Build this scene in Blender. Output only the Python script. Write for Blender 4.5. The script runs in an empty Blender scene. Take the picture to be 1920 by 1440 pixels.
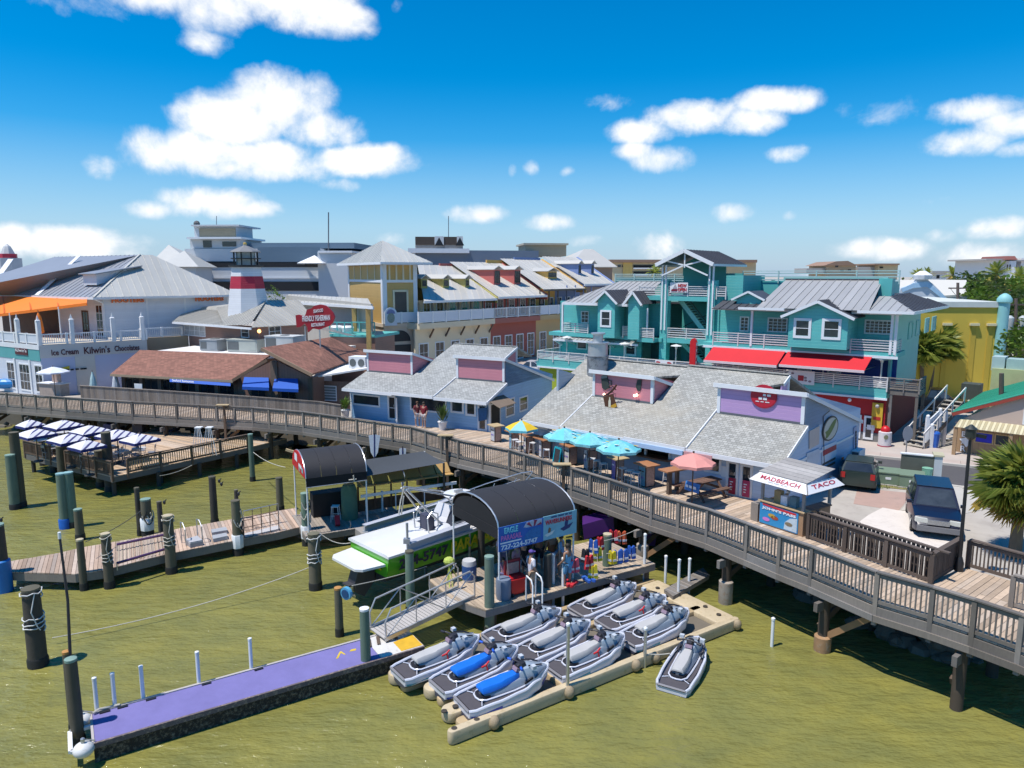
import bpy,math,random
from mathutils import Vector,Matrix,noise as mnoise
random.seed(7)
SC=bpy.context.scene
COL=SC.collection
V3=Vector
RAD=math.radians
CAM_H,FPX,HORIZON=12.3,1360.0,515.0
PITCH=math.atan((720-HORIZON)/FPX)
cd=bpy.data.cameras.new('camera');cam=bpy.data.objects.new('camera',cd);COL.objects.link(cam)
cam.location=(0,0,CAM_H);cam.rotation_euler=(math.pi/2-PITCH,0,0)
cd.sensor_fit='HORIZONTAL';cd.sensor_width=36;cd.lens=36*FPX/1920
cd.clip_start=.1;cd.clip_end=9000
SC.camera=cam
SUN_DIR=V3((-.34,-.17,.92)).normalized()
sd=bpy.data.lights.new('sun','SUN');so=bpy.data.objects.new('sun',sd);COL.objects.link(so)
sd.energy=3.5;sd.angle=RAD(.53);sd.color=(1,.955,.89)
so.rotation_euler=(-SUN_DIR).to_track_quat('-Z','Y').to_euler();so.location=(0,0,60)
SC.view_settings.view_transform='Standard';SC.view_settings.look='None'
SC.view_settings.gamma=1;SC.view_settings.use_curve_mapping=False
SC.view_settings.exposure=.58
SKY_STRENGTH=.15
def px_dir(u,v):
 x=(u-960)/FPX;y=-(v-720)/FPX
 c,s=math.cos(PITCH),math.sin(PITCH)
 return V3((x,c+y*s,y*c-s))
def make_world():
 w=bpy.data.worlds.new('World');SC.world=w;w.use_nodes=True
 nt=w.node_tree;N,L=nt.nodes,nt.links
 N.clear()
 out=N.new('ShaderNodeOutputWorld');bg=N.new('ShaderNodeBackground')
 sky=N.new('ShaderNodeTexSky');sky.sky_type='NISHITA';sky.sun_disc=False
 sky.sun_elevation=math.asin(SUN_DIR.z);sky.sun_rotation=math.atan2(SUN_DIR.x,SUN_DIR.y)
 sky.air_density=1.0;sky.dust_density=.35;sky.ozone_density=2.2;sky.altitude=0
 hs=N.new('ShaderNodeHueSaturation');hs.inputs['Value'].default_value=.66
 L.new(sky.outputs[0],hs.inputs['Color'])
 tc=N.new('ShaderNodeTexCoord');sep=N.new('ShaderNodeSeparateXYZ');L.new(tc.outputs['Generated'],sep.inputs[0])
 def math_(op,a,b=None,c=None,clamp=False):
  n=N.new('ShaderNodeMath');n.operation=op;n.use_clamp=clamp
  for i,q in enumerate((a,b,c)):
   if q is None:continue
   if isinstance(q,(int,float)):n.inputs[i].default_value=q
   else:L.new(q,n.inputs[i])
  return n.outputs[0]
 az=math_('ARCTAN2',sep.outputs['X'],sep.outputs['Y']);el=math_('ARCSINE',sep.outputs['Z'])
 st=N.new('ShaderNodeMapRange');L.new(el,st.inputs['Value']);st.inputs['From Min'].default_value=.02;st.inputs['From Max'].default_value=.42;st.inputs['To Min'].default_value=1.75;st.inputs['To Max'].default_value=2.0;L.new(st.outputs[0],hs.inputs['Saturation'])
 cb=N.new('ShaderNodeCombineXYZ');L.new(az,cb.inputs[0]);L.new(el,cb.inputs[1])
 def noise(scale,detail,rough,dist=0,stretch=(1,1,1)):
  m=N.new('ShaderNodeMapping');m.inputs['Scale'].default_value=stretch;L.new(tc.outputs['Generated'],m.inputs[0])
  n=N.new('ShaderNodeTexNoise');n.inputs['Scale'].default_value=scale;n.inputs['Detail'].default_value=detail
  n.inputs['Roughness'].default_value=rough;n.inputs['Distortion'].default_value=dist
  L.new(m.outputs[0],n.inputs['Vector']);return n
 blobs=[(540,-5,130,60,1),(400,10,90,55,1),(300,-15,150,45,1),(620,30,80,50,.95),(385,75,50,25,.6),(160,10,80,25,.45),(545,190,95,62,1.05),(430,230,100,50,1.05),(600,240,70,50,1.0),(360,285,110,45,1),(520,300,120,40,1),(650,300,120,30,1.0),(300,290,60,28,.8),(420,315,110,22,.8),(190,312,28,20,.42),(638,347,34,12,.4),(390,380,95,30,1),(285,392,50,18,.75),(480,392,55,18,.75),(120,455,150,32,.95),(30,450,70,30,.9),(235,470,50,18,.6),(895,402,62,20,.95),(1028,418,52,17,.8),(1100,452,40,14,.6),(1235,462,44,24,.6),(735,447,26,14,.4),(1300,222,100,32,.95),(1215,245,60,25,.85),(1400,225,70,28,.85),(1480,188,80,24,.8),(1425,195,50,26,.8),(1250,295,60,24,.62),(1200,282,36,18,.55),(1650,215,70,28,.5),(1700,205,36,26,.5),(1480,288,40,14,.5),(1830,205,100,26,.72),(1800,268,90,26,.8),(1890,230,70,30,.7),(1905,280,40,14,.5),(1590,205,30,20,.36),(1372,400,44,20,.85),(1480,406,14,10,.4),(1643,467,105,24,1.0),(1760,445,34,14,.45),(1870,430,70,20,.6),(1850,480,100,26,.7),(1750,375,30,10,.3),(1150,190,40,14,.34),(995,315,14,14,.4),(962,318,8,12,.35),(1065,322,12,8,.3),(748,18,14,22,.4),(1560,510,60,12,.5)]
 mx=None
 for(u,v,a,b,wt)in blobs:
  d=px_dir(u,v).normalized();ca,ce=math.atan2(d.x,d.y),math.asin(d.z)
  da=px_dir(u+a,v).normalized();db=px_dir(u,v-b).normalized()
  ra=abs(math.atan2(da.x,da.y)-ca);rb=abs(math.asin(db.z)-ce)
  s1=N.new('ShaderNodeVectorMath');s1 .operation='SUBTRACT';L.new(cb.outputs[0],s1 .inputs[0]);s1 .inputs[1].default_value=(ca,ce,0)
  s2=N.new('ShaderNodeVectorMath');s2 .operation='MULTIPLY';L.new(s1 .outputs[0],s2 .inputs[0]);s2 .inputs[1].default_value=(.8/ra,.8/rb,0)
  s3=N.new('ShaderNodeVectorMath');s3 .operation='DOT_PRODUCT';L.new(s2 .outputs[0],s3 .inputs[0]);L.new(s2 .outputs[0],s3 .inputs[1])
  q=math_('MULTIPLY_ADD',s3 .outputs['Value'],-wt,wt)
  mx=q if mx is None else math_('SMOOTH_MAX',mx,q,.12)
 n1=noise(9,9,.60,.3);n2=noise(30,6,.6,.2)
 nn=math_('MULTIPLY_ADD',n1 .outputs[0],2.3,-1.15);nn2=math_('MULTIPLY_ADD',n2 .outputs[0],.9,-.45)
 dens=math_('ADD',math_('ADD',mx,nn),nn2)
 mr=N.new('ShaderNodeMapRange');mr.interpolation_type='SMOOTHSTEP'
 mr.inputs['From Min'].default_value=.02;mr.inputs['From Max'].default_value=.95
 L.new(dens,mr.inputs['Value'])
 sh=noise(14,7,.55,.2);up=math_('MULTIPLY_ADD',sh.outputs[0],.55,.62)
 ramp=N.new('ShaderNodeMixRGB');ramp.inputs[1].default_value=(3.1,3.6,4.2,1);ramp.inputs[2].default_value=(5.0,5.0,5.0,1)
 L.new(math_('MULTIPLY',up,math_('MULTIPLY_ADD',mr.outputs[0],.6,.45),clamp=True),ramp.inputs[0])
 hz=N.new('ShaderNodeMapRange');hz.interpolation_type='SMOOTHSTEP';L.new(el,hz.inputs['Value'])
 hz.inputs['From Min'].default_value=-.02;hz.inputs['From Max'].default_value=.26;hz.inputs['To Min'].default_value=.72;hz.inputs['To Max'].default_value=0
 mh=N.new('ShaderNodeMixRGB');L.new(hz.outputs[0],mh.inputs[0]);L.new(hs.outputs[0],mh.inputs[1]);mh.inputs[2].default_value=(1.3,2.35,3.9,1)
 mix=N.new('ShaderNodeMixRGB');L.new(mr.outputs[0],mix.inputs[0]);L.new(mh.outputs[0],mix.inputs[1]);L.new(ramp.outputs[0],mix.inputs[2])
 L.new(mix.outputs[0],bg.inputs['Color']);bg.inputs['Strength'].default_value=SKY_STRENGTH
 L.new(bg.outputs[0],out.inputs['Surface'])
make_world()
def at(u,v,z):
 d=px_dir(u,v);t=(z-CAM_H)/d.z
 return V3((d.x*t,d.y*t,z))
def aY(u,v,Y):
 d=px_dir(u,v);t=Y/d.y
 return V3((d.x*t,Y,CAM_H+d.z*t))
def px(P):
 x,y,z=P[0],P[1],P[2]-CAM_H
 c,s=math.cos(PITCH),math.sin(PITCH)
 fw=y*c-z*s;up=y*s+z*c
 return 960+FPX*x/fw,720-FPX*up/fw
class Fr:
 """a vertical reference plane: s along it, w into the building, z up"""
 def __init__(self,P,ang):
  a=RAD(ang);self.P=V3((P[0],P[1],0));self.d=V3((math.cos(a),math.sin(a),0));self.b=V3((-self.d.y,self.d.x,0));self.ang=a
 def __call__(self,s,w,z):return self.P+self.d*s+self.b*w+V3((0,0,z))
 def px(self,u,v,w=0):
  r=px_dir(u,v);P=self.P+self.b*w
  t=(P.x*self.b.x+P.y*self.b.y)/(r.x*self.b.x+r.y*self.b.y)
  X,Y=r.x*t,r.y*t
  return(X-P.x)*self.d.x+(Y-P.y)*self.d.y,CAM_H+r.z*t
 def sw(self,u,v,z):
  p=at(u,v,z)-self.P
  return p.x*self.d.x+p.y*self.d.y,p.x*self.b.x+p.y*self.b.y
UPV=V3((0,0,1))
class MB:
 def __init__(self):self.v=[];self.f=[]
 def add(self,vs,fs):
  o=len(self.v);self.v+=[tuple(q)for q in vs];self.f+=[tuple(i+o for i in f)for f in fs];return self
 def poly(self,pts):return self.add(pts,[tuple(range(len(pts)))])
 def hex(self,c,ex,ey,ez):
  c,ex,ey,ez=V3(c),V3(ex),V3(ey),V3(ez)
  vs=[c+ex*a+ey*b+ez*d for d in(-1,1)for(a,b)in((-1,-1),(1,-1),(1,1),(-1,1))]
  return self.add(vs,[(3,2,1,0),(4,5,6,7),(0,1,5,4),(1,2,6,5),(2,3,7,6),(3,0,4,7)])
 def box(self,x0,x1,y0,y1,z0,z1):
  return self.hex(((x0+x1)/2,(y0+y1)/2,(z0+z1)/2),((x1-x0)/2,0,0),(0,(y1-y0)/2,0),(0,0,(z1-z0)/2))
 def fbox(self,fr,s0,s1,w0,w1,z0,z1):
  return self.hex(fr((s0+s1)/2,(w0+w1)/2,(z0+z1)/2),fr.d*((s1-s0)/2),fr.b*((w1-w0)/2),UPV*((z1-z0)/2))
 def bar(self,a,b,w,h,up=UPV):
  a,b=V3(a),V3(b);d=b-a
  if d.length<1e-6:return self
  dn=d.normalized();sd=dn.cross(V3(up))
  if sd.length<1e-4:sd=dn.cross(V3((1,0,0)))
  sd.normalize();u2=sd.cross(dn)
  return self.hex((a+b)/2,d/2,sd*(w/2),u2*(h/2))
 def tube(self,pts,r,n=6,caps=True):
  pts=[V3(p)for p in pts];rings=[];m=len(pts)
  rs=r if isinstance(r,(list,tuple))else[r]*m
  ref=None
  for i,p in enumerate(pts):
   t=(pts[min(i+1,m-1)]-pts[max(i-1,0)]).normalized()
   if ref is None:
    ref=t.cross(V3((.13,.31,.94)));
    if ref.length<.1:ref=t.cross(V3((1,0,0)))
   ref=(ref-t*ref.dot(t)).normalized();bn=t.cross(ref)
   rings.append([p+(ref*math.cos(2*math.pi*k/n)+bn*math.sin(2*math.pi*k/n))*rs[i]for k in range(n)])
  vs=[q for ri in rings for q in ri];fs=[]
  for i in range(m-1):
   for k in range(n):
    k2=(k+1)%n;fs.append((i*n+k,i*n+k2,(i+1)*n+k2,(i+1)*n+k))
  if caps:fs+=[tuple(range(n-1,-1,-1)),tuple((m-1)*n+k for k in range(n))]
  return self.add(vs,fs)
 def cone(self,a,b,r0,r1,n=12):return self.tube([a,b],[r0,r1],n)
 def prism(self,pts,vec):
  pts=[V3(p)for p in pts];vec=V3(vec);n=len(pts)
  vs=pts+[p+vec for p in pts]
  fs=[tuple(range(n-1,-1,-1)),tuple(range(n,2*n))]+[(i,(i+1)%n,n+(i+1)%n,n+i)for i in range(n)]
  return self.add(vs,fs)
 def slab(self,pts,th):
  n=newell(pts)
  if n.z<0:n=-n
  return self.prism(pts,-n*th)
 def lathe(self,prof,c,n=16,ax=None):
  c=V3(c);vs=[];fs=[]
  for(r,z)in prof:
   for k in range(n):
    a=2*math.pi*k/n;vs.append(c+V3((r*math.cos(a),r*math.sin(a),z)))
  for i in range(len(prof)-1):
   for k in range(n):
    k2=(k+1)%n;fs.append((i*n+k,i*n+k2,(i+1)*n+k2,(i+1)*n+k))
  fs+=[tuple(range(n-1,-1,-1)),tuple((len(prof)-1)*n+k for k in range(n))]
  return self.add(vs,fs)
 def ball(self,c,r,n=10,m=6):
  c=V3(c);r=V3(r)if isinstance(r,(tuple,list,V3))else V3((r,r,r));vs=[c-V3((0,0,r.z))];fs=[]
  for i in range(1,m):
   t=math.pi*i/m
   for k in range(n):
    a=2*math.pi*k/n
    vs.append(c+V3((r.x*math.sin(t)*math.cos(a),r.y*math.sin(t)*math.sin(a),-r.z*math.cos(t))))
  vs.append(c+V3((0,0,r.z)));top=len(vs)-1
  for k in range(n):
   k2=(k+1)%n;fs.append((0,1+k2,1+k));fs.append((top,1+(m-2)*n+k,1+(m-2)*n+k2))
   for i in range(m-2):
    a=1+i*n;fs.append((a+k,a+k2,a+n+k2,a+n+k))
  return self.add(vs,fs)
 def grid(self,fn,nu,nv):
  vs=[fn(i/nu,j/nv)for j in range(nv+1)for i in range(nu+1)]
  return self.add(vs,[(j*(nu+1)+i,j*(nu+1)+i+1,(j+1)*(nu+1)+i+1,(j+1)*(nu+1)+i)for j in range(nv)for i in range(nu)])
 def loft(self,secs,closed=True,caps=True):
  n=len(secs[0]);vs=[q for s in secs for q in s];fs=[]
  for i in range(len(secs)-1):
   for k in range(n if closed else n-1):
    k2=(k+1)%n;fs.append((i*n+k,i*n+k2,(i+1)*n+k2,(i+1)*n+k))
  if caps:fs+=[tuple(range(n-1,-1,-1)),tuple((len(secs)-1)*n+k for k in range(n))]
  return self.add(vs,fs)
 def mesh(self,name,mat=None,smooth=False):
  me=bpy.data.meshes.new(name);me.from_pydata(self.v,[],self.f)
  if mat:me.materials.append(mat)
  if smooth:
   me.polygons.foreach_set('use_smooth',[True]*len(me.polygons))
   if smooth!='all':
    try:me.set_sharp_from_angle(angle=RAD(38))
    except Exception:pass
  me.update();return me
 def build(self,name,mat,parent=None,smooth=False):
  return link(name,self.mesh(name,mat,smooth),parent)
def newell(pts):
 n=V3((0,0,0));k=len(pts)
 for i in range(k):
  a,b=V3(pts[i]),V3(pts[(i+1)%k]);n+=a.cross(b)
 return n.normalized()
def link(name,me,parent=None):
 o=bpy.data.objects.new(name,me);COL.objects.link(o)
 if parent is not None:adopt(o,parent)
 return o
WLOC={}
KIDS={}
def adopt(o,parent):
 o.parent=parent
 o.matrix_parent_inverse=Matrix.Translation(-V3(WLOC.get(parent.name,(0,0,0))))
 KIDS.setdefault(parent.name,[]).append(o)
def thing(name,label,cat,loc=(0,0,0),group=None):
 o=bpy.data.objects.new(name,None);COL.objects.link(o);o.location=loc;o.empty_display_size=.2
 WLOC[o.name]=tuple(loc)
 return tag(o,label,cat,group)
def tag(o,label,cat,group=None):
 o['label']=label;o['category']=cat
 if group:o['group']=group
 return o
def struct(o):o['kind']='structure';return o
def stuff(o):o['kind']='stuff';return o
def dup(root,loc,rotz=0,label=None,group=None,scale=None):
 def cp(o,par):
  c=o.copy();COL.objects.link(c)
  if par is not None:c.parent=par
  for k in KIDS.get(o.name,()):cp(k,c)
  return c
 r=cp(root,None);r.location=loc;r.rotation_euler=(0,0,rotz)
 if scale:r.scale=(scale,)*3
 if label:r['label']=label
 if group:r['group']=group
 return r
MATS={}
def srgb(r,g,b):
 return tuple(((c/255)/12.92 if c/255<=.04045 else((c/255+.055)/1.055)**2.4)for c in(r,g,b))
class NT:
 def __init__(self,name):
  m=bpy.data.materials.new(name);m.use_nodes=True;self.m=m;self.t=m.node_tree;self.N=self.t.nodes;self.L=self.t.links
  self.b=self.N['Principled BSDF']
 def n(self,typ,**kw):
  x=self.N.new('ShaderNode'+typ)
  for k,v in kw.items():setattr(x,k,v)
  return x
 def math(self,op,a,b=None,c=None,clamp=False):
  n=self.n('Math',operation=op,use_clamp=clamp)
  for i,q in enumerate((a,b,c)):
   if q is None:continue
   if isinstance(q,(int,float)):n.inputs[i].default_value=q
   else:self.L.new(q,n.inputs[i])
  return n.outputs[0]
 def pos(self):return self.n('NewGeometry').outputs['Position']
 def obj(self):return self.n('TexCoord').outputs['Object']
 def noise(self,vec,scale,detail=4,rough=.55,stretch=None):
  if stretch:
   mp=self.n('Mapping');mp.inputs['Scale'].default_value=stretch;self.L.new(vec,mp.inputs[0]);vec=mp.outputs[0]
  x=self.n('TexNoise');x.inputs['Scale'].default_value=scale;x.inputs['Detail'].default_value=detail;x.inputs['Roughness'].default_value=rough
  self.L.new(vec,x.inputs['Vector']);return x.outputs[0]
 def mix(self,fac,a,b,mode='MIX'):
  x=self.n('MixRGB',blend_type=mode)
  for i,q in enumerate((fac,a,b)):
   if isinstance(q,(int,float)):x.inputs[i].default_value=q
   elif isinstance(q,tuple):x.inputs[i].default_value=(*q[:3],1)
   else:self.L.new(q,x.inputs[i])
  return x.outputs[0]
 def scale(self,col,f):
  x=self.n('VectorMath',operation='SCALE')
  if isinstance(col,tuple):x.inputs[0].default_value=col[:3]
  else:self.L.new(col,x.inputs[0])
  self.L.new(f,x.inputs['Scale']);return x.outputs[0]
 def rnd(self):
  o=self.n('ObjectInfo').outputs['Random'];g=self.n('NewGeometry').outputs['Random Per Island']
  return self.math('FRACT',self.math('ADD',o,g))
 def bump(self,h,strength,dist=.02,normal=None):
  x=self.n('Bump');x.inputs['Strength'].default_value=strength;x.inputs['Distance'].default_value=dist
  self.L.new(h,x.inputs['Height'])
  if normal is not None:self.L.new(normal,x.inputs['Normal'])
  return x.outputs[0]
 def done(self,col=None,rough=None,nrm=None,metal=None):
  for k,q in(('Base Color',col),('Roughness',rough),('Metallic',metal)):
   if q is None:continue
   if isinstance(q,(int,float)):self.b.inputs[k].default_value=q
   elif isinstance(q,tuple):self.b.inputs[k].default_value=(*q[:3],1)
   else:self.L.new(q,self.b.inputs[k])
  if nrm is not None:self.L.new(nrm,self.b.inputs['Normal'])
  return self.m
def M(name,col,rough=.6,var=.14,sc=1.6,bump=0,bsc=30,metal=0,rnd=0,wear=0,wearcol=(.35,.33,.3),stretch=None,coat=0):
 """plain procedural surface: tinted noise, optional wear, relief and per-piece variation"""
 if name in MATS:return MATS[name]
 t=NT(name);p=t.obj()if False else t.pos()
 n=t.noise(p,sc,5,.6,stretch)
 f=t.math('MULTIPLY_ADD',n,2*var,1-var)
 if rnd:f=t.math('MULTIPLY',f,t.math('MULTIPLY_ADD',t.rnd(),2*rnd,1-rnd))
 c=t.scale(col,f)
 if wear:
  wn=t.noise(p,sc*2.3,8,.7);wf=t.n('MapRange');t.L.new(wn,wf.inputs[0]);wf.inputs[1].default_value=.62-wear*.3;wf.inputs[2].default_value=.78-wear*.2
  c=t.mix(wf.outputs[0],c,wearcol)
 nrm=None
 if bump:nrm=t.bump(t.noise(p,bsc,4,.6,stretch),bump)
 t.b.inputs['Coat Weight'].default_value=coat
 MATS[name]=t.done(c,rough,nrm,metal);return MATS[name]
def siding(name,col,pitch=.17,var=.08,dirt=.25,vertical=None,rough=.55,groove=.75):
 if name in MATS:return MATS[name]
 t=NT(name);p=t.pos();sp=t.n('SeparateXYZ');t.L.new(p,sp.inputs[0])
 if vertical is None:h=sp.outputs['Z']
 else:
  dv=t.n('VectorMath',operation='DOT_PRODUCT');t.L.new(p,dv.inputs[0]);dv.inputs[1].default_value=(math.cos(RAD(vertical)),math.sin(RAD(vertical)),0);h=dv.outputs['Value']
 q=t.math('MULTIPLY',h,1/pitch);fr=t.math('FRACT',q);bd=t.math('FLOOR',q)
 wn=t.n('TexWhiteNoise',noise_dimensions='1D');t.L.new(bd,wn.inputs['W'])
 line=t.n('MapRange');t.L.new(fr,line.inputs[0]);line.inputs[1].default_value=0;line.inputs[2].default_value=.13;line.inputs[3].default_value=groove;line.inputs[4].default_value=1
 f=t.math('MULTIPLY',line.outputs[0],t.math('MULTIPLY_ADD',wn.outputs['Value'],.07,.965))
 f=t.math('MULTIPLY',f,t.math('MULTIPLY_ADD',t.noise(p,.9,6,.65),2*var,1-var))
 st=t.noise(p,2.2,6,.7,(1,1,.18));stf=t.n('MapRange');t.L.new(st,stf.inputs[0]);stf.inputs[1].default_value=.55;stf.inputs[2].default_value=.85;stf.inputs[3].default_value=0;stf.inputs[4].default_value=dirt
 c=t.mix(stf.outputs[0],t.scale(col,f),tuple(k*.6 for k in col))
 MATS[name]=t.done(c,rough,t.bump(fr,.55,.02));return MATS[name]
def shingles(name,col,ang,pitch=.2,w=.28,var=.35,blot=None):
 """asphalt shingle courses running along a bearing, rows stepped with height"""
 if name in MATS:return MATS[name]
 t=NT(name);p=t.pos();sp=t.n('SeparateXYZ');t.L.new(p,sp.inputs[0])
 a=RAD(ang)
 dv=t.n('VectorMath',operation='DOT_PRODUCT');t.L.new(p,dv.inputs[0]);dv.inputs[1].default_value=(math.cos(a),math.sin(a),0)
 dw=t.n('VectorMath',operation='DOT_PRODUCT');t.L.new(p,dw.inputs[0]);dw.inputs[1].default_value=(-math.sin(a),math.cos(a),.15)
 cb=t.n('CombineXYZ');t.L.new(dv.outputs['Value'],cb.inputs[0]);t.L.new(dw.outputs['Value'],cb.inputs[1])
 br=t.n('TexBrick');t.L.new(cb.outputs[0],br.inputs['Vector']);br.inputs['Scale'].default_value=1;br.inputs['Brick Width'].default_value=w;br.inputs['Row Height'].default_value=pitch
 br.inputs['Mortar Size'].default_value=.012;br.inputs['Mortar Smooth'].default_value=.3;br.inputs['Bias'].default_value=0
 lo=tuple(k*(1-var)for k in col);hi=tuple(k*(1+var)for k in col)
 br.inputs['Color1'].default_value=(*lo,1);br.inputs['Color2'].default_value=(*hi,1);br.inputs['Mortar'].default_value=(*tuple(k*.45 for k in col),1)
 f=t.math('MULTIPLY_ADD',t.noise(p,1.1,6,.65),.5,.75);g=t.math('MULTIPLY_ADD',t.noise(p,26,3,.6),.5,.75)
 c=t.scale(br.outputs['Color'],t.math('MULTIPLY',f,g))
 if blot:
  bn=t.noise(p,.35,4,.6);bf=t.n('MapRange');t.L.new(bn,bf.inputs[0]);bf.inputs[1].default_value=.45;bf.inputs[2].default_value=.7;bf.inputs[4].default_value=.55
  c=t.mix(bf.outputs[0],c,blot)
 MATS[name]=t.done(c,.92,t.bump(br.outputs['Fac'],-.5,.02));return MATS[name]
def wood(name,col,grain=None,rnd=.28,rough=.8,grey=None,sc=1.5):
 """weathered timber; each board takes its own tone"""
 if name in MATS:return MATS[name]
 t=NT(name);p=t.pos();r=t.rnd()
 n=t.noise(p,sc,6,.65);g=t.noise(p,22,4,.7,grain or(1,1,.15))
 f=t.math('MULTIPLY',t.math('MULTIPLY_ADD',n,.5,.75),t.math('MULTIPLY_ADD',g,.5,.75))
 f=t.math('MULTIPLY',f,t.math('MULTIPLY_ADD',r,2*rnd,1-rnd))
 c=t.scale(col,f)
 if grey:
  k=t.n('MapRange');t.L.new(t.math('FRACT',t.math('MULTIPLY',r,7.3)),k.inputs[0]);k.inputs[1].default_value=.45;k.inputs[2].default_value=1;k.inputs[4].default_value=.7
  c=t.mix(k.outputs[0],c,t.scale(grey,f))
 MATS[name]=t.done(c,rough,t.bump(g,.3,.01));return MATS[name]
def metal_roof(name,col,rough=.42,var=.12):
 if name in MATS:return MATS[name]
 t=NT(name);p=t.pos()
 f=t.math('MULTIPLY',t.math('MULTIPLY_ADD',t.noise(p,.6,6,.65),2*var,1-var),t.math('MULTIPLY_ADD',t.rnd(),.14,.93))
 st=t.noise(p,3,6,.7);sf=t.n('MapRange');t.L.new(st,sf.inputs[0]);sf.inputs[1].default_value=.58;sf.inputs[2].default_value=.85;sf.inputs[4].default_value=.35
 c=t.mix(sf.outputs[0],t.scale(col,f),tuple(k*.62 for k in col))
 MATS[name]=t.done(c,rough,None,.15);return MATS[name]
def glass(name,col=(.02,.028,.035),rough=.06):
 if name in MATS:return MATS[name]
 t=NT(name);p=t.pos()
 f=t.math('MULTIPLY_ADD',t.noise(p,1.7,4,.6),1.6,.2)
 f=t.math('MULTIPLY',f,t.math('MULTIPLY_ADD',t.rnd(),.9,.55))
 t.b.inputs['Specular IOR Level'].default_value=.8
 MATS[name]=t.done(t.scale(col,f),rough);return MATS[name]
def M_emit(name,col,s):
 if name in MATS:return MATS[name]
 t=NT(name);t.b.inputs['Emission Color'].default_value=(*col,1);t.b.inputs['Emission Strength'].default_value=s
 MATS[name]=t.done(col,.5);return MATS[name]
def leafm(name,col,col2,rough=.45,trans=.25):
 if name in MATS:return MATS[name]
 t=NT(name);p=t.pos();r=t.rnd()
 n=t.noise(p,.9,4,.6)
 c=t.mix(t.math('MULTIPLY_ADD',r,.6,t.math('MULTIPLY_ADD',n,.8,-.25),clamp=True),col,col2)
 t.b.inputs['Subsurface Weight'].default_value=0
 tr=t.n('BsdfTranslucent');t.L.new(c,tr.inputs[0]);mx=t.n('MixShader');mx.inputs[0].default_value=trans
 out=t.N['Material Output'];t.L.new(t.b.outputs[0],mx.inputs[1]);t.L.new(tr.outputs[0],mx.inputs[2]);t.L.new(mx.outputs[0],out.inputs[0])
 MATS[name]=t.done(c,rough);return MATS[name]
WHITE=M('white_paint',(.78,.78,.77),.5,.06,2)
TRIM=M('trim_white',(.74,.75,.76),.5,.07,2)
BLACK=M('black_paint',(.018,.018,.02),.45,.2,4)
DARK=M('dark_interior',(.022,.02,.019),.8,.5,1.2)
GLASS=glass('window_glass')
STEEL=M('galvanised_steel',(.52,.53,.54),.35,.15,5,metal=.75)
PVC=M('white_pvc',(.76,.77,.76),.4,.1,3)
GREYW=wood('grey_timber',(.19,.165,.14),None,.3,.85,(.17,.165,.16))
BROWNW=wood('brown_timber',(.13,.085,.055),None,.3,.85,(.12,.1,.085))
PILE=wood('piling_timber',(.115,.105,.068),(1,1,.1),.3,.85,(.1,.085,.06))
PILEG=wood('green_piling',(.13,.19,.14),(1,1,.1),.2,.8,(.15,.17,.12))
DECK=wood('deck_boards',(.44,.33,.235),(.3,.3,1),.26,.82,(.42,.35,.285))
ROPE=M('rope',(.5,.47,.4),.9,.25,9,.4,60)
RED=M('red_paint',(.55,.012,.016),.4,.08,2)
YEL=M('yellow_paint',(.75,.48,.03),.5,.12,3)
BLUE=M('blue_paint',(.02,.12,.5),.45,.1,3)
CONC=M('concrete',(.40,.37,.33),.85,.2,.7,.2,25,wear=.35,wearcol=(.28,.26,.23))
def clip(poly,a,c,keep_ge):
 """2D polygon against a*p >= c (or <=)"""
 out=[];n=len(poly)
 f=(lambda q:a[0]*q[0]+a[1]*q[1]-c)if keep_ge else(lambda q:c-a[0]*q[0]-a[1]*q[1])
 for i in range(n):
  p,q=poly[i],poly[(i+1)%n];fp,fq=f(p),f(q)
  if fp>=0:out.append(p)
  if(fp>=0)!=(fq>=0):
   t=fp/(fp-fq);out.append((p[0]+(q[0]-p[0])*t,p[1]+(q[1]-p[1])*t))
 return out
def strips(pts,along,width,gap=.012):
 """cut a planar polygon into boards running along a direction -> list of 3D polygons"""
 pts=[V3(p)for p in pts];n=newell(pts)
 if n.z<0:n=-n
 e1=V3(along);e1=(e1-n*e1 .dot(n)).normalized();e2=n.cross(e1);o=pts[0]
 p2=[((p-o).dot(e1),(p-o).dot(e2))for p in pts]
 lo=min(q[1]for q in p2);hi=max(q[1]for q in p2);k=max(1,round((hi-lo)/width));w=(hi-lo)/k;res=[]
 for i in range(k):
  a=lo+i*w+gap/2;b=lo+(i+1)*w-gap/2
  q=clip(clip(p2,(0,1),a,True),(0,1),b,False)
  if len(q)>=3:res.append([o+e1*x+e2*y for x,y in q])
 return res,n,e1,e2
def pieces(polys,th,name,mat,parent,limit=300,jit=0,offset=0):
 """each board an object of its own, nearest first; the rest joined as stuff"""
 items=[]
 for pl in polys:
  n=newell(pl)
  if n.z<0:n=-n
  j=n*(offset+random.uniform(-jit,jit))if(jit or offset)else V3((0,0,0))
  c=sum(pl,V3((0,0,0)))/len(pl);items.append((c.y,[p+j for p in pl],n))
 items.sort(key=lambda q:q[0]);rest=MB()
 for i,(_,pl,n)in enumerate(items):
  if i<limit:MB().prism(pl,-n*th).build(name,mat,parent)
  else:rest.prism(pl,-n*th)
 if rest.v:stuff(rest.build(name,mat,parent))
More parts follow.
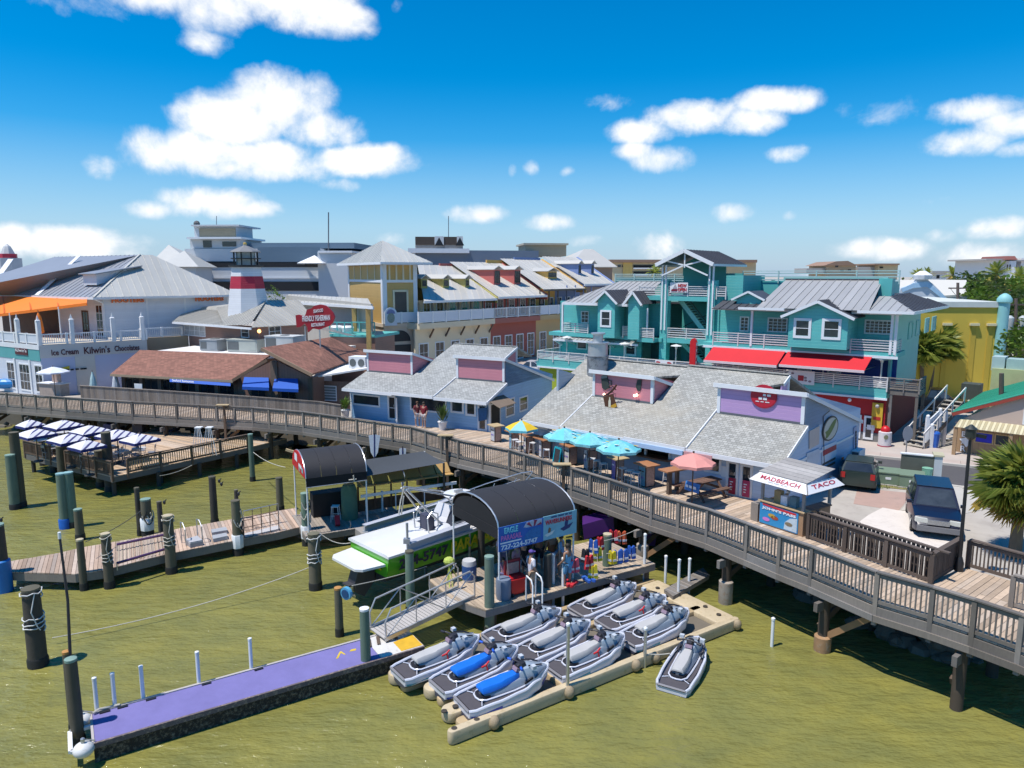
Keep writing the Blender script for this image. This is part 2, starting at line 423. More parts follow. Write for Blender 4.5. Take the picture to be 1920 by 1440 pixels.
def seam_roof(poly,down,mat,parent,width=.42,th=.04,rib=.045,name='roof_panel',off=.02):
 """standing seam metal: every panel its own piece with one raised seam"""
 st,n,e1,e2=strips(poly,down,width,.004)
 for pl in st:
  m=MB();q=[p+n*off for p in pl];m.prism(q,-n*th)
  vals=[(p.dot(e2),p.dot(e1))for p in q];lo=min(v[0]for v in vals)
  ed=[p for p in q if p.dot(e2)<lo+.006]
  if len(ed)>=2:
   a=min(ed,key=lambda p:p.dot(e1));b=max(ed,key=lambda p:p.dot(e1))
   if(b-a).length>.15:m.hex((a+b)/2+n*rib/2,(b-a)/2,e2*.018,n*rib/2)
  m.build(name,mat,parent)
def window(fr,w,s0,s1,z0,z1,parent,fmat=TRIM,pmat=None,nx=2,nz=2,fw=.09,name='window',proud=.05,panes=True):
 pmat=pmat or GLASS;m=MB();a,b=w-proud,w+.02
 m.fbox(fr,s0,s0+fw,a,b,z0,z1).fbox(fr,s1-fw,s1,a,b,z0,z1)
 m.fbox(fr,s0+fw,s1-fw,a,b,z0,z0+fw).fbox(fr,s0+fw,s1-fw,a,b,z1-fw,z1)
 t=.018
 for i in range(1,nx):
  c=s0+fw+(s1-s0-2*fw)*i/nx;m.fbox(fr,c-t,c+t,a+.012,b,z0+fw,z1-fw)
 for j in range(1,nz):
  c=z0+fw+(z1-z0-2*fw)*j/nz;m.fbox(fr,s0+fw,s1-fw,a+.016,b-.003,c-t,c+t)
 o=m.build(name,fmat,parent)
 if panes:
  dx=(s1-s0-2*fw)/nx;dz=(z1-z0-2*fw)/nz
  for i in range(nx):
   for j in range(nz):
    MB().fbox(fr,s0+fw+dx*i+t,s0+fw+dx*(i+1)-t,w-.015,w+.01,z0+fw+dz*j+t,z0+fw+dz*(j+1)-t).build('pane',pmat,o)
 else:MB().fbox(fr,s0+fw,s1-fw,w-.015,w+.01,z0+fw,z1-fw).build('pane',pmat,o)
 return o
def winpx(fr,w,u0,v0,u1,v1,parent,**kw):
 """window from its top-left and bottom-right corner in the photograph"""
 sa,za=fr.px(u0,v0,w);sb,zb=fr.px(u1,v1,w)
 return window(fr,w,min(sa,sb),max(sa,sb),min(za,zb),max(za,zb),parent,**kw)
FONTC={}
def text(s,o,xd,yd,wid,hei,mat,parent,name='lettering',th=.02,bold=.0,shear=0):
 """raised lettering fitted into a wid x hei box whose lower left corner is o"""
 cu=bpy.data.curves.new('lettering','FONT');cu.body=s;cu.resolution_u=2;cu.offset=bold;cu.shear=shear;cu.align_x='LEFT'
 cu.space_line=.95
 ob=bpy.data.objects.new('lettering',cu);COL.objects.link(ob)
 dg=bpy.context.evaluated_depsgraph_get();dg.update()
 me0=bpy.data.meshes.new_from_object(ob.evaluated_get(dg));bpy.data.objects.remove(ob);bpy.data.curves.remove(cu)
 vs=[v.co.copy()for v in me0 .vertices];fs=[tuple(p.vertices)for p in me0 .polygons];bpy.data.meshes.remove(me0)
 if not vs:return None
 x0,x1=min(v.x for v in vs),max(v.x for v in vs);y0,y1=min(v.y for v in vs),max(v.y for v in vs)
 o,xd,yd=V3(o),V3(xd).normalized(),V3(yd).normalized();n=xd.cross(yd);m=MB()
 P=[o+xd*((v.x-x0)/max(x1-x0,1e-6)*wid)+yd*((v.y-y0)/max(y1-y0,1e-6)*hei)+n*th for v in vs]
 m.add(P,fs)
 from collections import Counter
 ec=Counter()
 for f in fs:
  for i in range(len(f)):ec[tuple(sorted((f[i],f[(i+1)%len(f)])))]+=1
 for(a,b),c in ec.items():
  if c==1:m.add([P[a],P[b],P[b]-n*th,P[a]-n*th],[(0,1,2,3)])
 return m.build(name,mat,parent)
def ftext(fr,w,s,s0,z0,wid,hei,mat,parent,**kw):return text(s,fr(s0,w,z0),fr.d,UPV,wid,hei,mat,parent,**kw)
def ellipse(o,xd,yd,a,b,n=24):return[V3(o)+V3(xd)*(a*math.cos(2*math.pi*k/n))+V3(yd)*(b*math.sin(2*math.pi*k/n))for k in range(n)]
#  WATER, GROUND, ROAD
GZ,DZ=2.1,2.42
def water_mat():
 t=NT('green_water');p=t.pos()
 big=t.noise(p,.07,4,.6,(1,1.6,1));mid=t.noise(p,.55,5,.6,(1,1.4,1))
 f=t.math('ADD',t.math('MULTIPLY_ADD',big,.6,.70),t.math('MULTIPLY_ADD',mid,.5,-.25))
 c=t.mix(t.math('MULTIPLY_ADD',mid,1.4,-.2,clamp=True),(.180,.185,.062),(.235,.205,.044))
 c=t.scale(c,f)
 w1=t.noise(p,1.15,3,.55,(1,2.1,1));w2=t.noise(p,4.2,4,.6,(1,1.9,1));w3=t.noise(p,.28,2,.5)
 h=t.math('ADD',t.math('MULTIPLY',w1,1.0),t.math('ADD',t.math('MULTIPLY',w2,.28),t.math('MULTIPLY',w3,1.4)))
 t.b.inputs['IOR'].default_value=1.33;t.b.inputs['Specular IOR Level'].default_value=.5
 return t.done(c,.09,t.bump(h,.62,.30))
struct(MB().poly([(-3500,-400,0),(3500,-400,0),(3500,3500,0),(-3500,3500,0)]).build('water',water_mat()))
O_PX=[(-60,757),(15,762),(125,771),(250,780),(375,787),(475,792),(570,801),(670,816),(772,832),(860,859),(956,880),(1015,900),(1073,918),(1144,942),(1222,971),(1326,1003),(1400,1033),(1461,1058),(1521,1081),(1642,1133),(1745,1164),(1823,1190),(1911,1222),(2010,1262)]
OUT=[at(u,v,DZ)for u,v in O_PX]
IN_PX=[(-60,742),(20,744),(152,750),(280,757),(400,767),(500,775),(600,782),(657,785),(790,800),(880,806),(935,813),(985,822)]
INN=[at(u,v,DZ)for u,v in IN_PX]
B2C=V3((11.4,29.92,0));B2=Fr(B2C,-42.5)
INN+=[B2(-12.6,.2,DZ),B2(-9.5,.2,DZ),B2(-7,.2,DZ),B2(-4.6,.2,DZ),B2(-2.5,.2,DZ),B2(0,.2,DZ)]
RAIL_IN=[at(1515,1010,DZ),at(1745,1094,DZ),at(1797,1062,DZ),at(1935,1100,DZ)]
INN+=[RAIL_IN[0],V3(RAIL_IN[0])*.5+V3(RAIL_IN[1])*.5,RAIL_IN[1],RAIL_IN[2],RAIL_IN[3],at(2080,1150,DZ)]
ground_m=M('concrete_ground',(.42,.38,.33),.9,.2,.5,.25,18,wear=.45,wearcol=(.33,.29,.25))
sea=[at(-60,745,GZ)+V3((-120,30,0)),INN[0]+V3((-4,1.3,0)),INN[3]+V3((0,1.2,0)),INN[7]+V3((.8,.8,0)),B2(-13,1.2,0),B2(-6,1.0,0),B2(0,1.0,0),RAIL_IN[0]+V3((.3,.3,0)),RAIL_IN[1]+V3((.5,.4,0)),RAIL_IN[2]+V3((.5,.3,0)),RAIL_IN[3]+V3((.4,.5,0)),V3((60,2,0)),V3((3200,2,0))]
sea=[V3((p.x,p.y,GZ))for p in sea]
gm=MB();gm.poly(sea+[V3((3200,3200,GZ)),V3((-3200,3200,GZ)),V3((-3200,200,GZ))])
struct(gm.build('ground',ground_m))
wallm=MB()
for a,b in zip(sea,sea[1:]):wallm.prism([a,b,V3((b.x,b.y,-1.5)),V3((a.x,a.y,-1.5))],V3((.0,.35,0)))
struct(wallm.build('seawall',M('seawall_concrete',(.16,.14,.11),.9,.35,.8,.5,6)))
rk=[]
for i in range(190):
 j=random.randrange(len(sea)-3);t=random.random();p=sea[j].lerp(sea[j+1],t)
 rk.append(V3((p.x+random.uniform(-.3,.2),p.y-random.uniform(.1,1.6),random.uniform(-.1,.55))))
m=MB()
for p in rk:
 r=random.uniform(.2,.5);m2=MB().ball(p,(r*random.uniform(.8,1.4),r,r*.7),7,4)
 m.add([V3(q)+V3((random.uniform(-.06,.06),random.uniform(-.06,.06),random.uniform(-.05,.05)))for q in m2 .v],m2 .f)
stuff(m.build('riprap_boulders',M('riprap_stone',(.15,.135,.11),.9,.4,1.5,.4,9)))
asph=M('asphalt',(.085,.08,.082),.88,.16,.7,.25,70,wear=.2,wearcol=(.12,.115,.11))
RN=Fr(at(1640,893,GZ),-28.5)
def sheet(name,pts,mat,dz):return struct(MB().poly([V3((p[0],p[1],GZ+dz))for p in pts]).build(name,mat))
rd_w=RN.sw(1700,868,GZ)[1]
sheet('road',[RN(-9,0,0),RN(70,0,0),RN(70,4.2,0),RN(-9,4.2,0)],asph,.008)
brickp=M('brick_paver',(.38,.25,.2),.9,.2,.8,.2,14,wear=.3,wearcol=(.3,.22,.19))
pm=MB()
for k in range(60):pm.fbox(RN,-9+k*1.3,-9+k*1.3+1.285,4.38,5.2,GZ-.3,GZ+.125)
pv=struct(MB().fbox(RN,-9,69,5.2,8.0,GZ-.3,GZ+.12).build('pavement',M('pavement_concrete',(.44,.38,.33),.9,.2,.9,.2,14)))
for k in range(26):MB().fbox(RN,-9+k*1.3,-9+k*1.3+1.285,4.38,5.19,GZ-.3,GZ+.125).build('paving_slab',M('paving_slab',(.44,.36,.31),.9,.2,.9,.2,14,rnd=.1),pv)
kb=struct(MB().fbox(RN,-9,70,4.2,4.37,GZ-.3,GZ+.13).fbox(RN,-9,70,-.22,-.02,GZ-.3,GZ+.05).build('kerb',M('kerb_concrete',(.5,.46,.4),.85,.12,2)))
struct(MB().fbox(RN,-6.6,-1.2,4.19,4.374,GZ+.08,GZ+.136).build('kerb_paint',M('kerb_yellow',(.62,.42,.05),.7,.25,4)))
sheet('paver_court',[at(*q,GZ)for q in((1608,915),(1712,925),(1685,958),(1600,945))],M('pink_paver',(.40,.27,.22),.9,.15,1.1,.25,12,wear=.3,wearcol=(.33,.24,.2)),.006)
sheet('sand_patch',[at(*q,GZ)for q in((1655,952),(1682,957),(1730,962),(1770,968),(1800,990),(1792,1022),(1745,1040),(1690,1015),(1620,990),(1612,978),(1628,966))],M('pale_sand',(.62,.56,.5),.95,.12,1.3,.3,20,wear=.3,wearcol=(.52,.46,.41)),.01)
sheet('apron',[at(*q,GZ)for q in((1715,922),(1770,905),(1860,925),(1900,945),(1800,965),(1740,960),(1690,957))],M('apron_concrete',(.46,.43,.38),.9,.15,1,.2,20),.012)
sheet('planting_strip',[at(*q,GZ)for q in((1618,908),(1650,897),(1730,905),(1722,921),(1660,915))],M('dry_grass',(.22,.19,.07),.95,.4,3,.5,30),.02)
gt=MB()
for i in range(260):
 u=random.uniform(1625,1722);p=at(u,random.uniform(900,917),GZ+.02);h=random.uniform(.05,.14);a=random.uniform(0,3.14)
 q=V3((math.cos(a)*.02,math.sin(a)*.02,0));gt.add([p-q,p+q,p+V3((random.uniform(-.05,.05),random.uniform(-.05,.05),h))],[(0,1,2)])
stuff(gt.build('grass',M('grass_blade',(.16,.2,.05),.8,.4,4)))
sheet('far_street',[at(*q,GZ)for q in((930,668),(1010,654),(1040,680),(1030,700),(900,740),(860,730))],M('plaza_paver',(.40,.32,.26),.9,.15,.5,.2,10),.01)
#  BOARDWALK
bw=MB()
under=MB();planks=[]
n=len(OUT)
def cum(L):
 d=[0]
 for a,b in zip(L,L[1:]):d.append(d[-1]+(V3(b)-V3(a)).length)
 return d
def along(L,d,t):
 for i in range(len(L)-1):
  if t<=d[i+1]or i==len(L)-2:
   k=(t-d[i])/max(d[i+1]-d[i],1e-6);return V3(L[i]).lerp(V3(L[i+1]),k)
dO=cum(OUT)
def inner_hit(p,nrm):
 best=None
 for a,b in zip(INN,INN[1:]):
  r=b-a;det=nrm.x*-r.y+nrm.y*r.x
  if abs(det)<1e-6:continue
  q=a-p;t=(q.x*-r.y+q.y*r.x)/det;k=(nrm.x*q.y-nrm.y*q.x)/det
  if-.001<=k<=1.001 and.3<t<11 and(best is None or t<best):best=t
 return best
def nrm_at(t):
 a=along(OUT,dO,max(0,t-2.2));b=along(OUT,dO,min(dO[-1],t+2.2));d=(b-a).normalized();return V3((-d.y,d.x,0))
W=.185;t=.1;rows=[]
while t<dO[-1]:
 p=along(OUT,dO,t);nn=nrm_at(t);h=inner_hit(p,nn)or(rows[-1][1]if rows else 5)
 rows.append((t,h,p,nn));t+=W
base=struct(MB().add(*(lambda R:([q for r in R for q in(r[2]-UPV*.09,r[2]+r[3]*r[1]-UPV*.09)],[(2*i,2*i+2,2*i+3,2*i+1)for i in range(len(R)-1)]))(rows[::6]+rows[-1:])).build('boardwalk',BROWNW))
pl=[]
for a,b in zip(rows,rows[1:]):
 ha,hb=a[1]+.02,b[1]+.02
 cut=random.choice((None,.45,.62))if max(ha,hb)>5 else None
 g=.03
 def q(r,h,k,s):return r[2]+r[3]*(h*k)+s
 dv=(b[2]-a[2]).normalized()*.006
 segs=[(0,1)]if not cut else[(0,cut-.002),(cut+.002,1)]
 for k0,k1 in segs:
  pl.append([q(a,ha,k0,dv),q(b,hb,k0,-dv),q(b,hb,k1,-dv),q(a,ha,k1,dv)])
pieces(pl,.045,'plank',DECK,base,300,.004)
for i in range(n-1):
 a,b=OUT[i],OUT[i+1];nn=nrm_at((dO[i]+dO[i+1])/2);o=-nn*.05
 m=MB();m.bar(a+o-UPV*.19,b+o-UPV*.19,.05,.27);m.bar(a+o*2.2-UPV*.42,b+o*2.2-UPV*.42,.06,.2);m.build('fascia_board',GREYW,base)
 for k in(1.2,3.0):
  MB().bar(a+nn*k-UPV*.28,b+nn*k-UPV*.28,.1,.3).build('joist_beam',BROWNW,base)
PILED=M('dark_piling',(.07,.052,.036),.85,.35,1.2,.4,12)
COLLAR=M('concrete_collar',(.33,.29,.24),.9,.25,2.5,.4,12,wear=.4,wearcol=(.28,.15,.07))
def under_piling(p,r=.17,collar=0,top=2.1,rust=False):
 o=MB().tube([(p.x,p.y,-1.6),(p.x,p.y,top)],r,10).build('piling',PILED,base,True)
 if collar:
  MB().lathe([(r+.02,-1.5),(r+.09,-1.4),(r+.1,collar-.05),(r+.03,collar)],(p.x,p.y,0),12).build('collar',M('rusty_collar',(.34,.2,.1),.9,.4,2.5,.4,9,wear=.3,wearcol=(.4,.36,.3))if rust else COLLAR,o,True)
 return o
t=2.0;k=0
while t<dO[-1]-1:
 p=along(OUT,dO,t);nn=nrm_at(t);q1=p+nn*.15;q2=p+nn*2.9
 near=q1 .y<33
 under_piling(q1,.17,{0:0,1:1.1,2:.9,3:.55}[k%4]if near else 0,rust=(k%4==3));under_piling(q2,.17)
 MB().bar(V3((q1 .x,q1 .y,1.62))-nn*.5,V3((q2 .x,q2 .y,1.62))+nn*.4,.14,.3).build('cap_beam',GREYW,base)
 dd=(along(OUT,dO,t+.5)-p).normalized()
 MB().bar(V3((q1 .x,q1 .y,.75))-dd*.2,V3((q2 .x,q2 .y,1.9))-dd*.2,.07,.22).build('brace',BROWNW,base)
 if k%2:MB().bar(V3((q1 .x,q1 .y,.45)),V3((q1 .x,q1 .y,1.75))+dd*1.5+nn*.3,.07,.2).build('brace',M('new_brace',(.3,.17,.08),.8,.3,2),base)
 t+=4.15;k+=1
def railing(name,label,pts,zb,mat,group='timber railings',post_step=1.62,pw=.13,drop=.62,h=1.02,inward=0,cap=.17,bstep=.135,limit=300,close_posts=True,bmat=None):
 root=thing(name,label,'railing',tuple(pts[0]),group)
 bal=[]
 for a,b in zip(pts,pts[1:]):
  L=(b-a).length;d=(b-a)/L;k=max(1,round(L/post_step));nrm=V3((-d.y,d.x,0))*inward
  for i in range(k+(1 if close_posts and b is pts[-1]else 0)):
   p=a+d*(L*i/k)+nrm
   MB().hex((p.x,p.y,zb+(h-drop)/2-.02),d*(pw/2),V3((-d.y,d.x,0))*(pw/2),UPV*((h+drop)/2)).build('post',mat,root)
  MB().bar(a+nrm+UPV*(h+.02),b+nrm+UPV*(h+.02),cap,.045).build('top_rail',mat,root)
  for zz in(h-.1,.1):MB().bar(a+nrm+UPV*zz,b+nrm+UPV*zz,.05,.11).build('stringer',mat,root)
  s=bstep
  while s<L-.02:
   bal.append((a+d*s+nrm+UPV*.12,d));s+=bstep
 bal.sort(key=lambda q:q[0].y);rest=MB();me={}
 for i,(p,d)in enumerate(bal):
  nv=V3((-d.y,d.x,0))
  if i<limit:MB().hex((p.x,p.y,zb+h/2+.02),d*.02,nv*.02,UPV*(h/2-.1)).build('baluster',bmat or mat,root)
  else:rest.hex((p.x,p.y,zb+h/2+.02),d*.02,nv*.02,UPV*(h/2-.1))
 if rest.v:stuff(rest.build('baluster',bmat or mat,root))
 return root
railing('boardwalk_railing','long weathered grey timber railing along the water edge of the boardwalk',[p-nrm_at(d)*.02 for p,d in zip(OUT,dO)],DZ,GREYW)
railing('inner_railing','dark timber railing with deep fence between boardwalk and parking court',[RAIL_IN[0],RAIL_IN[1],RAIL_IN[2]],DZ,M('stained_timber',(.10,.075,.06),.8,.25,2,.3,20,rnd=.2),drop=.4,h=1.0,bstep=.12)
railing('end_railing','dark timber railing in front of the near palm, right of the lamp post',[RAIL_IN[2]+V3((.25,-.1,0)),RAIL_IN[3]],DZ,MATS['stained_timber'],drop=.4,h=.98,bstep=.12)
railing('corner_railing','short grey railing stub at the right edge beyond the lamp post',[at(1895,1138,DZ),at(1990,1165,DZ)],DZ,GREYW,drop=.1,h=1.0)
a,b,c=[p+UPV*0 for p in RAIL_IN[:3]]
pf=thing('plank_parapet','sloping topped timber parapet behind the inner railing, lined with small bolts','railing',tuple(a),'timber railings')
off=(b-a).normalized();off=V3((-off.y,off.x,0))*.42
MB().bar(a+off+UPV*1.04,b+off+UPV*1.04+(b-a).normalized()*.3,.14,.05).build('top_rail',MATS['stained_timber'],pf)
L=(b-a).length;d=(b-a)/L
for i in range(int(L/.16)):
 p=a+off+d*(.08+.16*i);MB().hex((p.x,p.y,DZ+.5),d*.055,off.normalized()*.016,UPV*.52).build('plank',MATS['stained_timber'],pf)
L=(c-b).length;d=(c-b)/L
for i in range(int(L/.16)):
 p=b+d*(.08+.16*i);MB().hex((p.x,p.y,DZ+.46),d*.072,V3((-d.y,d.x,0))*.014,UPV*.46).build('plank',MATS['stained_timber'],pf)
MB().bar(a+UPV*.9+off*.5,b+UPV*.9+off*.5,.05,.1).build('stringer',MATS['stained_timber'],pf)
fp=[at(152,749,DZ),at(300,759,DZ),at(470,772,DZ),at(600,783,DZ),at(640,790,DZ)]
fence=thing('plank_fence','solid weathered plank fence in front of the brown seafood restaurant','fence',tuple(fp[0]))
k=0
for a,b in zip(fp,fp[1:]):
 L=(b-a).length;d=(b-a)/L;nn=V3((-d.y,d.x,0));cnt=int(L/.17)
 for i in range(cnt):
  p=a+d*(L*(i+.5)/cnt);MB().hex((p.x,p.y,DZ+.56),d*(L/cnt/2-.008),nn*.014,UPV*.54).build('plank',GREYW,fence)
 MB().bar(a+UPV*1.13,b+UPV*1.13,.14,.05).build('top_rail',GREYW,fence)
 #  SHOPS WITH CLERESTORY ROOFS
def tp(fr,u,v,w):
 s,z=fr.px(u,v,w);return fr(s,w,z)
PINK=siding('pink_siding',(.62,.235,.275),.19)
MAUVE=siding('mauve_siding',(.50,.315,.56),.19)
LBLUE=siding('blue_siding',(.25,.45,.68),.18)
PBLUE=siding('pale_blue_siding',(.44,.57,.74),.18,groove=.86)
SH1=shingles('grey_shingle',(.33,.335,.32),-28.85,.14,.22,.2)
SH2=shingles('grey_tan_shingle',(.33,.325,.295),-42.5,.14,.22,.2,blot=(.36,.32,.25))
class Shop:
 def __init__(s,root,fr,L,ze,sl,ov,wc,ht,rsl,wr,wrid,shm):
  s.r,s.fr,s.L,s.ze,s.sl,s.ov,s.wc,s.ht,s.rsl,s.wr,s.wrid,s.shm=root,fr,L,ze,sl,ov,wc,ht,rsl,wr,wrid,shm
 def zr(s,w):return s.ze+s.sl*(w+s.ov)
 def zc(s,w):return s.zr(s.wc)+s.ht-s.rsl*(w-s.wc)
 def sheet(s,pts,name='roof',th=.13,mat=None):return MB().slab([s.fr(*p)for p in pts],th).build(name,mat or s.shm,s.r)
 def trim(s,a,b,w=.05,h=.17,mat=None):MB().bar(s.fr(*a),s.fr(*b),w,h).build('fascia_trim',mat or TRIM,s.r)
 def clere(s,s0,s1,wallmat,sidemat,right=True):
  zb=s.zr(s.wc);zt=zb+s.ht;f=s.fr
  MB().fbox(f,s0,s1,s.wc,s.wc+.12,zb-.3,zt-.02).build('clerestory_wall',wallmat,s.r)
  for sx in(s0,s1):
   if sx==s1 or True:
    MB().prism([f(sx-.06 if sx==s1 else sx,w,z)for w,z in((s.wc+.125,zb-.3),(s.wc+.125,zt-.02),(s.wr,s.zc(s.wr)-.05),(s.wr,s.zr(s.wc)-.3))],f.d*.06).build('side_wall',sidemat,s.r)
  for sx in(s0,s1-.16):MB().fbox(f,sx,sx+.16,s.wc-.035,s.wc+.1,zb+.02,zt-.04).build('corner_board',TRIM,s.r)
  MB().fbox(f,s0,s1,s.wc-.03,s.wc+.06,zb+.0,zb+.1).build('flashing',M('roof_flashing',(.12,.125,.14),.5,.15),s.r)
  ext=.34
  s.sheet([(s0-.12,s.wc-.16,zt+s.rsl*.16),(s1+.12,s.wc-.16,zt+s.rsl*.16),(s1+.12,s.wr,s.zc(s.wr)),(s0-.12,s.wr,s.zc(s.wr))])
  s.trim((s0-.14,s.wc-.185,zt+s.rsl*.16-.07),(s1+.14,s.wc-.185,zt+s.rsl*.16-.07),.05,.2)
  for sx in(s0-.145,s1+.145):s.trim((sx,s.wc-.16,zt+s.rsl*.16-.08),(sx,s.wr,s.zc(s.wr)-.08))
  s.sheet([(s0-.1,-s.ov,s.zr(-s.ov)),(s1+.16,-s.ov,s.zr(-s.ov)),(s1+.16,s.wc,zb),(s0-.1,s.wc,zb)])
  s.trim((s0-.1,-s.ov-.025,s.zr(-s.ov)-.09),(s1+.18,-s.ov-.025,s.zr(-s.ov)-.09),.05,.2)
  s.trim((s1+.19,-s.ov,s.zr(-s.ov)-.08),(s1+.19,s.wc,zb-.08))
 def plain(s,s0,s1,widen=0,gable=None,lift=.07):
  f=s.fr;L=lift;wm=s.wc+1.5
  pts=[(s0,-s.ov-.05,s.zr(-s.ov-.05)+L),(s1,-s.ov-.05,s.zr(-s.ov-.05)+L),(s1,wm,s.zr(wm)+L)]
  if widen:pts+=[(s1+widen,wm+1.2,s.zr(wm+1.2)+L),(s1+widen,s.wrid,s.zr(s.wrid)+L)]
  else:pts+=[(s1,s.wrid,s.zr(s.wrid)+L)]
  pts+=[(s0,s.wrid,s.zr(s.wrid)+L)]
  s.sheet(pts)
  zt=s.zr(s.wrid)+L;e=s1+widen
  s.sheet([(s0,s.wrid,zt),(e,s.wrid,zt),(e,s.wr+.3,zt-.42*(s.wr-s.wrid)),(s0,s.wr+.3,zt-.42*(s.wr-s.wrid))])
  MB().bar(f(s0,s.wrid,zt+.02),f(e,s.wrid,zt+.02),.3,.04).build('ridge_cap',s.shm,s.r)
  s.trim((s0,-s.ov-.08,s.zr(-s.ov)-.09+L),(s1,-s.ov-.08,s.zr(-s.ov)-.09+L),.05,.2)
  s.trim((s1+.03,-s.ov,s.zr(-s.ov)-.06+L),(s1+.03,wm,s.zr(wm)-.06+L))
  if gable:
   MB().prism([f(e-.15,wm+1.2,s.zc(wm+1.2)-.1),f(e-.15,s.wrid,s.zc(s.wrid)-.1),f(e-.15,s.wrid,zt-.15),f(e-.15,wm+1.2,s.zr(wm+1.2)+L-.12)],f.d*.08).build('gable_wall',gable,s.r)
   s.trim((e+.03,wm+1.2,s.zr(wm+1.2)+L-.08),(e+.03,s.wrid,zt-.08))
   MB().fbox(f,e-.1,e+.02,s.wrid-.14,s.wrid,s.zc(s.wrid)-.1,zt-.1).build('corner_board',TRIM,s.r)
F1=Fr((-1.4,45.2),-28.85)
b1=thing('blue_shop','light blue clapboard shop with two pink clerestory walls and grey shingle roof','shop',(-6.5,50,GZ),'boardwalk shops')
S1=Shop(b1,F1,11.5,4.44,.34,.7,1.91,1.55,.31,9.1,7.05,SH1)
MB().fbox(F1,-11.5,0,0,.14,GZ,S1 .zr(0)-.1).build('front_wall',LBLUE,b1)
MB().fbox(F1,-11.5,0,8.9,9.05,GZ,4.6).build('rear_wall',LBLUE,b1)
for sx in(-11.5,-.14):
 MB().prism([F1(sx,w,z)for w,z in((.145,GZ),(8.9,GZ),(8.9,S1 .zc(8.9)-.12),(1.95,S1 .zc(1.95)-.12),(1.95,S1 .zr(1.95)-.1),(.145,S1 .zr(.145)-.1))],F1 .d*.14).build('side_wall',LBLUE,b1)
S1 .clere(-11.5,-7.4,PINK,PINK);S1 .plain(-7.26,-3.85,2.0,PINK);S1 .clere(-3.75,0,PINK,LBLUE)
for s_ in(-11.5,-.09):MB().fbox(F1,s_,s_+.12,-.03,.1,GZ+.2,S1 .zr(0)-.15).build('corner_board',TRIM,b1)
winpx(F1,0,661,737,713,764,b1,nx=1,nz=1,fw=.1);winpx(F1,0,769,741,838,776,b1,nx=1,nz=1,fw=.1)
winpx(F1,0,845,746,870,776,b1,nx=1,nz=1,fw=.12);winpx(F1,0,873,750,893,781,b1,nx=1,nz=1,fw=.12)
def door(fr,w,u0,v0,u1,zb,parent,fmat=TRIM,pmat=None,name='door',ht=None,nz=2,nx=1):
 sa,za=fr.px(u0,v0,w);sb,_=fr.px(u1,v0,w);s0,s1=min(sa,sb),max(sa,sb);z1=za
 o=window(fr,w,s0,s1,zb,z1,parent,fmat=fmat,pmat=pmat,nx=nx,nz=nz,fw=.12,name=name)
 MB().tube([fr(s1-.16,w-.09,zb+.95),fr(s1-.16,w-.09,zb+1.1)],.015,6).build('handle',STEEL,o)
 return o
o=door(F1,0,727,741,743,DZ,b1,pmat=DARK,name='doorway')
fo=Fr(F1(F1 .px(743,780,0)[0],-.02,0),-75)
window(fo,0,0,.72,DZ,4.1,b1,nx=1,nz=1,fw=.13,name='open_door')
door(F1,0,896,757,913,DZ,b1,nz=1)
G1=Fr(F1(0,0,0),61.15)
winpx(G1,0,947,749,964,778,b1,nx=1,nz=2,fw=.1);winpx(G1,0,973,745,989,768,b1,nx=1,nz=2,fw=.1)
s0,_=G1 .px(917,780);s1,_=G1 .px(938,780);window(G1,0,s0,s1,DZ,4.2,b1,pmat=DARK,nx=1,nz=1,fw=.08,name='doorway')
MB().slab([G1(s0-.3,-.02,4.55),G1(s1+.4,-.02,4.55),G1(s1+.4,-.95,4.1),G1(s0-.3,-.95,4.1)],.03).build('awning',M('canvas_brown',(.2,.15,.11),.9,.2,3),b1)
b2=thing('corner_shop','long grey shingle roofed bar and shop with pink and mauve clerestory walls','shop',(5,38,GZ),'boardwalk shops')
S2=Shop(b2,B2,14.2,4.5,.48,.35,2.38,1.41,.3,10.2,5.8,SH2);S2 .ze-=.48*.27
WALL2=siding('grey_blue_siding',(.38,.46,.56),.18)
zt0=S2 .zr(.4)-.1
MB().fbox(B2,-14.2,-9.6,.4,.54,GZ,zt0).build('front_wall',WALL2,b2)
MB().fbox(B2,-9.6,-5.5,.4,.54,GZ,3.45).fbox(B2,-9.6,-5.5,.4,.54,4.42,zt0).build('bar_front',M('bar_blue',(.13,.25,.4),.6,.15,3),b2)
MB().fbox(B2,-9.6,-5.5,1.9,2.0,2.4,4.4).build('back_bar',M('back_bar_dark',(.04,.03,.026),.8,.4,3),b2)
MB().fbox(B2,-9.7,-5.4,.05,.75,3.45,3.53).build('bar_counter',M('bar_top',(.13,.06,.035),.45,.2,3),b2)
bt=random.Random(3)
for i in range(26):
 s_=-9.4+i*.15;c=bt.choice([(.3,.12,.02),(.05,.2,.05),(.5,.4,.2),(.45,.46,.48),(.3,.02,.02)])
 MB().lathe([(.035,0),(.035,.17),(.013,.23),(.013,.29)],B2(s_,1.78,3.45+.0),7).build('bottle',M('bottle_glass_%d'%int(c[0]*100),c,.15),b2)
MB().fbox(B2,-9.5,-5.6,1.65,1.9,3.38,3.45).build('shelf',BROWNW,b2)
for s_ in(-9.6,-8.25,-6.9,-5.55):MB().fbox(B2,s_-.05,s_+.05,.36,.48,3.53,4.45).build('post',TRIM,b2)
MB().fbox(B2,-5.5,0,.4,.54,GZ,zt0).build('front_wall',PBLUE,b2)
prof=[(.545,GZ),(10.1,GZ),(10.1,S2 .zc(10.1)-.12),(2.42,S2 .zc(2.42)-.12),(2.42,S2 .zr(2.42)-.1),(.545,S2 .zr(.545)-.1)]
for sx,mt in((-14.2,WALL2),(-.14,PBLUE)):MB().prism([B2(sx,w,z)for w,z in prof],B2 .d*.14).build('side_wall',mt,b2)
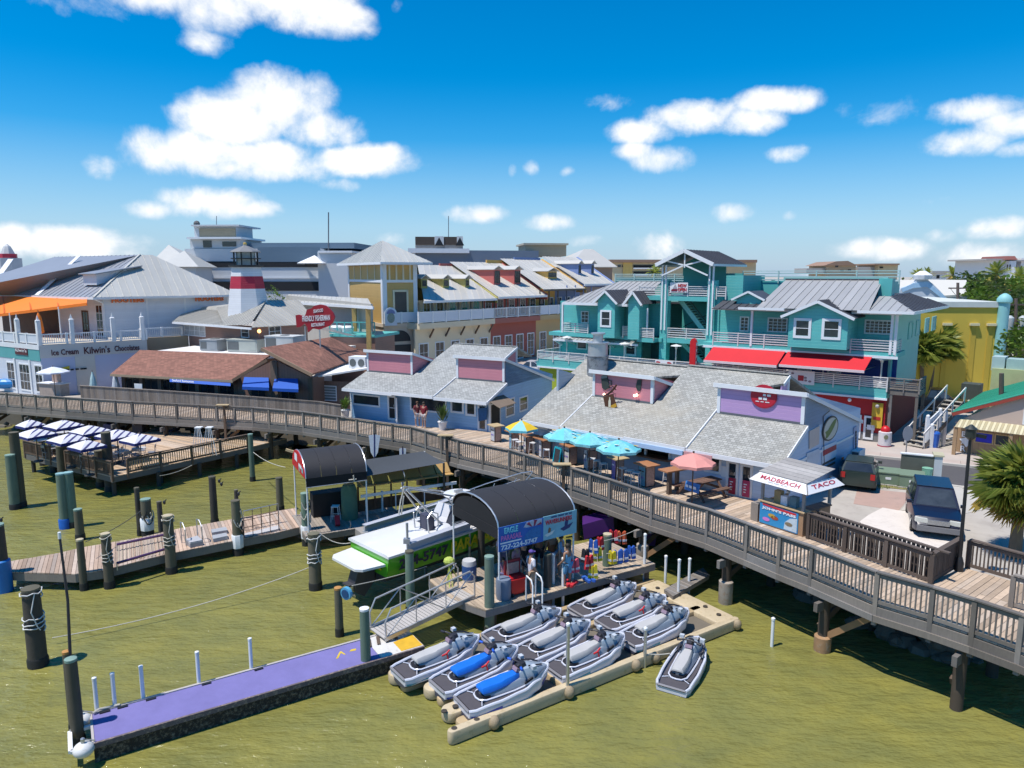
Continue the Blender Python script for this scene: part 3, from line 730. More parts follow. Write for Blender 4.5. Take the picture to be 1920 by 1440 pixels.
MB().fbox(B2,-14.2,0,10.1,10.2,GZ,4.7).build('rear_wall',PBLUE,b2)
S2 .plain(-14.5,-11.7,4.3,PINK,lift=.0);S2 .clere(-11.6,-7.75,PINK,PINK);S2 .plain(-7.65,-4.3,2.2,MAUVE);S2 .clere(-4.19,0,MAUVE,PBLUE)
for(ua,ub,c)in((1062,1172,(.28,.55,.68)),(1176,1290,(.36,.52,.74)),(1294,1345,(.6,.3,.3))):
 sa,sb=B2 .px(ua,800,0)[0],B2 .px(ub,830,0)[0];w_=-S2 .ov-.14;z_=S2 .zr(-S2 .ov)
 MB().fbox(B2,sa,sb,w_,w_+.05,z_-.3,z_-.08).build('eave_board',M('eave_%d'%ua,c,.5,.08),b2)
for(ua,va,ub,vb)in((1009,787,1027,806),(1033,789,1044,806),(1048,791,1058,808)):winpx(B2,.4,ua,va,ub,vb,b2,nx=1,nz=1,fw=.08)
winpx(B2,.4,1322,853,1352,890,b2,nx=1,nz=1,fw=.1)
MAROON=M('maroon_poster',(.33,.015,.05),.5,.15,3)
for ua,ub,va,c2 in((1363,1386,862,MAROON),(1389,1413,868,M('poster_magenta',(.42,.03,.1),.5,.2,3))):
 dd=door(B2,.4,ua,va,ub,DZ,b2,nz=2);s_a=B2 .px(ua,900,.4)[0]+.13;s_b=B2 .px(ub,900,.4)[0]-.13
 MB().fbox(B2,s_a,s_b,.31,.34,DZ+.08,DZ+.82).build('poster',c2,dd)
 for k,ww in((.62,.7),(.5,.45),(.38,.6),(.26,.5)):MB().fbox(B2,s_a+.06,s_a+.06+(s_b-s_a-.12)*ww,.3,.312,DZ+k,DZ+k+.045).build('printed_line',TRIM,dd)
MB().fbox(B2,*[B2 .px(1352,880,.4)[0]+.02,B2 .px(1362,880,.4)[0]+.02],.36,.41,3.2,3.7).build('notice',TRIM,b2)
zb=S2 .zr(S2 .wc);wS=S2 .wc
MUG=M('dark_signboard',(.035,.045,.04),.6,.4,5)
def wallpt(u,v,off=.06):s_,z_=B2 .px(u,v,wS);return B2(s_,wS-off,z_)
sw=thing('mug_sign','dark beer mug cut-out with handle on the pink clerestory wall','sign',tuple(wallpt(1137,715)))
m=MB();m.prism([wallpt(*q)for q in((1128,708),(1139,705),(1144,727),(1135,731),(1130,727))],B2 .b*.05);m.build('mug',MUG,sw)
MB().tube([wallpt(*q)for q in((1141,712),(1147,714),(1147,722),(1142,724))],.035,6).build('handle',MUG,sw)
MB().prism([wallpt(*q,.09)for q in((1129,705),(1134,702),(1140,704),(1140,708),(1129,710))],B2 .b*.03).build('foam',M('foam_grey',(.18,.2,.2),.7),sw)
sw=thing('bottle_sign','dark upside down bottle cut-out beside the sword on the pink wall','sign',tuple(wallpt(1199,720)))
MB().prism([wallpt(*q)for q in((1196,712),(1204,712),(1203,724),(1200,733),(1197,733),(1193,725))],B2 .b*.05).build('bottle',MUG,sw)
for(u,v)in((1136,739),(1193,741),(1197,740)):
 lp=thing('wall_lamp',{1136:'small pinkish glowing lamp below the mug sign on the pink wall',1193:'left one of two warm glowing lamps under the bottle sign',1197:'right one of two warm glowing lamps under the bottle sign'}[u],'lamp',tuple(wallpt(u,v,.2)),'lit lamps on the pink wall')
 MB().ball(wallpt(u,v,.16),.075,8,6).build('bulb',M_emit('lamp_glow',(1,.72,.5),2.2),lp,True);MB().tube([wallpt(u,v,.12),wallpt(u,v-3,.0)],.02,5).build('bracket',BLACK,lp)
sg=thing('cutlass_sign','dark curved cutlass cut-out hanging in front of the pink wall above the brown banner','sign',tuple(wallpt(1155,733,.5)))
m=MB();pts=[(1141,740),(1148,738),(1155,733),(1161,727),(1166,720)]
m.tube([wallpt(u,v,.5)for u,v in pts],[.02,.05,.06,.06,.05],6);m.build('blade',M('sign_brown',(.06,.02,.012),.6,.2),sg)
MB().tube([wallpt(1159,722,.5),wallpt(1165,729,.5)],.04,6).build('guard',MATS['sign_brown'],sg);MB().tube([wallpt(1150,735,.5),wallpt(1150,735,0)],.02,5).build('bracket',BLACK,sg)
hb=thing('hanging_banner','brown and gold banner flag with a pale bottle emblem hanging over the grey roof','banner',tuple(wallpt(1158,750,.7)))
P_=[wallpt(*q,.7)for q in((1145,741),(1163,736),(1171,760),(1151,771))]
nrm=newell(P_)
MB().prism(P_,nrm*.03).build('cloth',M('banner_brown',(.085,.03,.012),.7,.2,4),hb)
lo=[P_[3].lerp(P_[0],.05),P_[2].lerp(P_[1],.05),P_[2].lerp(P_[1],.3),P_[3].lerp(P_[0],.3)]
sgn=1 if nrm.dot(B2 .b)>0 else-1
MB().prism([p-nrm*sgn*.012 for p in lo],nrm*sgn*.01).build('gold_band',M('banner_gold',(.5,.27,.02),.6,.2,5),hb)
mid=sum(P_,V3((0,0,0)))/4
MB().prism([mid-nrm*sgn*.02+B2 .d*a+UPV*b for a,b in((-.07,-.22),(.07,-.22),(.07,.1),(.03,.2),(.03,.3),(-.03,.3),(-.03,.2),(-.07,.1))],nrm*sgn*.01).build('emblem',M('cream',(.66,.6,.45),.7),hb)
MB().tube([wallpt(1149,777,.7),wallpt(1163,767,.7)],.018,5).build('pole',BLACK,hb);MB().tube([wallpt(1154,738,.7),wallpt(1154,738,0)],.018,5).build('bracket',BLACK,hb)
rs=thing('round_sign','round dark red sign with white lettering on the mauve clerestory wall','sign',tuple(wallpt(1433,742)))
c0=wallpt(1433,743,.03)
MB().prism(ellipse(c0,B2 .d,UPV,.62,.55,28),-B2 .b*.05).build('disc',M('sign_red',(.42,.012,.03),.45,.06),rs)
MB().prism(ellipse(c0-B2 .b*.05,B2 .d,UPV,.58,.51,28),-B2 .b*.006).build('face',M('sign_red2',(.46,.014,.035),.45,.06),rs)
def bars(o,xd,yd,wid,hei,mat,parent,n=5,seed=1,th=.012,name='printed_line'):
 """print too small to read in the photograph: short blocks the size of its words"""
 r_=random.Random(seed);x=0;xd,yd=V3(xd).normalized(),V3(yd).normalized();nn=xd.cross(yd);ws=[r_.uniform(.6,1.4)for _ in range(n)];k=wid/(sum(ws)+.3*n);m_=MB()
 for w_ in ws:
  p=V3(o)+xd*(x*k)+nn*th;m_.poly([p,p+xd*(w_*k),p+xd*(w_*k)+yd*hei,p+yd*hei]);x+=w_+.3
 return m_.build(name,mat,parent)
text("Sugar Daddy's",c0-B2 .b*.058-B2 .d*.38+UPV*.2,B2 .d,UPV,.76,.17,TRIM,rs,th=.012)
bars(c0-B2 .b*.058-B2 .d*.02+UPV*.02,B2 .d,UPV,.42,.1,TRIM,rs,2,3);bars(c0-B2 .b*.058-B2 .d*.22-UPV*.16,B2 .d,UPV,.44,.12,TRIM,rs,2,5);bars(c0-B2 .b*.058-B2 .d*.36-UPV*.27,B2 .d,UPV,.72,.04,TRIM,rs,3,4)
rr=random.Random(11);q0=B2
for i in range(34):
 s_,w_=rr.uniform(-8.2,-.6),rr.uniform(.0,4.5)
 if w_>S2 .wc-.3 and(s_>-4.4 or s_<-7.6):w_=rr.uniform(0,1.9)
 c=B2(s_,w_,S2 .zr(w_)+(.075 if-7.65<s_<-4.3 else.006));a=rr.uniform(.06,.13);up=(B2 .b+UPV*S2 .sl).normalized()
 m=MB();m.poly([c+B2 .d*(a*x*rr.uniform(.7,1.2))+up*(a*y*.5)+UPV*.01 for x,y in((-1,.2),(-.3,-.1),(.1,-.5),(.4,0),(1,.3),(.3,.5),(0,.2),(-.4,.6))])
 m.build('roof_patch',M('roof_patch_white',(.6,.6,.57),.9,.15),b2)
ch=thing('exhaust_stack','sooty round metal exhaust stack with cap at the left end of the grey roof','chimney')
c=B2(-12.9,4.6,0);z0=S2 .zr(4.6)-.3
MB().lathe([(.62,z0),(.62,z0+1.15),(.66,z0+1.2)],c,18).build('base',M('sooty_metal',(.3,.31,.32),.5,.7,1.6,.2,8,metal=.5,wear=.5,wearcol=(.07,.07,.08)),ch,True)
MB().lathe([(.58,z0+1.2),(.58,z0+1.9),(.66,z0+1.93),(.66,z0+1.98)],c,18).build('drum',M('duct_metal',(.52,.53,.54),.4,.12,2,metal=.6),ch,True)
MB().lathe([(.3,z0+1.98),(.3,z0+2.4),(.42,z0+2.45),(.42,z0+2.52)],c,14).build('cap',MATS['duct_metal'],ch,True)
E2=Fr(B2(0,0,0),47.5)
def sidept(u,v,off=.03):s_,z_=E2 .px(u,v,0);return E2(s_,-off,z_)
ZB=lambda u,v:E2 .px(u,v,0)
MB().fbox(E2,.5,10.05,-.05,-.005,4.02,4.14).build('belt_board',TRIM,b2)
for q in((1541,935,1553,965),(1560,920,1571,945)):
 winpx(E2,0,*q,b2,nx=1,nz=2,fw=.08)
o=door(E2,0,1577,905,1590,GZ,b2,pmat=TRIM,nz=1)
MB().prism([sidept(u,v,.02)for u,v in((1592,890),(1606,880),(1606,905),(1592,915))],-E2 .b*.04).build('notice_board',TRIM,b2)
fs=thing('fish_logo_sign','oval dark framed sign with a green fish on the pale blue side wall','sign',tuple(sidept(1555,803)))
c0=sidept(1555,803,.02);sa,sz=E2 .px(1541,803,0);sb,_=E2 .px(1569,803,0);ra=(sb-sa)/2;rb=(E2 .px(1555,781,0)[1]-E2 .px(1555,825,0)[1])/2
MB().prism(ellipse(c0,E2 .d,UPV,ra,rb,28),-E2 .b*.05).build('rim',M('sign_charcoal',(.06,.06,.05),.6),fs)
MB().prism(ellipse(c0-E2 .b*.05,E2 .d,UPV,ra*.88,rb*.88,28),-E2 .b*.008).build('face',M('sign_cream',(.58,.55,.46),.6,.1,4),fs)
MB().prism(ellipse(c0-E2 .b*.06,(E2 .d+UPV*.55).normalized(),(UPV-E2 .d*.55).normalized(),ra*.72,rb*.33,20),-E2 .b*.008).build('fish',M('sign_green',(.14,.2,.05),.6,.3,6),fs)
MB().prism([c0-E2 .b*.065+E2 .d*a*ra+UPV*b*rb for a,b in((-.5,-.5),(-.1,-.2),(-.3,0),(-.75,-.1))],-E2 .b*.008).build('tail',MATS['sign_green'],fs)
bars(c0-B2 .b*.066-E2 .d*ra*.5+UPV*rb*.56,E2 .d,UPV,ra,rb*.14,MATS['sign_charcoal'],fs,4,8);bars(c0-B2 .b*.066-E2 .d*ra*.45-UPV*rb*.7,E2 .d,UPV,ra*.9,rb*.13,MATS['sign_charcoal'],fs,4,9)
MB().tube([sidept(1543,868,.06),sidept(1541,780,.06),sidept(1553,770,.06)],.02,5).build('conduit',BLACK,fs)
rsn=thing('red_lettered_sign','white board with red lettering and fish silhouettes below the oval sign','sign',tuple(sidept(1552,850)))
MB().prism([sidept(u,v,.02)for u,v in((1540,838),(1567,826),(1566,858),(1540,872))],-E2 .b*.03).build('board',M('sign_palewhite',(.6,.68,.76),.6,.06),rsn)
sa,za=E2 .px(1541,853,0);sb,zb_=E2 .px(1565,843,0)
MB().prism([sidept(u,v,.05)for u,v in((1541,845),(1566,833),(1566,842),(1541,855))],-E2 .b*.01).build('red_band',M('sign_letter_red',(.42,.035,.045),.5,.3,8),rsn)
for k in range(2):MB().fbox(E2,sa,sb,-.07,-.052,za-.52-k*.22,za-.42-k*.22).build('printed_line',MATS['sign_charcoal'],rsn)
for(q,lab)in((((1516,808),(1535,798),(1534,832),(1516,842)),'faded beige notice board on the pale blue side wall, left of the oval fish sign'),(((1511,850),(1535,840),(1535,866),(1511,876)),'pale blank board low on the side wall below the beige notice')):
 o=MB().prism([sidept(*k,.02)for k in q],-E2 .b*.03).build('notice_board',M('faded_board_%d'%q[0][1],(.56,.47,.42)if q[0][1]<830 else(.56,.6,.66),.8,.12,3),None);tag(o,lab,'sign')
vt=thing('vertical_sign','narrow vertical sign with dark lettering at the rear corner of the pale blue wall','sign',tuple(sidept(1603,815)))
MB().prism([sidept(u,v,.02)for u,v in((1599,802),(1605,799),(1605,838),(1599,842))],-E2 .b*.04).build('board',M('sign_lilac',(.4,.42,.55),.6),vt)
for k in range(6):
 s_,z_=E2 .px(1602,808+k*5.5,0);MB().fbox(E2,s_-.07,s_+.1,-.085,-.072,z_-.13,z_).build('printed_line',MATS['sign_charcoal'],vt)
ac=thing('wall_air_conditioner','white split air conditioner unit mounted on the pale blue side wall','air conditioner',tuple(sidept(1597,858)))
s_,z_=E2 .px(1594,866,0)
MB().fbox(E2,s_,s_+.95,-.42,-.03,z_,z_+.62).build('case',WHITE,ac)
MB().prism([E2(s_-.012,-.4+.02,z_+.06),E2(s_-.012,-.06,z_+.06),E2(s_-.012,-.06,z_+.56),E2(s_-.012,-.38,z_+.56)],E2 .d*.012).build('grille',M('grille_dark',(.1,.1,.1),.6),ac)
MB().fbox(E2,s_+.05,s_+.9,-.4,-.02,z_-.06,z_-.005).build('bracket',STEEL,ac)
eb=thing('electric_meter_box','beige electric box with pipes on the side wall near the parking court','box',tuple(sidept(1577,885)))
s_,z_=E2 .px(1571,897,0);MB().fbox(E2,s_,s_+.45,-.22,-.03,z_,z_+.6).build('case',M('beige_metal',(.5,.47,.4),.5),eb)
MB().tube([E2(s_+.6,-.1,z_+.9),E2(s_+.6,-.1,z_-1.2)],.03,6).tube([E2(s_+.2,-.1,z_),E2(s_+.2,-.1,z_-.9)],.025,6).build('conduit',STEEL,eb)
#  TEAL BUILDING
T=Fr((22.6,43.2),-38)
TEAL=siding('teal_siding',(.115,.48,.45),.2)
TEALD=M('teal_paint',(.10,.43,.41),.55,.1,1.5)
TEALL=M('teal_light',(.24,.52,.48),.55,.1,1.5)
RAILW=M('rail_white',(.62,.60,.58),.5,.1,3)
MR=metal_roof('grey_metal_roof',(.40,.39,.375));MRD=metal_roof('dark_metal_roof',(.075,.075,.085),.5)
NAVY=siding('navy_siding',(.014,.05,.25),.2)
RWALL=M('red_stucco',(.40,.012,.016),.7,.12,1.2,.1,20)
tb=thing('teal_building','big turquoise three storey building with open stair tower, white rails and red awnings','building',(15,50,GZ))
FT,FB,L3,EV=5.46,4.84,7.65,10.15
def hrail(fr,s0,s1,w0,w1,z0,z1,parent,n=5,step=1.7,mat=None,name='balcony_rail'):
 """horizontal board rail from (s0,w0) to (s1,w1)"""
 a,b=fr(s0,w0,0),fr(s1,w1,0);d=b-a;L=d.length;m=MB();k=max(1,round(L/step))
 o=None
 for i in range(k+1):
  p=a+d*(i/k);m.hex((p.x,p.y,(z0+z1)/2-.06),d.normalized()*.035,V3((-d.y,d.x,0)).normalized()*.05,UPV*((z1-z0)/2+.1))
 m.bar(a+UPV*z1,b+UPV*z1,.12,.05);o=m.build(name,mat or RAILW,parent)
 for j in range(n):
  z=z0+.1+(z1-z0-.16)*j/(n-.5);MB().bar(a+UPV*z,b+UPV*z,.03,.07).build('slat',mat or RAILW,o)
 return o
def tx(u,v,w):return T.px(u,v,w)[0]
sL=-26.0;DEP=11
MB().fbox(T,-15,-.02,.25,.4,GZ,FB).build('ground_wall',RWALL,tb)
MB().fbox(T,sL,-15,.25,.4,GZ,FB).build('ground_wall_lime',M('lime_wall',(.33,.40,.03),.7,.12,1.2),tb)
MB().fbox(T,-15,-.02,.2,.249,GZ,GZ+.55).build('plinth',M('grey_plinth',(.2,.19,.18),.8),tb)
MB().fbox(T,-.2,-.05,.4,DEP,GZ,FB).build('ground_side_wall',M('maroon_wall',(.2,.02,.018),.7,.2),tb)
MB().fbox(T,sL,0,.02,2.4,FB,FT).build('terrace_slab',TEAL,tb)
MB().fbox(T,sL-.02,.06,-.06,.02,FB-.06,FB+.06).build('terrace_trim',TRIM,tb)
MB().fbox(T,sL-.12,sL,.02,8,FB,FT).build('terrace_end',TEAL,tb)
hrail(T,sL,-.0,0,0,FT,6.15,tb,n=5,step=1.55);hrail(T,sL,sL,.1,6,FT,6.15,tb)
for(u0,u1,v0)in((1621,1640,779),(1604,1616,777)):
 o=door(T,.2,u0,v0,u1,GZ+.12,tb,nz=2);
s_,z_=T.px(1626,800,.1);MB().fbox(T,s_-.02,s_+.42,.12,.14,z_-.18,z_+.12).build('door_notice',TRIM,tb)
for(u,v)in((1593,750),(1645,762)):
 lp=thing('wall_lantern','small white wall lamp on the red wall below the terrace' if u<1600 else 'round grey wall lamp near the right corner of the red wall','lamp',tuple(tp(T,u,v,.1)))
 c=tp(T,u,v,.05);MB().ball(c,.12,8,6).build('shade',TRIM if u<1600 else M('lamp_grey',(.4,.38,.36),.4),lp,True);MB().tube([c,c+T.b*.2],.03,5).build('bracket',STEEL,lp)
yb=thing('yellow_wall_sign','tall narrow yellow panel at the right edge of the red wall','sign',tuple(tp(T,1660,770,.15)))
MB().fbox(T,-.75,-.15,.12,.2,3.0,4.55).build('panel',M('sign_yellow',(.6,.38,.03),.6,.2,4),yb);MB().fbox(T,-.66,-.24,.1,.118,3.5,3.7).build('printed_line',M('sign_redband',(.45,.03,.02),.5),yb)
W2=2.3
sa=tx(1336,660,W2)
MB().fbox(T,sa,tx(1681,690,W2),W2,W2+.15,FT,L3-.25).build('second_wall_navy',NAVY,tb)
for(u0,v0,u1,v1)in((1374,670,1396,692),(1432,673,1458,694),(1496,676,1522,697),(1552,681,1577,702)):winpx(T,W2,u0,v0,u1,v1,tb,nx=1,nz=1,fw=.14)
sT0,sT1=tx(1246,640,1.6),tx(1333,640,1.6)
sW0=tx(1050,640,W2);sW1=tx(1203,640,W2)
MB().fbox(T,sW0,sW1,W2,W2+.15,FT,L3-.1).build('second_wall_teal',TEAL,tb)
winpx(T,W2,1082,626,1101,656,tb,nx=1,nz=2);door(T,W2,1124,633,1146,FT,tb,nz=1);winpx(T,W2,1172,634,1193,668,tb,nx=1,nz=2,fw=.14)
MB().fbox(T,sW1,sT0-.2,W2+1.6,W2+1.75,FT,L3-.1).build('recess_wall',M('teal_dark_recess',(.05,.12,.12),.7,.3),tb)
MB().fbox(T,sT1+.2,sa,W2+.05,W2+.2,FT,L3-.1).build('second_wall_tower_side',TEAL,tb)
MR2=lambda pts,mat,wid=.42,nm='roof_panel':seam_roof([T(*p)for p in pts],T.b*1+UPV*.3,mat,tb,wid,name=nm)
s0,z0=T.px(1038,627,.7);s1,_=T.px(1197,634,.7);zb_=L3-.28
MR2([(s0,.7,7.12),(s1,.7,7.12),(s1-.3,2.35,7.6),(s0+.9,2.35,7.6)],MR,.36)
MB().bar(T(s0,.68,7.05),T(s1,.68,7.05),.06,.14).build('gutter',TRIM,tb)
for u in(1055,1078,1112,1152,1185):
 s_=tx(u,640,W2);MB().bar(T(s_,.9,7.05),T(s_,W2,6.6),.06,.07).build('bracket',TRIM,tb)
MB().tube([T(s0+.1,.7,7.0),T(s0+.35,1.4,6.6),T(sW0+.05,W2-.05,6.4),T(sW0+.05,W2-.05,FT)],.05,6).build('downpipe',TRIM,tb)
MB().fbox(T,sW0-.3,sT0,1.1,W2+.3,L3-.28,L3).build('third_floor_slab',TEALD,tb)
MB().fbox(T,sT1,tx(1682,660,0),.1,W2+.3,L3-.3,L3).build('third_floor_slab',TEALD,tb)
MB().fbox(T,sT1,tx(1684,660,0),.04,.1,L3-.36,L3-.2).build('third_floor_trim',TRIM,tb)
W3=1.7
sR=tx(1683,640,W3)-.3
MB().fbox(T,sT1+.3,sR,W3,W3+.15,L3,EV).build('third_wall',TEAL,tb)
MB().fbox(T,sR-.15,sR,W3+.15,DEP,GZ+1,EV).build('side_wall',TEALL,tb)
SIDE=Fr(T(sR,0,0),52)
for(u0,v0,u1,v1)in((1704,605,1709,634),(1718,601,1723,628),(1735,597,1740,622),(1748,594,1753,618)):winpx(SIDE,0,u0,v0,u1,v1,tb,nx=1,nz=1,fw=.06,pmat=TEALL,fmat=TEALL)
MB().fbox(T,sW0,sT0,W3+.6,W3+.75,L3,EV).build('third_wall',TEAL,tb)
for(u0,v0,u1,v1,nx,nz)in((1388,593,1404,622,2,4),(1440,595,1476,624,4,4),(1622,599,1673,628,6,4)):winpx(T,W3,u0,v0,u1,v1,tb,nx=nx,nz=nz,fw=.08)
W0=-.75;sb0,_=T.px(1477,640,W0);sb1,_=T.px(1588,640,W0)
gz=T.px(1532,566,W0)[1];ez=T.px(1477,589,W0)[1];zl=T.px(1477,650,W0)[1]
sm=(sb0+sb1)/2
MB().prism([T(sb0,W0,zl),T(sb1,W0,zl),T(sb1,W0,ez),T(sm,W0,gz),T(sb0,W0,ez)],T.b*2.44).build('bay_wall',TEAL,tb)
for(u0,v0,u1,v1)in((1489,596,1520,635),(1542,597,1576,638)):winpx(T,W0,u0,v0,u1,v1,tb,nx=1,nz=2,fw=.16)
sl=(gz-ez)/(sm-sb0)
for sg in(-1,1):
 e=.42;se=sm+sg*((sb1-sb0)/2+e);zz=ez-sl*e
 pts=[(sm,W0-.3,gz+.07),(se,W0-.3,zz+.07),(se,2.4,zz+.07),(sm,4.2,gz+.07)]
 seam_roof([T(*p)for p in pts],T.d*sg+UPV*-sl,MRD,tb,.45)
 MB().bar(T(sm,W0-.33,gz+.02),T(se,W0-.33,zz+.02),.06,.17).build('barge_board',TRIM,tb)
hrail(T,tx(1337,640,.12),sb0-.03,.12,.12,L3,L3+.72,tb,n=4,step=2.1);sc=tx(1680,650,.12)
hrail(T,sb1+.03,sc,.12,.12,L3,L3+.72,tb,n=4,step=2.0);hrail(T,sc,sc,.2,1.5,L3,L3+.72,tb,n=4)
for s_ in(tx(1409,620,.12),sc-.06,tx(1672,620,.12)):MB().fbox(T,s_-.07,s_+.07,.06,.2,L3-.1,EV-.1).build('column',TRIM,tb)
MB().fbox(T,tx(1337,590,.1),sb0,-.1,.14,EV-.22,EV-.06).build('eave_beam',TRIM,tb);MB().fbox(T,sb1,sc+.2,-.1,.14,EV-.22,EV-.06).build('eave_beam',TRIM,tb)
rz=T.px(1560,525,5.2)[1];WR=5.2
a=T.px(1474,524,WR)[0];b=T.px(1655,528,WR)[0];e0=T.px(1418,586,-.45)[0];e1=T.px(1622,590,-.45)[0]
MR2([(e0,-.45,EV),(e1+0.2,-.45,EV),(b,WR,rz),(a,WR,rz)],MR,.5)
eR=T.px(1714,590,-.45)[0];wl=3.6;zl_=T.px(1650,556,3.4)[1];sl0=T.px(1650,556,3.4)[0]
MR2([(e1+.25,-.46,EV-.01),(eR,-.46,EV-.01),(sl0+.6,3.4,zl_),(sl0-.2,3.4,zl_)],MR,.46)
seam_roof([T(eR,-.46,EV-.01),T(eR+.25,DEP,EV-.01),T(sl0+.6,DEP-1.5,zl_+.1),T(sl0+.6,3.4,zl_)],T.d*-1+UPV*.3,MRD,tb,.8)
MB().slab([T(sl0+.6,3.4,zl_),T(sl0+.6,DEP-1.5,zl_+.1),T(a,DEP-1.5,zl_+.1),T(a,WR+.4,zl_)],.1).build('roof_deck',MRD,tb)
MB().bar(T(eR,-.46,EV-.06),T(eR+.25,DEP,EV-.06),.06,.18).build('gutter',TRIM,tb);MB().bar(T(e0-1.2,-.5,EV-.06),T(sb0-.4,-.5,EV-.06),.06,.16).build('gutter',TRIM,tb);MB().bar(T(sb1+.4,-.5,EV-.06),T(eR,-.5,EV-.06),.06,.16).build('gutter',TRIM,tb)
MB().bar(T(a,WR,rz+.04),T(b,WR,rz+.04),.3,.1).build('ridge_cap',MRD,tb)
MB().fbox(T,a-.2,b+.3,WR+.05,WR+.3,EV,rz+.18).build('parapet',TEALL,tb);MB().fbox(T,b-.05,b+.75,WR-.9,WR+.05,EV,rz+.12).build('parapet_end',TEALD,tb)
hrail(T,tx(1393,520,6.2),b+.8,6.2,6.2,rz-.1,rz+.62,tb,n=3,step=2.4,mat=M('rail_aqua',(.42,.58,.55),.5,.1));
MB().fbox(T,sT1+1.6,b,6.3,DEP,EV-.6,rz-.1).build('roof_terrace',TEALD,tb)
w5=.9;q0,q1=tx(1381,570,w5),tx(1427,570,w5);qm=(q0+q1)/2;ga=T.px(1401,548,w5)[1];ge=T.px(1381,559,w5)[1]
MB().prism([T(q0,w5,EV-.1),T(q1,w5,EV-.1),T(q1,w5,ge),T(qm,w5,ga),T(q0,w5,ge)],T.b*2).build('dormer',TEAL,tb)
for sg in(-1,1):
 se=qm+sg*((q1-q0)/2+.3);k=(ga-ge)/((q1-q0)/2);zz=ge-k*.3
 MB().slab([T(qm,w5-.2,ga+.08),T(se,w5-.2,zz+.08),T(se,w5+2.2,zz+.08),T(qm,w5+2.6,ga+.08)],.06).build('roof_panel',MRD,tb);MB().bar(T(qm,w5-.22,ga+.03),T(se,w5-.22,zz+.03),.05,.13).build('barge_board',TRIM,tb)
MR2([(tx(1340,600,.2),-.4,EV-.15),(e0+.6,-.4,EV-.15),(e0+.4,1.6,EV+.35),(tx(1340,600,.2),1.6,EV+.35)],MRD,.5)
AW=M('red_awning',(.56,.008,.018),.7,.08,2)
for(ua,ub,va,vb,lab)in((1337,1473,646,676,'left half of the long bright red awning over the navy wall'),(1477,1636,655,684,'right half of the long bright red awning, nearer the palm tree')):
 aw=thing('red_awning',lab,'awning',tuple(T(tx(ua,va,W2),W2,7.3)),'red terrace awnings')
 s0,s1=tx(ua,va,0),tx(ub,va,0);wo=-1.25;zo=T.px(ua,vb,wo)[1]
 MB().slab([T(s0,.02,L3-.3),T(s1,.02,L3-.3),T(s1-.1,wo,zo),T(s0-.1,wo,zo)],.05).build('canopy',AW,aw)
 MB().bar(T(s0-.1,wo-.02,zo-.08),T(s1-.1,wo-.02,zo-.08),.05,.16).build('valance',M('awning_edge',(.7,.55,.55),.7),aw)
 for f in(.05,.5,.95):MB().tube([T(s0+(s1-s0)*f,W2,6.5),T(s0+(s1-s0)*f-.1,wo+.1,zo-.06)],.03,5).build('arm',STEEL,aw)
for s_ in(sT0,sT1):
 MB().fbox(T,s_-.28,s_+.28,1.3,1.9,FT-.6,11.9).build('tower_column',TEAL,tb)
 for k in(-.14,.14):MB().fbox(T,s_+k-.05,s_+k+.05,1.2,1.3,L3+.6 if s_==sT0 else L3+.4,13.0).build('tower_post',TRIM,tb)
L4=T.px(1285,556,1.5)[1]
for z in(L3,L4):MB().fbox(T,sT0+.28,sT1-.28,1.35,4.5,z-.32,z).build('tower_floor',TEALD,tb)
hrail(T,sT0+.3,sT1-.3,1.42,1.42,L3,L3+.75,tb,n=4,step=1.6);hrail(T,sT0+.3,sT1-.3,1.42,1.42,L4,L4+.72,tb,n=4,step=1.6)
hrail(T,sT1+.35,tx(1362,550,1.5),1.42,1.42,L4,L4+.72,tb,n=4);hrail(T,tx(1199,550,1.5),sT0-.3,1.42,1.42,L4,L4+.72,tb,n=4)
MB().fbox(T,tx(1199,560,1.5),sT0-.28,1.38,3.5,L4-.3,L4).build('tower_floor',TEALD,tb)
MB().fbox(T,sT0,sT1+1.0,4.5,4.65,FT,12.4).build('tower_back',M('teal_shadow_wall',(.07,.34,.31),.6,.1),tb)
sTR=tx(1393,540,2.6);MB().fbox(T,sTR-.15,sTR,2.6,7,L3,12.25).build('tower_side',TEAL,tb);MB().fbox(T,tx(1361,540,2.6),sTR-.15,2.6,2.75,EV,12.25).build('tower_front',TEAL,tb)
MB().fbox(T,sT1+.28,tx(1361,540,2.6),1.6,2.6,L3-.1,L4).build('tower_wing',TEAL,tb)
for(z0,z1,sA,sB)in((L3,L4,sT1-.4,sT0+.5),(FT,L3,sT1-.4,sT0+.6),(L3,L3+1.3,sT0+.6,sT1-.5)):
 ww=2.6 if z1-z0>2 else 3.5
 st=MB();st.bar(T(sA,ww,z0-.1),T(sB,ww,z1-.1),.08,.34);st.bar(T(sA,ww+.85,z0-.1),T(sB,ww+.85,z1-.1),.08,.34);so_=st.build('stair',TEALL,tb)
 k=int((z1-z0)/.18)
 for i in range(k):
  f=(i+.5)/k;MB().hex(T(sA+(sB-sA)*f,ww+.43,z0+(z1-z0)*f),T.d*.13,T.b*.4,UPV*.02).build('step',BROWNW,so_)
 MB().bar(T(sA,ww,z0+.75),T(sB,ww,z1+.75),.04,.05).build('handrail',BLACK,so_)
ap=T.px(1287,470,.9)[1];ev=T.px(1231,497,.9)[1];s0,s1=tx(1230,497,.9),tx(1338,497,.9);sm=(s0+s1)/2;WB=7.2
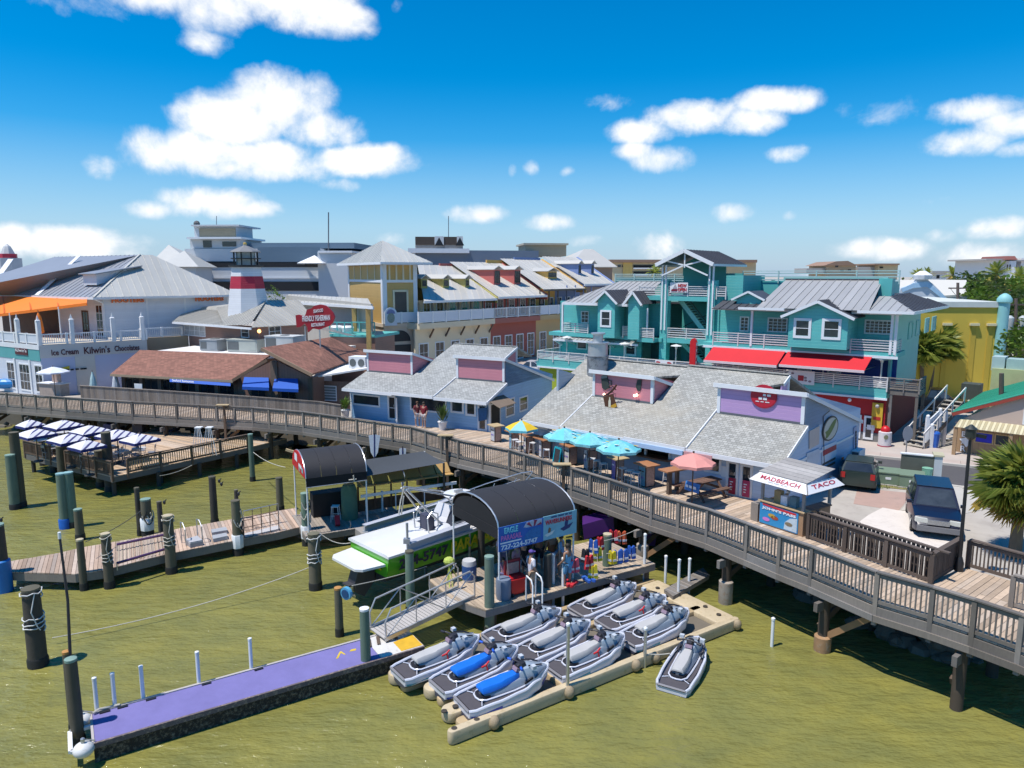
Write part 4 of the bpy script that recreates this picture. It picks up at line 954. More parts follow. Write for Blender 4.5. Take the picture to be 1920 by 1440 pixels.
for sg in(-1,1):
 se=s1 if sg>0 else s0
 seam_roof([T(sm,.85,ap+.06),T(se,.85,ev+.06),T(se,WB,ev+.06),T(sm,WB,ap+.06)],T.d*sg+UPV*-.4,MRD,tb,.55)
 MB().bar(T(sm,.82,ap),T(se,.82,ev),.08,.26).build('barge_board',TRIM,tb)
 MB().bar(T(se,.85,ev-.03),T(se,WB,ev-.03),.07,.16).build('gutter',TRIM,tb)
 MB().bar(T(sm,1.0,ap-1.02),T(sm+sg*(s1-s0)*.32,1.0,ev+.28),.06,.1).build('truss_member',TRIM,tb);MB().bar(T(sm,1.0,ap-1.0),T(sm+sg*(s1-s0)*.40,1.0,ev-.75),.06,.1).build('truss_member',TRIM,tb)
MB().bar(T(sm,1.0,ap-.1),T(sm,1.0,ap-1.2),.08,.08,T.d).build('truss_member',TRIM,tb)
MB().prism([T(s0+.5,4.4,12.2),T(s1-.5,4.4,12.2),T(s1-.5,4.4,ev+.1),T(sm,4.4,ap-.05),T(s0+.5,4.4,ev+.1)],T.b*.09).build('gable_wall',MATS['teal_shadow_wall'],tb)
nb=thing('now_open_sign','white NOW OPEN banner with red letters on the stair tower rail','banner',tuple(tp(T,1273,540,1.3)))
a,b=T.px(1256,548,1.3),T.px(1290,530,1.3)
MB().fbox(T,a[0],b[0],1.3,1.33,a[1],b[1]).build('sheet',M('banner_white',(.74,.73,.73),.6,.05),nb)
wd=b[0]-a[0];ht=b[1]-a[1]
ftext(T,1.29,'NOW',a[0]+wd*.46,a[1]+ht*.52,wd*.47,ht*.36,M('banner_red',(.42,.02,.03),.6),nb,bold=.04);ftext(T,1.29,'OPEN',a[0]+wd*.44,a[1]+ht*.1,wd*.5,ht*.36,MATS['banner_red'],nb,bold=.04)
MB().prism([T(a[0]+wd*x,1.29,a[1]+ht*y)for x,y in((.06,.1),(.42,.1),(.42,.34),(.1,.34))],-T.b*.006).build('emblem',M('banner_wine',(.18,.01,.03),.6),nb)
MB().prism([T(a[0]+wd*x,1.29,a[1]+ht*y)for x,y in((.16,.38),(.42,.38),(.3,.86))],-T.b*.006).build('emblem',M('banner_grey',(.35,.33,.35),.6),nb)
w6=.1
for(uu0,uu1,um,va,ve)in((1121,1153,1137,546,562),(1178,1199,1193,548,562)):
 q0,q1=tx(uu0,580,w6),tx(uu1,580,w6);qm=(q0+q1)/2;ga,ge=T.px(um,va,w6)[1],T.px(uu0,ve,w6)[1]
 MB().prism([T(q0,w6,L3-.1),T(q1,w6,L3-.1),T(q1,w6,ge),T(qm,w6,ga),T(q0,w6,ge)],T.b*1.4).build('bay_wall',TEAL,tb)
 for sg in(-1,1):
  se=qm+sg*((q1-q0)/2+.32);k=(ga-ge)/((q1-q0)/2);zz=ge-k*.32
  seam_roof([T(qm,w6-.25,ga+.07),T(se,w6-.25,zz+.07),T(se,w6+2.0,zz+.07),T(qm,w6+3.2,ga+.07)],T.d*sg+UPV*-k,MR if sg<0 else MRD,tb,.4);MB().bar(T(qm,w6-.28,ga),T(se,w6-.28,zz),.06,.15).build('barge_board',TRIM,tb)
winpx(T,w6,1126,581,1146,614,tb,nx=1,nz=2,fw=.14)
b0=tx(1055,600,1.2);b1_=tx(1103,600,1.2)
hrail(T,b0,b1_,1.2,1.2,L3,L3+.75,tb,n=4,step=1.3);hrail(T,b0,b0,1.3,3,L3,L3+.75,tb,n=4)
MB().fbox(T,b0-.07,b0+.07,1.13,1.27,L3,EV-.12).build('column',TRIM,tb);winpx(T,W3+.6,1090,583,1104,606,tb,nx=2,nz=3,fw=.06)
hrail(T,tx(1168,620,1.0),tx(1198,620,1.0),1.0,1.0,L3,L3+.75,tb,n=5,step=1.2);hrail(T,tx(1194,620,.4),sT0-.3,.4,.4,L3,L3+.72,tb,n=5,step=1.6)
MB().fbox(T,tx(1194,650,.4),sT0-.28,.35,W2,L3-.3,L3).build('third_floor_slab',TEALD,tb)
for(s_,ww)in((tx(1214,590,.6),.6),):MB().fbox(T,s_-.05,s_+.05,ww-.05,ww+.05,L3,EV-.3).build('column',TRIM,tb)
zt=T.px(1190,528,5.5)[1]
eL=tx(1055,577,.55);MR2([(eL,.55,EV-.05),(tx(1205,577,.55),.55,EV-.05),(tx(1240,528,5.5),5.5,zt),(tx(1162,530,5.5),5.5,zt)],MR,.45)
seam_roof([T(eL,.55,EV-.05),T(tx(1162,530,5.5),5.5,zt),T(eL+.4,9.5,EV-.05)],T.d+UPV*.4,MR,tb,.5)
MB().bar(T(eL,.53,EV-.12),T(tx(1205,577,.55),.53,EV-.12),.08,.2).build('gutter',TRIM,tb)
MB().fbox(T,tx(1155,520,6),sT0+.5,6,6.15,EV,zt+.35).build('parapet',TEALL,tb);hrail(T,tx(1155,520,6),sT0+.4,5.9,5.9,zt,zt+.6,tb,n=3,step=1.9,mat=MATS['rail_aqua'])
MB().fbox(T,sW0,sW0+.15,W2,DEP,GZ,EV-.1).build('side_wall',TEAL,tb);MB().fbox(T,sW0,sR,DEP,DEP+.15,GZ,EV).build('rear_wall',TEAL,tb)
MB().fbox(T,sW0+.2,sR-.2,DEP-4,DEP,EV-.2,EV+.05).build('roof_deck',MRD,tb)
for(u,v,lab)in((1063,632,'white patio heater at the far left end of the teal terrace'),(1171,644,'white patio heater in front of the left teal window'),(1268,648,'white patio heater just left of the red upright sign'),(1356,655,'white patio heater in front of the left red awning'),(1450,660,'white patio heater at the seam of the two red awnings'),(1545,667,'white patio heater in front of the right red awning'),(1654,673,'white patio heater at the right end of the terrace, near the palm')):
 s_,zt_=T.px(u,v,.45);h=thing('patio_heater',lab,'patio heater',tuple(T(s_,.45,FT)),'white mushroom heaters along the terrace')
 c=T(s_,.45,0);MB().lathe([(.05,FT),(.05,zt_-.25),(.09,zt_-.2),(.1,zt_-.08)],c,8).build('pole',RAILW,h,True)
 MB().lathe([(.02,zt_+.1),(.12,zt_+.07),(.36,zt_+.01),(.4,zt_-.03),(.36,zt_-.04),(.05,zt_-.02)][::-1],c,16).build('shade',M('heater_white',(.68,.68,.67),.35),h,True);MB().lathe([(.16,FT),(.16,FT+.3),(.06,FT+.34)],c,10).build('base',RAILW,h,True)
vs=thing('red_blade_sign','tall round topped bright red upright sign with white edging on the teal building','sign',tuple(tp(T,1298,690,-.5)))
a=T.px(1292,690,-.5);zt_=T.px(1292,634,-.5)[1];zb_=T.px(1292,712,-.5)[1];ws=T.px(1303,690,-.5)[0]-a[0]
prof=[T(a[0]+ws*x,-.5,z)for x,z in((0,zb_),(1,zb_),(1,zt_-.25),(.8,zt_-.06),(.5,zt_),(.2,zt_-.06),(0,zt_-.25))]
MB().prism(prof,T.b*.28).build('body',RED,vs)
ex=T.d*.012
MB().prism([T(a[0]+ws+.003,-.44+.16*x,z)for x,z in((0,zb_+.05),(1,zb_+.05),(1,zt_-.3),(0,zt_-.3))],ex).build('edge_panel',TRIM,vs)
for k in range(6):MB().prism([T(a[0]+ws+.017,-.41+.1*x,zt_-.5-.42*k-.26*y)for x,y in((0,1),(1,1),(1,0),(0,0))],ex*.5).build('letter_block',RED,vs)
MB().tube([T(a[0]+ws,-.3,zt_-.5),T(a[0]+ws+.9,.9,zt_-.45)],.05,6).build('arm',TEALL,vs)
for(q,lab,seed)in(((1228,678,1262,697),'white banner with red lobster shapes tied to the left terrace rail',4),((1477,697,1528,718),'white banner with dark sketches and a red block tied to the right terrace rail',9)):
 a,b=T.px(q[0],q[3],-.12),T.px(q[2],q[1],-.12);bn=thing('rail_banner',lab,'banner',tuple(T(a[0],-.12,a[1])))
 MB().fbox(T,a[0],b[0],-.13,-.1,a[1],b[1]).build('sheet',MATS['banner_white'],bn);wd=b[0]-a[0];ht=b[1]-a[1];r_=random.Random(seed)
 if seed==4:
  for x in(.18,.8):
   MB().prism([T(a[0]+wd*(x+.13*p),-.135,a[1]+ht*y)for p,y in((-1,.9),(-.2,.95),(.9,.88),(.6,.55),(-.2,.5),(-.9,.6))],-T.b*.006).build('print',MATS['banner_red'],bn)
  bars(T(a[0]+wd*.08,-.135,a[1]+ht*.2),T.d,UPV,wd*.8,ht*.16,M('banner_text',(.25,.18,.2),.6),bn,5,3)
 else:
  MB().fbox(T,a[0]+wd*.38,a[0]+wd*.6,-.14,-.131,a[1]+ht*.25,a[1]+ht*.65).build('print',MATS['banner_red'],bn)
  for k in range(12):
   x,y=r_.uniform(.05,.92),r_.uniform(.2,.85)
   if.33<x<.62:continue
   MB().prism(ellipse(T(a[0]+wd*x,-.132,a[1]+ht*y),T.d,UPV,.1,.07,8),-T.b*.006).build('print',MATS['banner_text']if 'banner_text' in MATS else BLACK,bn)
ws_=thing('timber_stair','weathered grey outdoor timber stair with handrails beside the red wall','stairs',tuple(at(1715,838,GZ)))
MB().fbox(T,.05,1.7,.2,2.6,FB+.3,FT-.02).build('landing',GREYW,ws_);hrail(T,.05,1.7,.15,.15,FT,6.15,ws_,n=5,step=.8,mat=GREYW);hrail(T,1.68,1.68,.2,2.2,FT,6.15,ws_,n=5,mat=GREYW)
for s_,w_ in((.2,.3),(1.6,.3),(1.6,2.4)):MB().fbox(T,s_-.08,s_+.08,w_-.08,w_+.08,GZ,FB+.3).build('post',GREYW,ws_)
pb=at(1712,842,GZ);ptop=T(3.2,3.6,4.6);dirn=(ptop-pb);hd=V3((dirn.x,dirn.y,0)).normalized();sdv=V3((hd.y,-hd.x,0))
for sg in(-.55,.55):
 MB().bar(pb+sdv*sg+UPV*.1,ptop+sdv*sg,.06,.26).build('stringer',GREYW,ws_);MB().bar(pb+sdv*sg+UPV*1.0,ptop+sdv*sg+UPV*.9,.06,.1).build('handrail',RAILW,ws_)
 for f in(.02,.35,.68,.98):q=pb.lerp(ptop,f)+sdv*sg;MB().bar(q,q+UPV*.98,.07,.07).build('post',RAILW,ws_)
for i in range(12):
 q=pb.lerp(ptop,(i+.5)/12);MB().hex(q+UPV*.1,hd*.13,sdv*.52,UPV*.022).build('step',M('step_tan',(.4,.36,.3),.8,.2,3),ws_)
 #  LEFT: WHITE DECK RESTAURANT OVER THE ICE CREAM SHOP
KC=at(82,738,DZ);KF=Fr(KC,41);KL=Fr(KC,-31)
WST=siding('white_siding',(.66,.69,.74),.16,groove=.9);STUC=M('cream_stucco',(.62,.57,.50),.8,.08,1.2,.1,25);LAV=M('lavender_stucco',(.50,.52,.66),.8,.08,1,.1,25)
kb_=thing('ice_cream_building','white two storey waterfront building with lettered ice cream shop under an open roof deck','building',tuple(KC))
ZS0,ZS1=5.4,6.5
sE=KF.px(275,640,0)[0]
MB().fbox(KL,-14,-.0,.0,.2,GZ,5.15).build('front_wall',WST,kb_);MB().fbox(KL,-14,0,-.03,.2,5.15,6.1).build('shop_band',M('band_teal',(.10,.36,.36),.6,.08),kb_);MB().fbox(KL,-14,.02,-.06,.2,6.1,6.5).build('cornice',TRIM,kb_)
MB().fbox(KF,0,sE,.01,.2,GZ,ZS0).build('side_wall',LAV,kb_);MB().fbox(KF,0,sE,-.04,.2,ZS0,ZS1).build('sign_band',M('sign_band_stone',(.60,.56,.52),.8,.06),kb_)
MB().fbox(KF,2.5,4.0,-.05,.009,GZ,ZS0).build('pilaster',STUC,kb_)
for(u0,v0,u1,nx)in((12,677,28,2),(35,680,56,3),(64,683,79,2)):door(KL,0,u0,v0,u1,DZ,kb_,nz=3,nx=nx)
for u in(30,58):s_=KL.px(u,700,0)[0];MB().fbox(KL,s_-.12,s_+.12,-.08,-.005,GZ,5.15).build('pilaster',TRIM,kb_)
DKB=M('sign_maroon',(.10,.02,.025),.6,.1)
for(txt,ua,ub,va,vb)in(('Ice Cream',97,147,667,656),('Kilwin\'s',158,206,664,651),('Chocolates',215,261,659,648)):
 a,b=KF.px(ua,va,-.06),KF.px(ub,vb,-.06);ftext(KF,-.06,txt,a[0],a[1],b[0]-a[0],.62 if 'K' in txt else.5,DKB,kb_,bold=.02,name='shop_lettering')
a,b=KL.px(29,664,-.06),KL.px(51,654,-.06);o=MB().fbox(KL,a[0],b[0],-.08,-.035,a[1],b[1]);o=o.build('shop_sign',DKB,kb_);ftext(KL,-.085,"Kilwin's",a[0]+.12,a[1]+.25,(b[0]-a[0])-.24,.28,TRIM,o)
ys=thing('yellow_banner','narrow yellow banner with dark lettering on the lavender wall above the white umbrella','banner',tuple(tp(KF,115,690,-.1)))
q=[tp(KF,*p,-.1)for p in((97,694),(130,686),(131,693),(98,701))];MB().prism(q,KF.b*.03).build('sheet',M('banner_yellow',(.6,.46,.03),.6,.12),ys);bars(tp(KF,100,697,-.13),KF.d,UPV,2.6,.14,BLACK,ys,5,2)
deckp=[KL(-14,0,ZS1),KL(0,0,ZS1),KF(sE,0,ZS1),KF(sE,11,ZS1),KL(-14,11,ZS1)]
MB().slab(deckp,.15).build('roof_deck',M('deck_tan',(.52,.46,.37),.8,.1),kb_)
def white_rail(fr,s0,s1,w,z,parent,h=.85,step=2.1,bs=.16,solid=False):
 m=MB();m.fbox(fr,s0,s1,w-.05,w+.05,z+h-.05,z+h+.04);o=m.build('balustrade',WHITE,parent)
 MB().fbox(fr,s0,s1,w-.03,w+.03,z+.08,z+.16).build('rail',WHITE,o)
 k=max(1,round(abs(s1-s0)/step));ds=(s1-s0)/k
 for i in range(k+1):MB().fbox(fr,s0+ds*i-.08,s0+ds*i+.08,w-.08,w+.08,z,z+h+.08).build('post',WHITE,o)
 if solid:MB().fbox(fr,s0,s1,w-.02,w+.02,z+.16,z+h-.05).build('infill_panel',M('panel_white',(.62,.66,.72),.5,.05),o);return o
 mm=MB();n_=int(abs(s1-s0)/bs)
 for i in range(1,n_):mm.fbox(fr,s0+(s1-s0)*i/n_-.022,s0+(s1-s0)*i/n_+.022,w-.02,w+.02,z+.16,z+h-.05)
 if mm.v:stuff(mm.build('baluster',WHITE,o))
 return o
white_rail(KF,0,sE,.1,ZS1,kb_);white_rail(KL,-14,-.1,.1,ZS1,kb_,solid=True)
sE2=KF.px(340,620,2)[0]
MB().fbox(KF,sE+.02,sE2,2,2.2,GZ,ZS1-.5).build('side_wall',LAV,kb_);MB().fbox(KF,sE+.02,sE2+.5,1.7,2.2,5.0,ZS1).build('tan_band',M('tan_stucco',(.36,.29,.2),.8,.1),kb_);white_rail(KF,sE+.1,sE2,1.9,ZS1,kb_);white_rail(Fr(KF(sE,0,0),131),0,1.9,0,ZS1,kb_)
for(u,fr)in((33,KL),(72,KL),(135,KF),(212,KF),(267,KF)):
 s_=fr.px(u,620,.1)[0];c=fr(s_,.1,0)
 MB().hex(c+UPV*(ZS1+.95),fr.d*.15,fr.b*.15,UPV*1.0).lathe([(.23,ZS1+1.95),(.23,ZS1+2.05),(.12,ZS1+2.1),(.01,ZS1+2.5)],c,4).build('lamp_post_pier',WHITE,kb_)
WU=5.0
sU0,zU=KF.px(190,557,WU);sU1,_=KF.px(428,551,WU);zE=zU
MB().fbox(KF,sU0,sU1,WU,WU+.2,ZS1-.3,zE).build('upper_side_wall',WST,kb_)
for s_ in(sU0+.1,sU0+(sU1-sU0)*.33,sU0+(sU1-sU0)*.63,sU1-.1):MB().fbox(KF,s_-.09,s_+.09,WU-.04,WU-.002,ZS1,zE).build('corner_board',TRIM,kb_)
UC=KF(sU0,WU,0);UL=Fr(UC,-31)
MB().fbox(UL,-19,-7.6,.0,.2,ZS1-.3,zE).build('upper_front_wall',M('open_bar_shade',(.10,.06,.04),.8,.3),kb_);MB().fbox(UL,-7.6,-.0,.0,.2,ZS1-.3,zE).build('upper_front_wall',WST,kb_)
door(UL,0,178,570,192,ZS1,kb_,nz=4,nx=2);door(UL,0,153,582,165,ZS1,kb_,fmat=BROWNW,nz=2,nx=2)
ORG=M('orange_letters',(.72,.17,.04),.5,.06)
for(ua,va,ub,vb)in((209,568,270,558),(366,565,419,555)):
 a,b=KF.px(ua,va,WU-.1),KF.px(ub,vb,WU-.1);ftext(KF,WU-.1,'HOOTERS',a[0],a[1],b[0]-a[0],b[1]-a[1],ORG,kb_,bold=.05,name='orange_lettering',th=.08)
MRL=metal_roof('light_metal_roof',(.50,.49,.45));MRG=metal_roof('blue_grey_metal_roof',(.30,.31,.335))
pk=tp(KF,262,478,WU+4.2);e0_=KF(sU0-.8,WU-.8,zE);e1_=KF(sU1+.8,WU-.8,zE)
seam_roof([e0_,e1_,pk+KF.d*1.2,pk],KF.b+UPV*.5,MRL,kb_,.62)
eL_=UL(-20,-.9,zE);rl=pk+UL.d*-16
seam_roof([eL_,e0_,pk,rl],UL.b+UPV*.5,MRG,kb_,.8)
MB().slab([e1_,KF(sU1+.8,WU+10,zE),pk+KF.d*1.2],.1).build('roof_hip',MRL,kb_);MB().slab([pk,pk+KF.d*1.2,KF(sU1+.8,WU+10,zE),KF(sU0-12,WU+14,zE),rl],.1).build('roof_rear',MRG,kb_)
for a,b in((e0_,e1_),(eL_,e0_)):MB().bar(a-UPV*.1,b-UPV*.1,.1,.2).build('gutter',TRIM,kb_)
MB().bar(e0_+UPV*.05,pk+UPV*.07,.2,.06).build('hip_cap',MRL,kb_)
for(uf,vf,ub_,vb_)in((68,547,148,480),(-30,520,20,486)):
 p0=UL.px(uf,vf,-.9);a=UL(p0[0],-.9,zE+.06);b=tp(UL,ub_,vb_,3.9);MB().bar(a,b,.55,.06).build('valley_flashing',TRIM,kb_)
for(u0,v0,u1,v1,lab)in((22,513,58,527,1),(157,514,180,534,0)):
 a=UL.px(u0,v1,.4);b=UL.px(u1,v0,.4)
 MB().prism([UL(b[0],.4,a[1]),UL(b[0],.4,b[1]),UL(b[0],4.4,b[1]+.6),UL(b[0],2.5,a[1]+.5)],UL.d*-(b[0]-a[0])).build('dormer',WST,kb_)
 MB().slab([UL(a[0]-.3,.1,b[1]+.05),UL(b[0]+.4,.1,b[1]+.05),UL(b[0]+.4,4.8,b[1]+.85),UL(a[0]-.3,4.8,b[1]+.85)],.1).build('dormer_roof',MRG,kb_)
 if lab:ftext(UL,.34,'HOOTERS',a[0]+.1,a[1]+.1,b[0]-a[0]-.2,(b[1]-a[1])*.7,ORG,kb_,bold=.05,name='orange_lettering')
MB().tube([e0_-UPV*.15,e0_+KF.b*.6-UPV*.5+KF.d*.8,UC+KF.d*.1-KF.b*.08-UPV*-(zE-.8),UC+KF.d*.1-KF.b*.08+UPV*ZS1],.07,6).build('downpipe',TRIM,kb_)
oa=thing('orange_awning','wide bright orange fabric awning over the white roof deck','awning',tuple(tp(UL,80,570,0)))
P4=[tp(UL,-40,547,-.1),tp(UL,163,556,-.1),tp(UL,163,568,-2.4),tp(UL,-40,594,-5.2)]
MB().prism(P4,UPV*-.06).build('canopy',M('orange_canvas',(.85,.20,.015),.7,.08,2),oa)
for k in range(1,4):MB().bar(P4[0].lerp(P4[1],k/4)+UPV*.03,P4[3].lerp(P4[2],k/4)+UPV*.03,.12,.03).build('seam',M('orange_seam',(.60,.12,.01),.7),oa)
MB().bar(P4[3]-UPV*.1,P4[2]-UPV*.1,.05,.25).build('valance',MATS['orange_canvas'],oa)
for f in(.3,.75):p=P4[3].lerp(P4[2],f);MB().tube([p,V3((p.x,p.y,ZS1))],.06,6).build('pole',WHITE,oa)
cu=thing('closed_umbrella','closed orange patio umbrella on the white roof deck','umbrella',tuple(tp(KL,75,610,2.6)))
c=tp(KL,75,622,2.2);c=V3((c.x,c.y,0));MB().lathe([(.05,ZS1),(.06,ZS1+.6),(.34,ZS1+.75),(.3,ZS1+1.4),(.2,ZS1+2.1),(.05,ZS1+2.5)],c,9).build('canopy',MATS['orange_canvas'],cu);MB().tube([c+UPV*ZS1,c+UPV*(ZS1+2.7)],.035,6).build('pole',BROWNW,cu)
#  BROWN SEAFOOD RESTAURANT
R=Fr(at(152,750,DZ)+V3((.5,1.7,0)),-17.5)
BRN=siding('brown_boards',(.20,.115,.085),.24,vertical=-17.5,groove=.6);SHB=shingles('brown_shingle',(.25,.115,.08),-17.5,.22,.35,.22)
rb=thing('seafood_restaurant','low brown boarded seafood restaurant with brown shingle roofs and blue awnings','building',tuple(R(8,4,GZ)))
e0,ze=R.px(207,701,-.5);e1,_=R.px(437,713,-.5)
w0_,_=R.px(232,730,.4);sG0=R.px(442,720,.4)[0];sG1=R.px(586,720,.4)[0]
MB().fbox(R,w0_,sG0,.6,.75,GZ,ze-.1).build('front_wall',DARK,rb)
for k in range(7):s_=w0_+(sG0-w0_)*k/6;MB().fbox(R,s_-.16,s_+.16,.4,.6,GZ,ze-.12).build('pier',BRN,rb)
for k in range(6):
 s_=w0_+(sG0-w0_)*k/6;window(R,.52,s_+.2,s_+(sG0-w0_)/6-.2,3.0,ze-.25,rb,fmat=BROWNW,nx=2,nz=1,fw=.07)
zt=R.px(262,656,4.6)[1];t0,t1=R.px(262,656,4.6)[0],R.px(507,668,4.6)[0]
MB().slab([R(e0,-.5,ze),R(e1,-.5,ze),R(t1,4.6,zt),R(t0,4.6,zt)],.12).build('roof',SHB,rb);MB().slab([R(e0,-.5,ze),R(t0,4.6,zt),R(e0+.2,9,ze)],.12).build('roof',SHB,rb)
MB().bar(R(e0,-.53,ze-.1),R(e1,-.53,ze-.1),.06,.18).build('fascia',M('tan_trim',(.36,.27,.18),.7),rb)
ap=R.px(506,674,-.1);zr_=R.px(586,706,.4)[1]
MB().prism([R(sG0-.2,.4,GZ),R(sG1,.4,GZ),R(sG1,.4,zr_-.1),R(ap[0],.4,ap[1]-.1),R(sG0-.2,.4,ze-.15)],R.b*.15).build('gable_wall',BRN,rb)
MB().bar(R(e1,-.55,ze-.02),R(ap[0],-.45,ap[1]+.0),.1,.22).build('barge_board',BROWNW,rb)
a=tp(R,490,652,-.5);b=tp(R,585,701,-.5);za=a.z
c_=at(690,664,b.z);d_=R(R.sw(620,632,za)[0],min(R.sw(620,632,za)[1],16),za);c_=R(R.sw(690,664,b.z)[0],R.sw(690,664,b.z)[1],b.z)
MB().slab([a,b,c_,d_],.14).build('roof',SHB,rb);MB().bar(a-UPV*.1,b-UPV*.1,.1,.24).build('barge_board',M('barge_tan',(.30,.2,.13),.7),rb)
MB().fbox(R,ap[0]-.3,ap[0]+.3,.3,.39,GZ,ap[1]-.2).build('pier',BROWNW,rb);MB().fbox(R,sG1-.3,sG1+.05,.28,.39,GZ,zr_-.1).build('pier',BROWNW,rb)
sW=R.px(655,740,2.0)[0]
MB().fbox(R,sG1,sW+1,2.0,2.15,GZ,4.3).build('side_wall',BRN,rb);MB().fbox(R,sG1-.15,sG1,.55,2.0,GZ,zr_-.1).build('return_wall',BRN,rb)
winpx(R,2.0,598,722,632,752,rb,nx=1,nz=5,fw=.06,pmat=M('shutter_grey',(.2,.2,.2),.5,.2))
MB().slab([tp(R,588,706,1.2),tp(R,688,690,1.2),tp(R,690,676,8),tp(R,600,688,8)],.12).build('flat_roof',M('white_membrane',(.72,.70,.68),.7,.1,.8),rb)
MB().slab([R(t0+1,4.3,zt-.12),R(t1-.2,4.3,zt-.12),R(t1+2,15,zt-.12),R(t0+1,15,zt-.12)],.2).build('flat_roof',MATS['white_membrane'],rb)
MB().slab([R(e0+.3,.76,GZ+.02),R(t1,.76,GZ+.02),R(t1,15,GZ+.02),R(e0+.3,15,GZ+.02)],.1).build('floor',DARK,rb)
for(u0,u1)in((470,500),(526,557)):winpx(R,.4,u0,728,u1,752,rb,nx=2,nz=1,fmat=BROWNW,fw=.07)
AWB=M('blue_awning',(.008,.085,.42),.7,.08,2)
for(ua,ub,va,vb,lab)in((455,503,707,727,'square blue window awning on the left of the brown gable wall'),(512,558,709,730,'square blue window awning on the right of the brown gable wall')):
 aw=thing('blue_awning',lab,'awning',tuple(tp(R,ua,va,.3)),'blue window awnings on the brown gable');a,b,c,d=tp(R,ua+3,va,.39),tp(R,ub,va+1,.39),tp(R,ub+1,vb,-.7),tp(R,ua-1,vb-2,-.7)
 m=MB();m.prism([a,b,c,d],UPV*-.03);m.build('canopy',AWB,aw);MB().prism([d,c,c-UPV*.22,d-UPV*.22],R.b*.02).build('valance',AWB,aw)
 for p,q in((a,d),(b,c)):MB().prism([p,q,V3((p.x,p.y,q.z))],R.d*.02).build('cheek',AWB,aw)
la=thing('long_blue_awning','long blue awning with white restaurant lettering under the brown shingle eave','awning',tuple(tp(R,320,715,-.6)))
q=[tp(R,*p)for p in((318,708,-.45),(432,716,-.45),(432,724,-.8),(318,716,-.8))]
MB().prism(q,R.b*.03).build('canopy',AWB,la)
xd=(q[2]-q[3]).normalized();yd=(q[0]-q[3]).normalized()
text('Seafood Restaurant',q[3]+xd*.3+yd*.08-R.b*.04,xd,yd,(q[2]-q[3]).length*.36,.3,TRIM,la,th=.02)
fs2=thing('fish_shaped_sign','large dark red fish shaped sign with white lettering on posts above the brown roof','sign',tuple(tp(R,590,632,8)))
wS2=5.4;FP=lambda u,v,o=0:tp(R,u,v,wS2+o)
outl=[(554,591),(560,590),(570,594),(573,589),(575,581),(584,578),(590,573),(600,571),(610,573),(617,579),(624,587),(627,594),(624,604),(617,611),(606,615),(598,618),(588,616),(584,617),(577,623),(576,613),(571,607),(562,613),(556,614)]
MB().prism([FP(*q)for q in outl],R.b*.16).build('board',M('fish_sign_red',(.32,.012,.022),.5,.1),fs2)
for(t_,u0,v0,u1,v1)in(('SEAFOOD',588,587,606,579),('FRIENDLY FISHERMAN',567,603,619,590),('RESTAURANT',584,613,609,605)):
 a=FP(u0,v0,-.02);b=FP(u1,v0-2.5,-.02);d=b-a;text(t_,a,d,UPV,d.length,abs(FP(u0,v1,0).z-FP(u0,v0,0).z)*.8,M('sign_white',(.74,.72,.72),.5),fs2,bold=.015,th=.02)
for(u,vb_)in((572,645),(599,640)):a=FP(u,612,.08);MB().tube([a,V3((a.x,a.y,a.z-2.2))],.06,6).build('post',STEEL,fs2)
for k in range(3):a=FP(612+k*6,632,2.5+k);MB().tube([FP(590+k*8,614,.2),a+R.b*2+R.d*1],.03,5).build('guy_wire',M('pale_wire',(.6,.55,.5),.6),fs2)
for(u0,u1,v0,v1,lab,col)in((375,407,638,656,'smallest grey rooftop air conditioner, left of the others',(.30,.32,.33)),(426,482,637,662,'large pale grey green rooftop air conditioner, in the middle of three',(.42,.44,.39)),(497,550,631,652,'white rooftop unit with sloped hood, right of the big air conditioner',(.55,.56,.54))):
 a=R.px(u0,v1,6.4);b=R.px(u1,v1,6.4);zt_=R.px(u0,v0,6.4)[1];ac=thing('rooftop_unit',lab,'air conditioner',tuple(R(a[0],6.4,a[1])),'rooftop units on the white flat roof');zb_=zt-.1
 mm=M('ac_metal_%d'%u0,col,.5,.1,2);h=max(zt_-zb_,.8)
 MB().fbox(R,a[0],b[0],6.4,8.2,zb_+.08,zb_+h).build('case',mm,ac);MB().fbox(R,a[0]-.04,b[0]+.04,6.36,8.24,zb_+h,zb_+h+.06).build('lid',mm,ac)
 MB().fbox(R,a[0]+.1,a[0]+(b[0]-a[0])*.4,6.38,6.399,zb_+.2,zb_+h-.12).build('grille',M('grille_grey',(.12,.13,.13),.6),ac);MB().fbox(R,b[0]-.7,b[0]-.1,6.38,6.399,zb_+.2,zb_+h-.12).build('panel',mm,ac)
 MB().lathe([(.4,zb_+h+.06),(.4,zb_+h+.1)],R((a[0]+b[0])/2,7.3,0),14).build('fan_guard',MATS['grille_grey'],ac);MB().fbox(R,a[0],b[0],6.5,8.1,zb_,zb_+.08).build('curb',STEEL,ac)
gu=thing('fallen_duct','white duct unit with dark fans at the right edge of the brown roof','air conditioner',tuple(tp(R,678,688,3)))
c=tp(R,676,690,2.5);MB().hex(c+UPV*.45,R.d*.7,R.b*.5,UPV*.45).build('case',WHITE,gu)
for k in(-.35,.35):MB().prism(ellipse(c+R.d*k-R.b*.51+UPV*.45,R.d,UPV,.27,.3,12),-R.b*.02).build('fan',MATS['grille_grey'],gu)
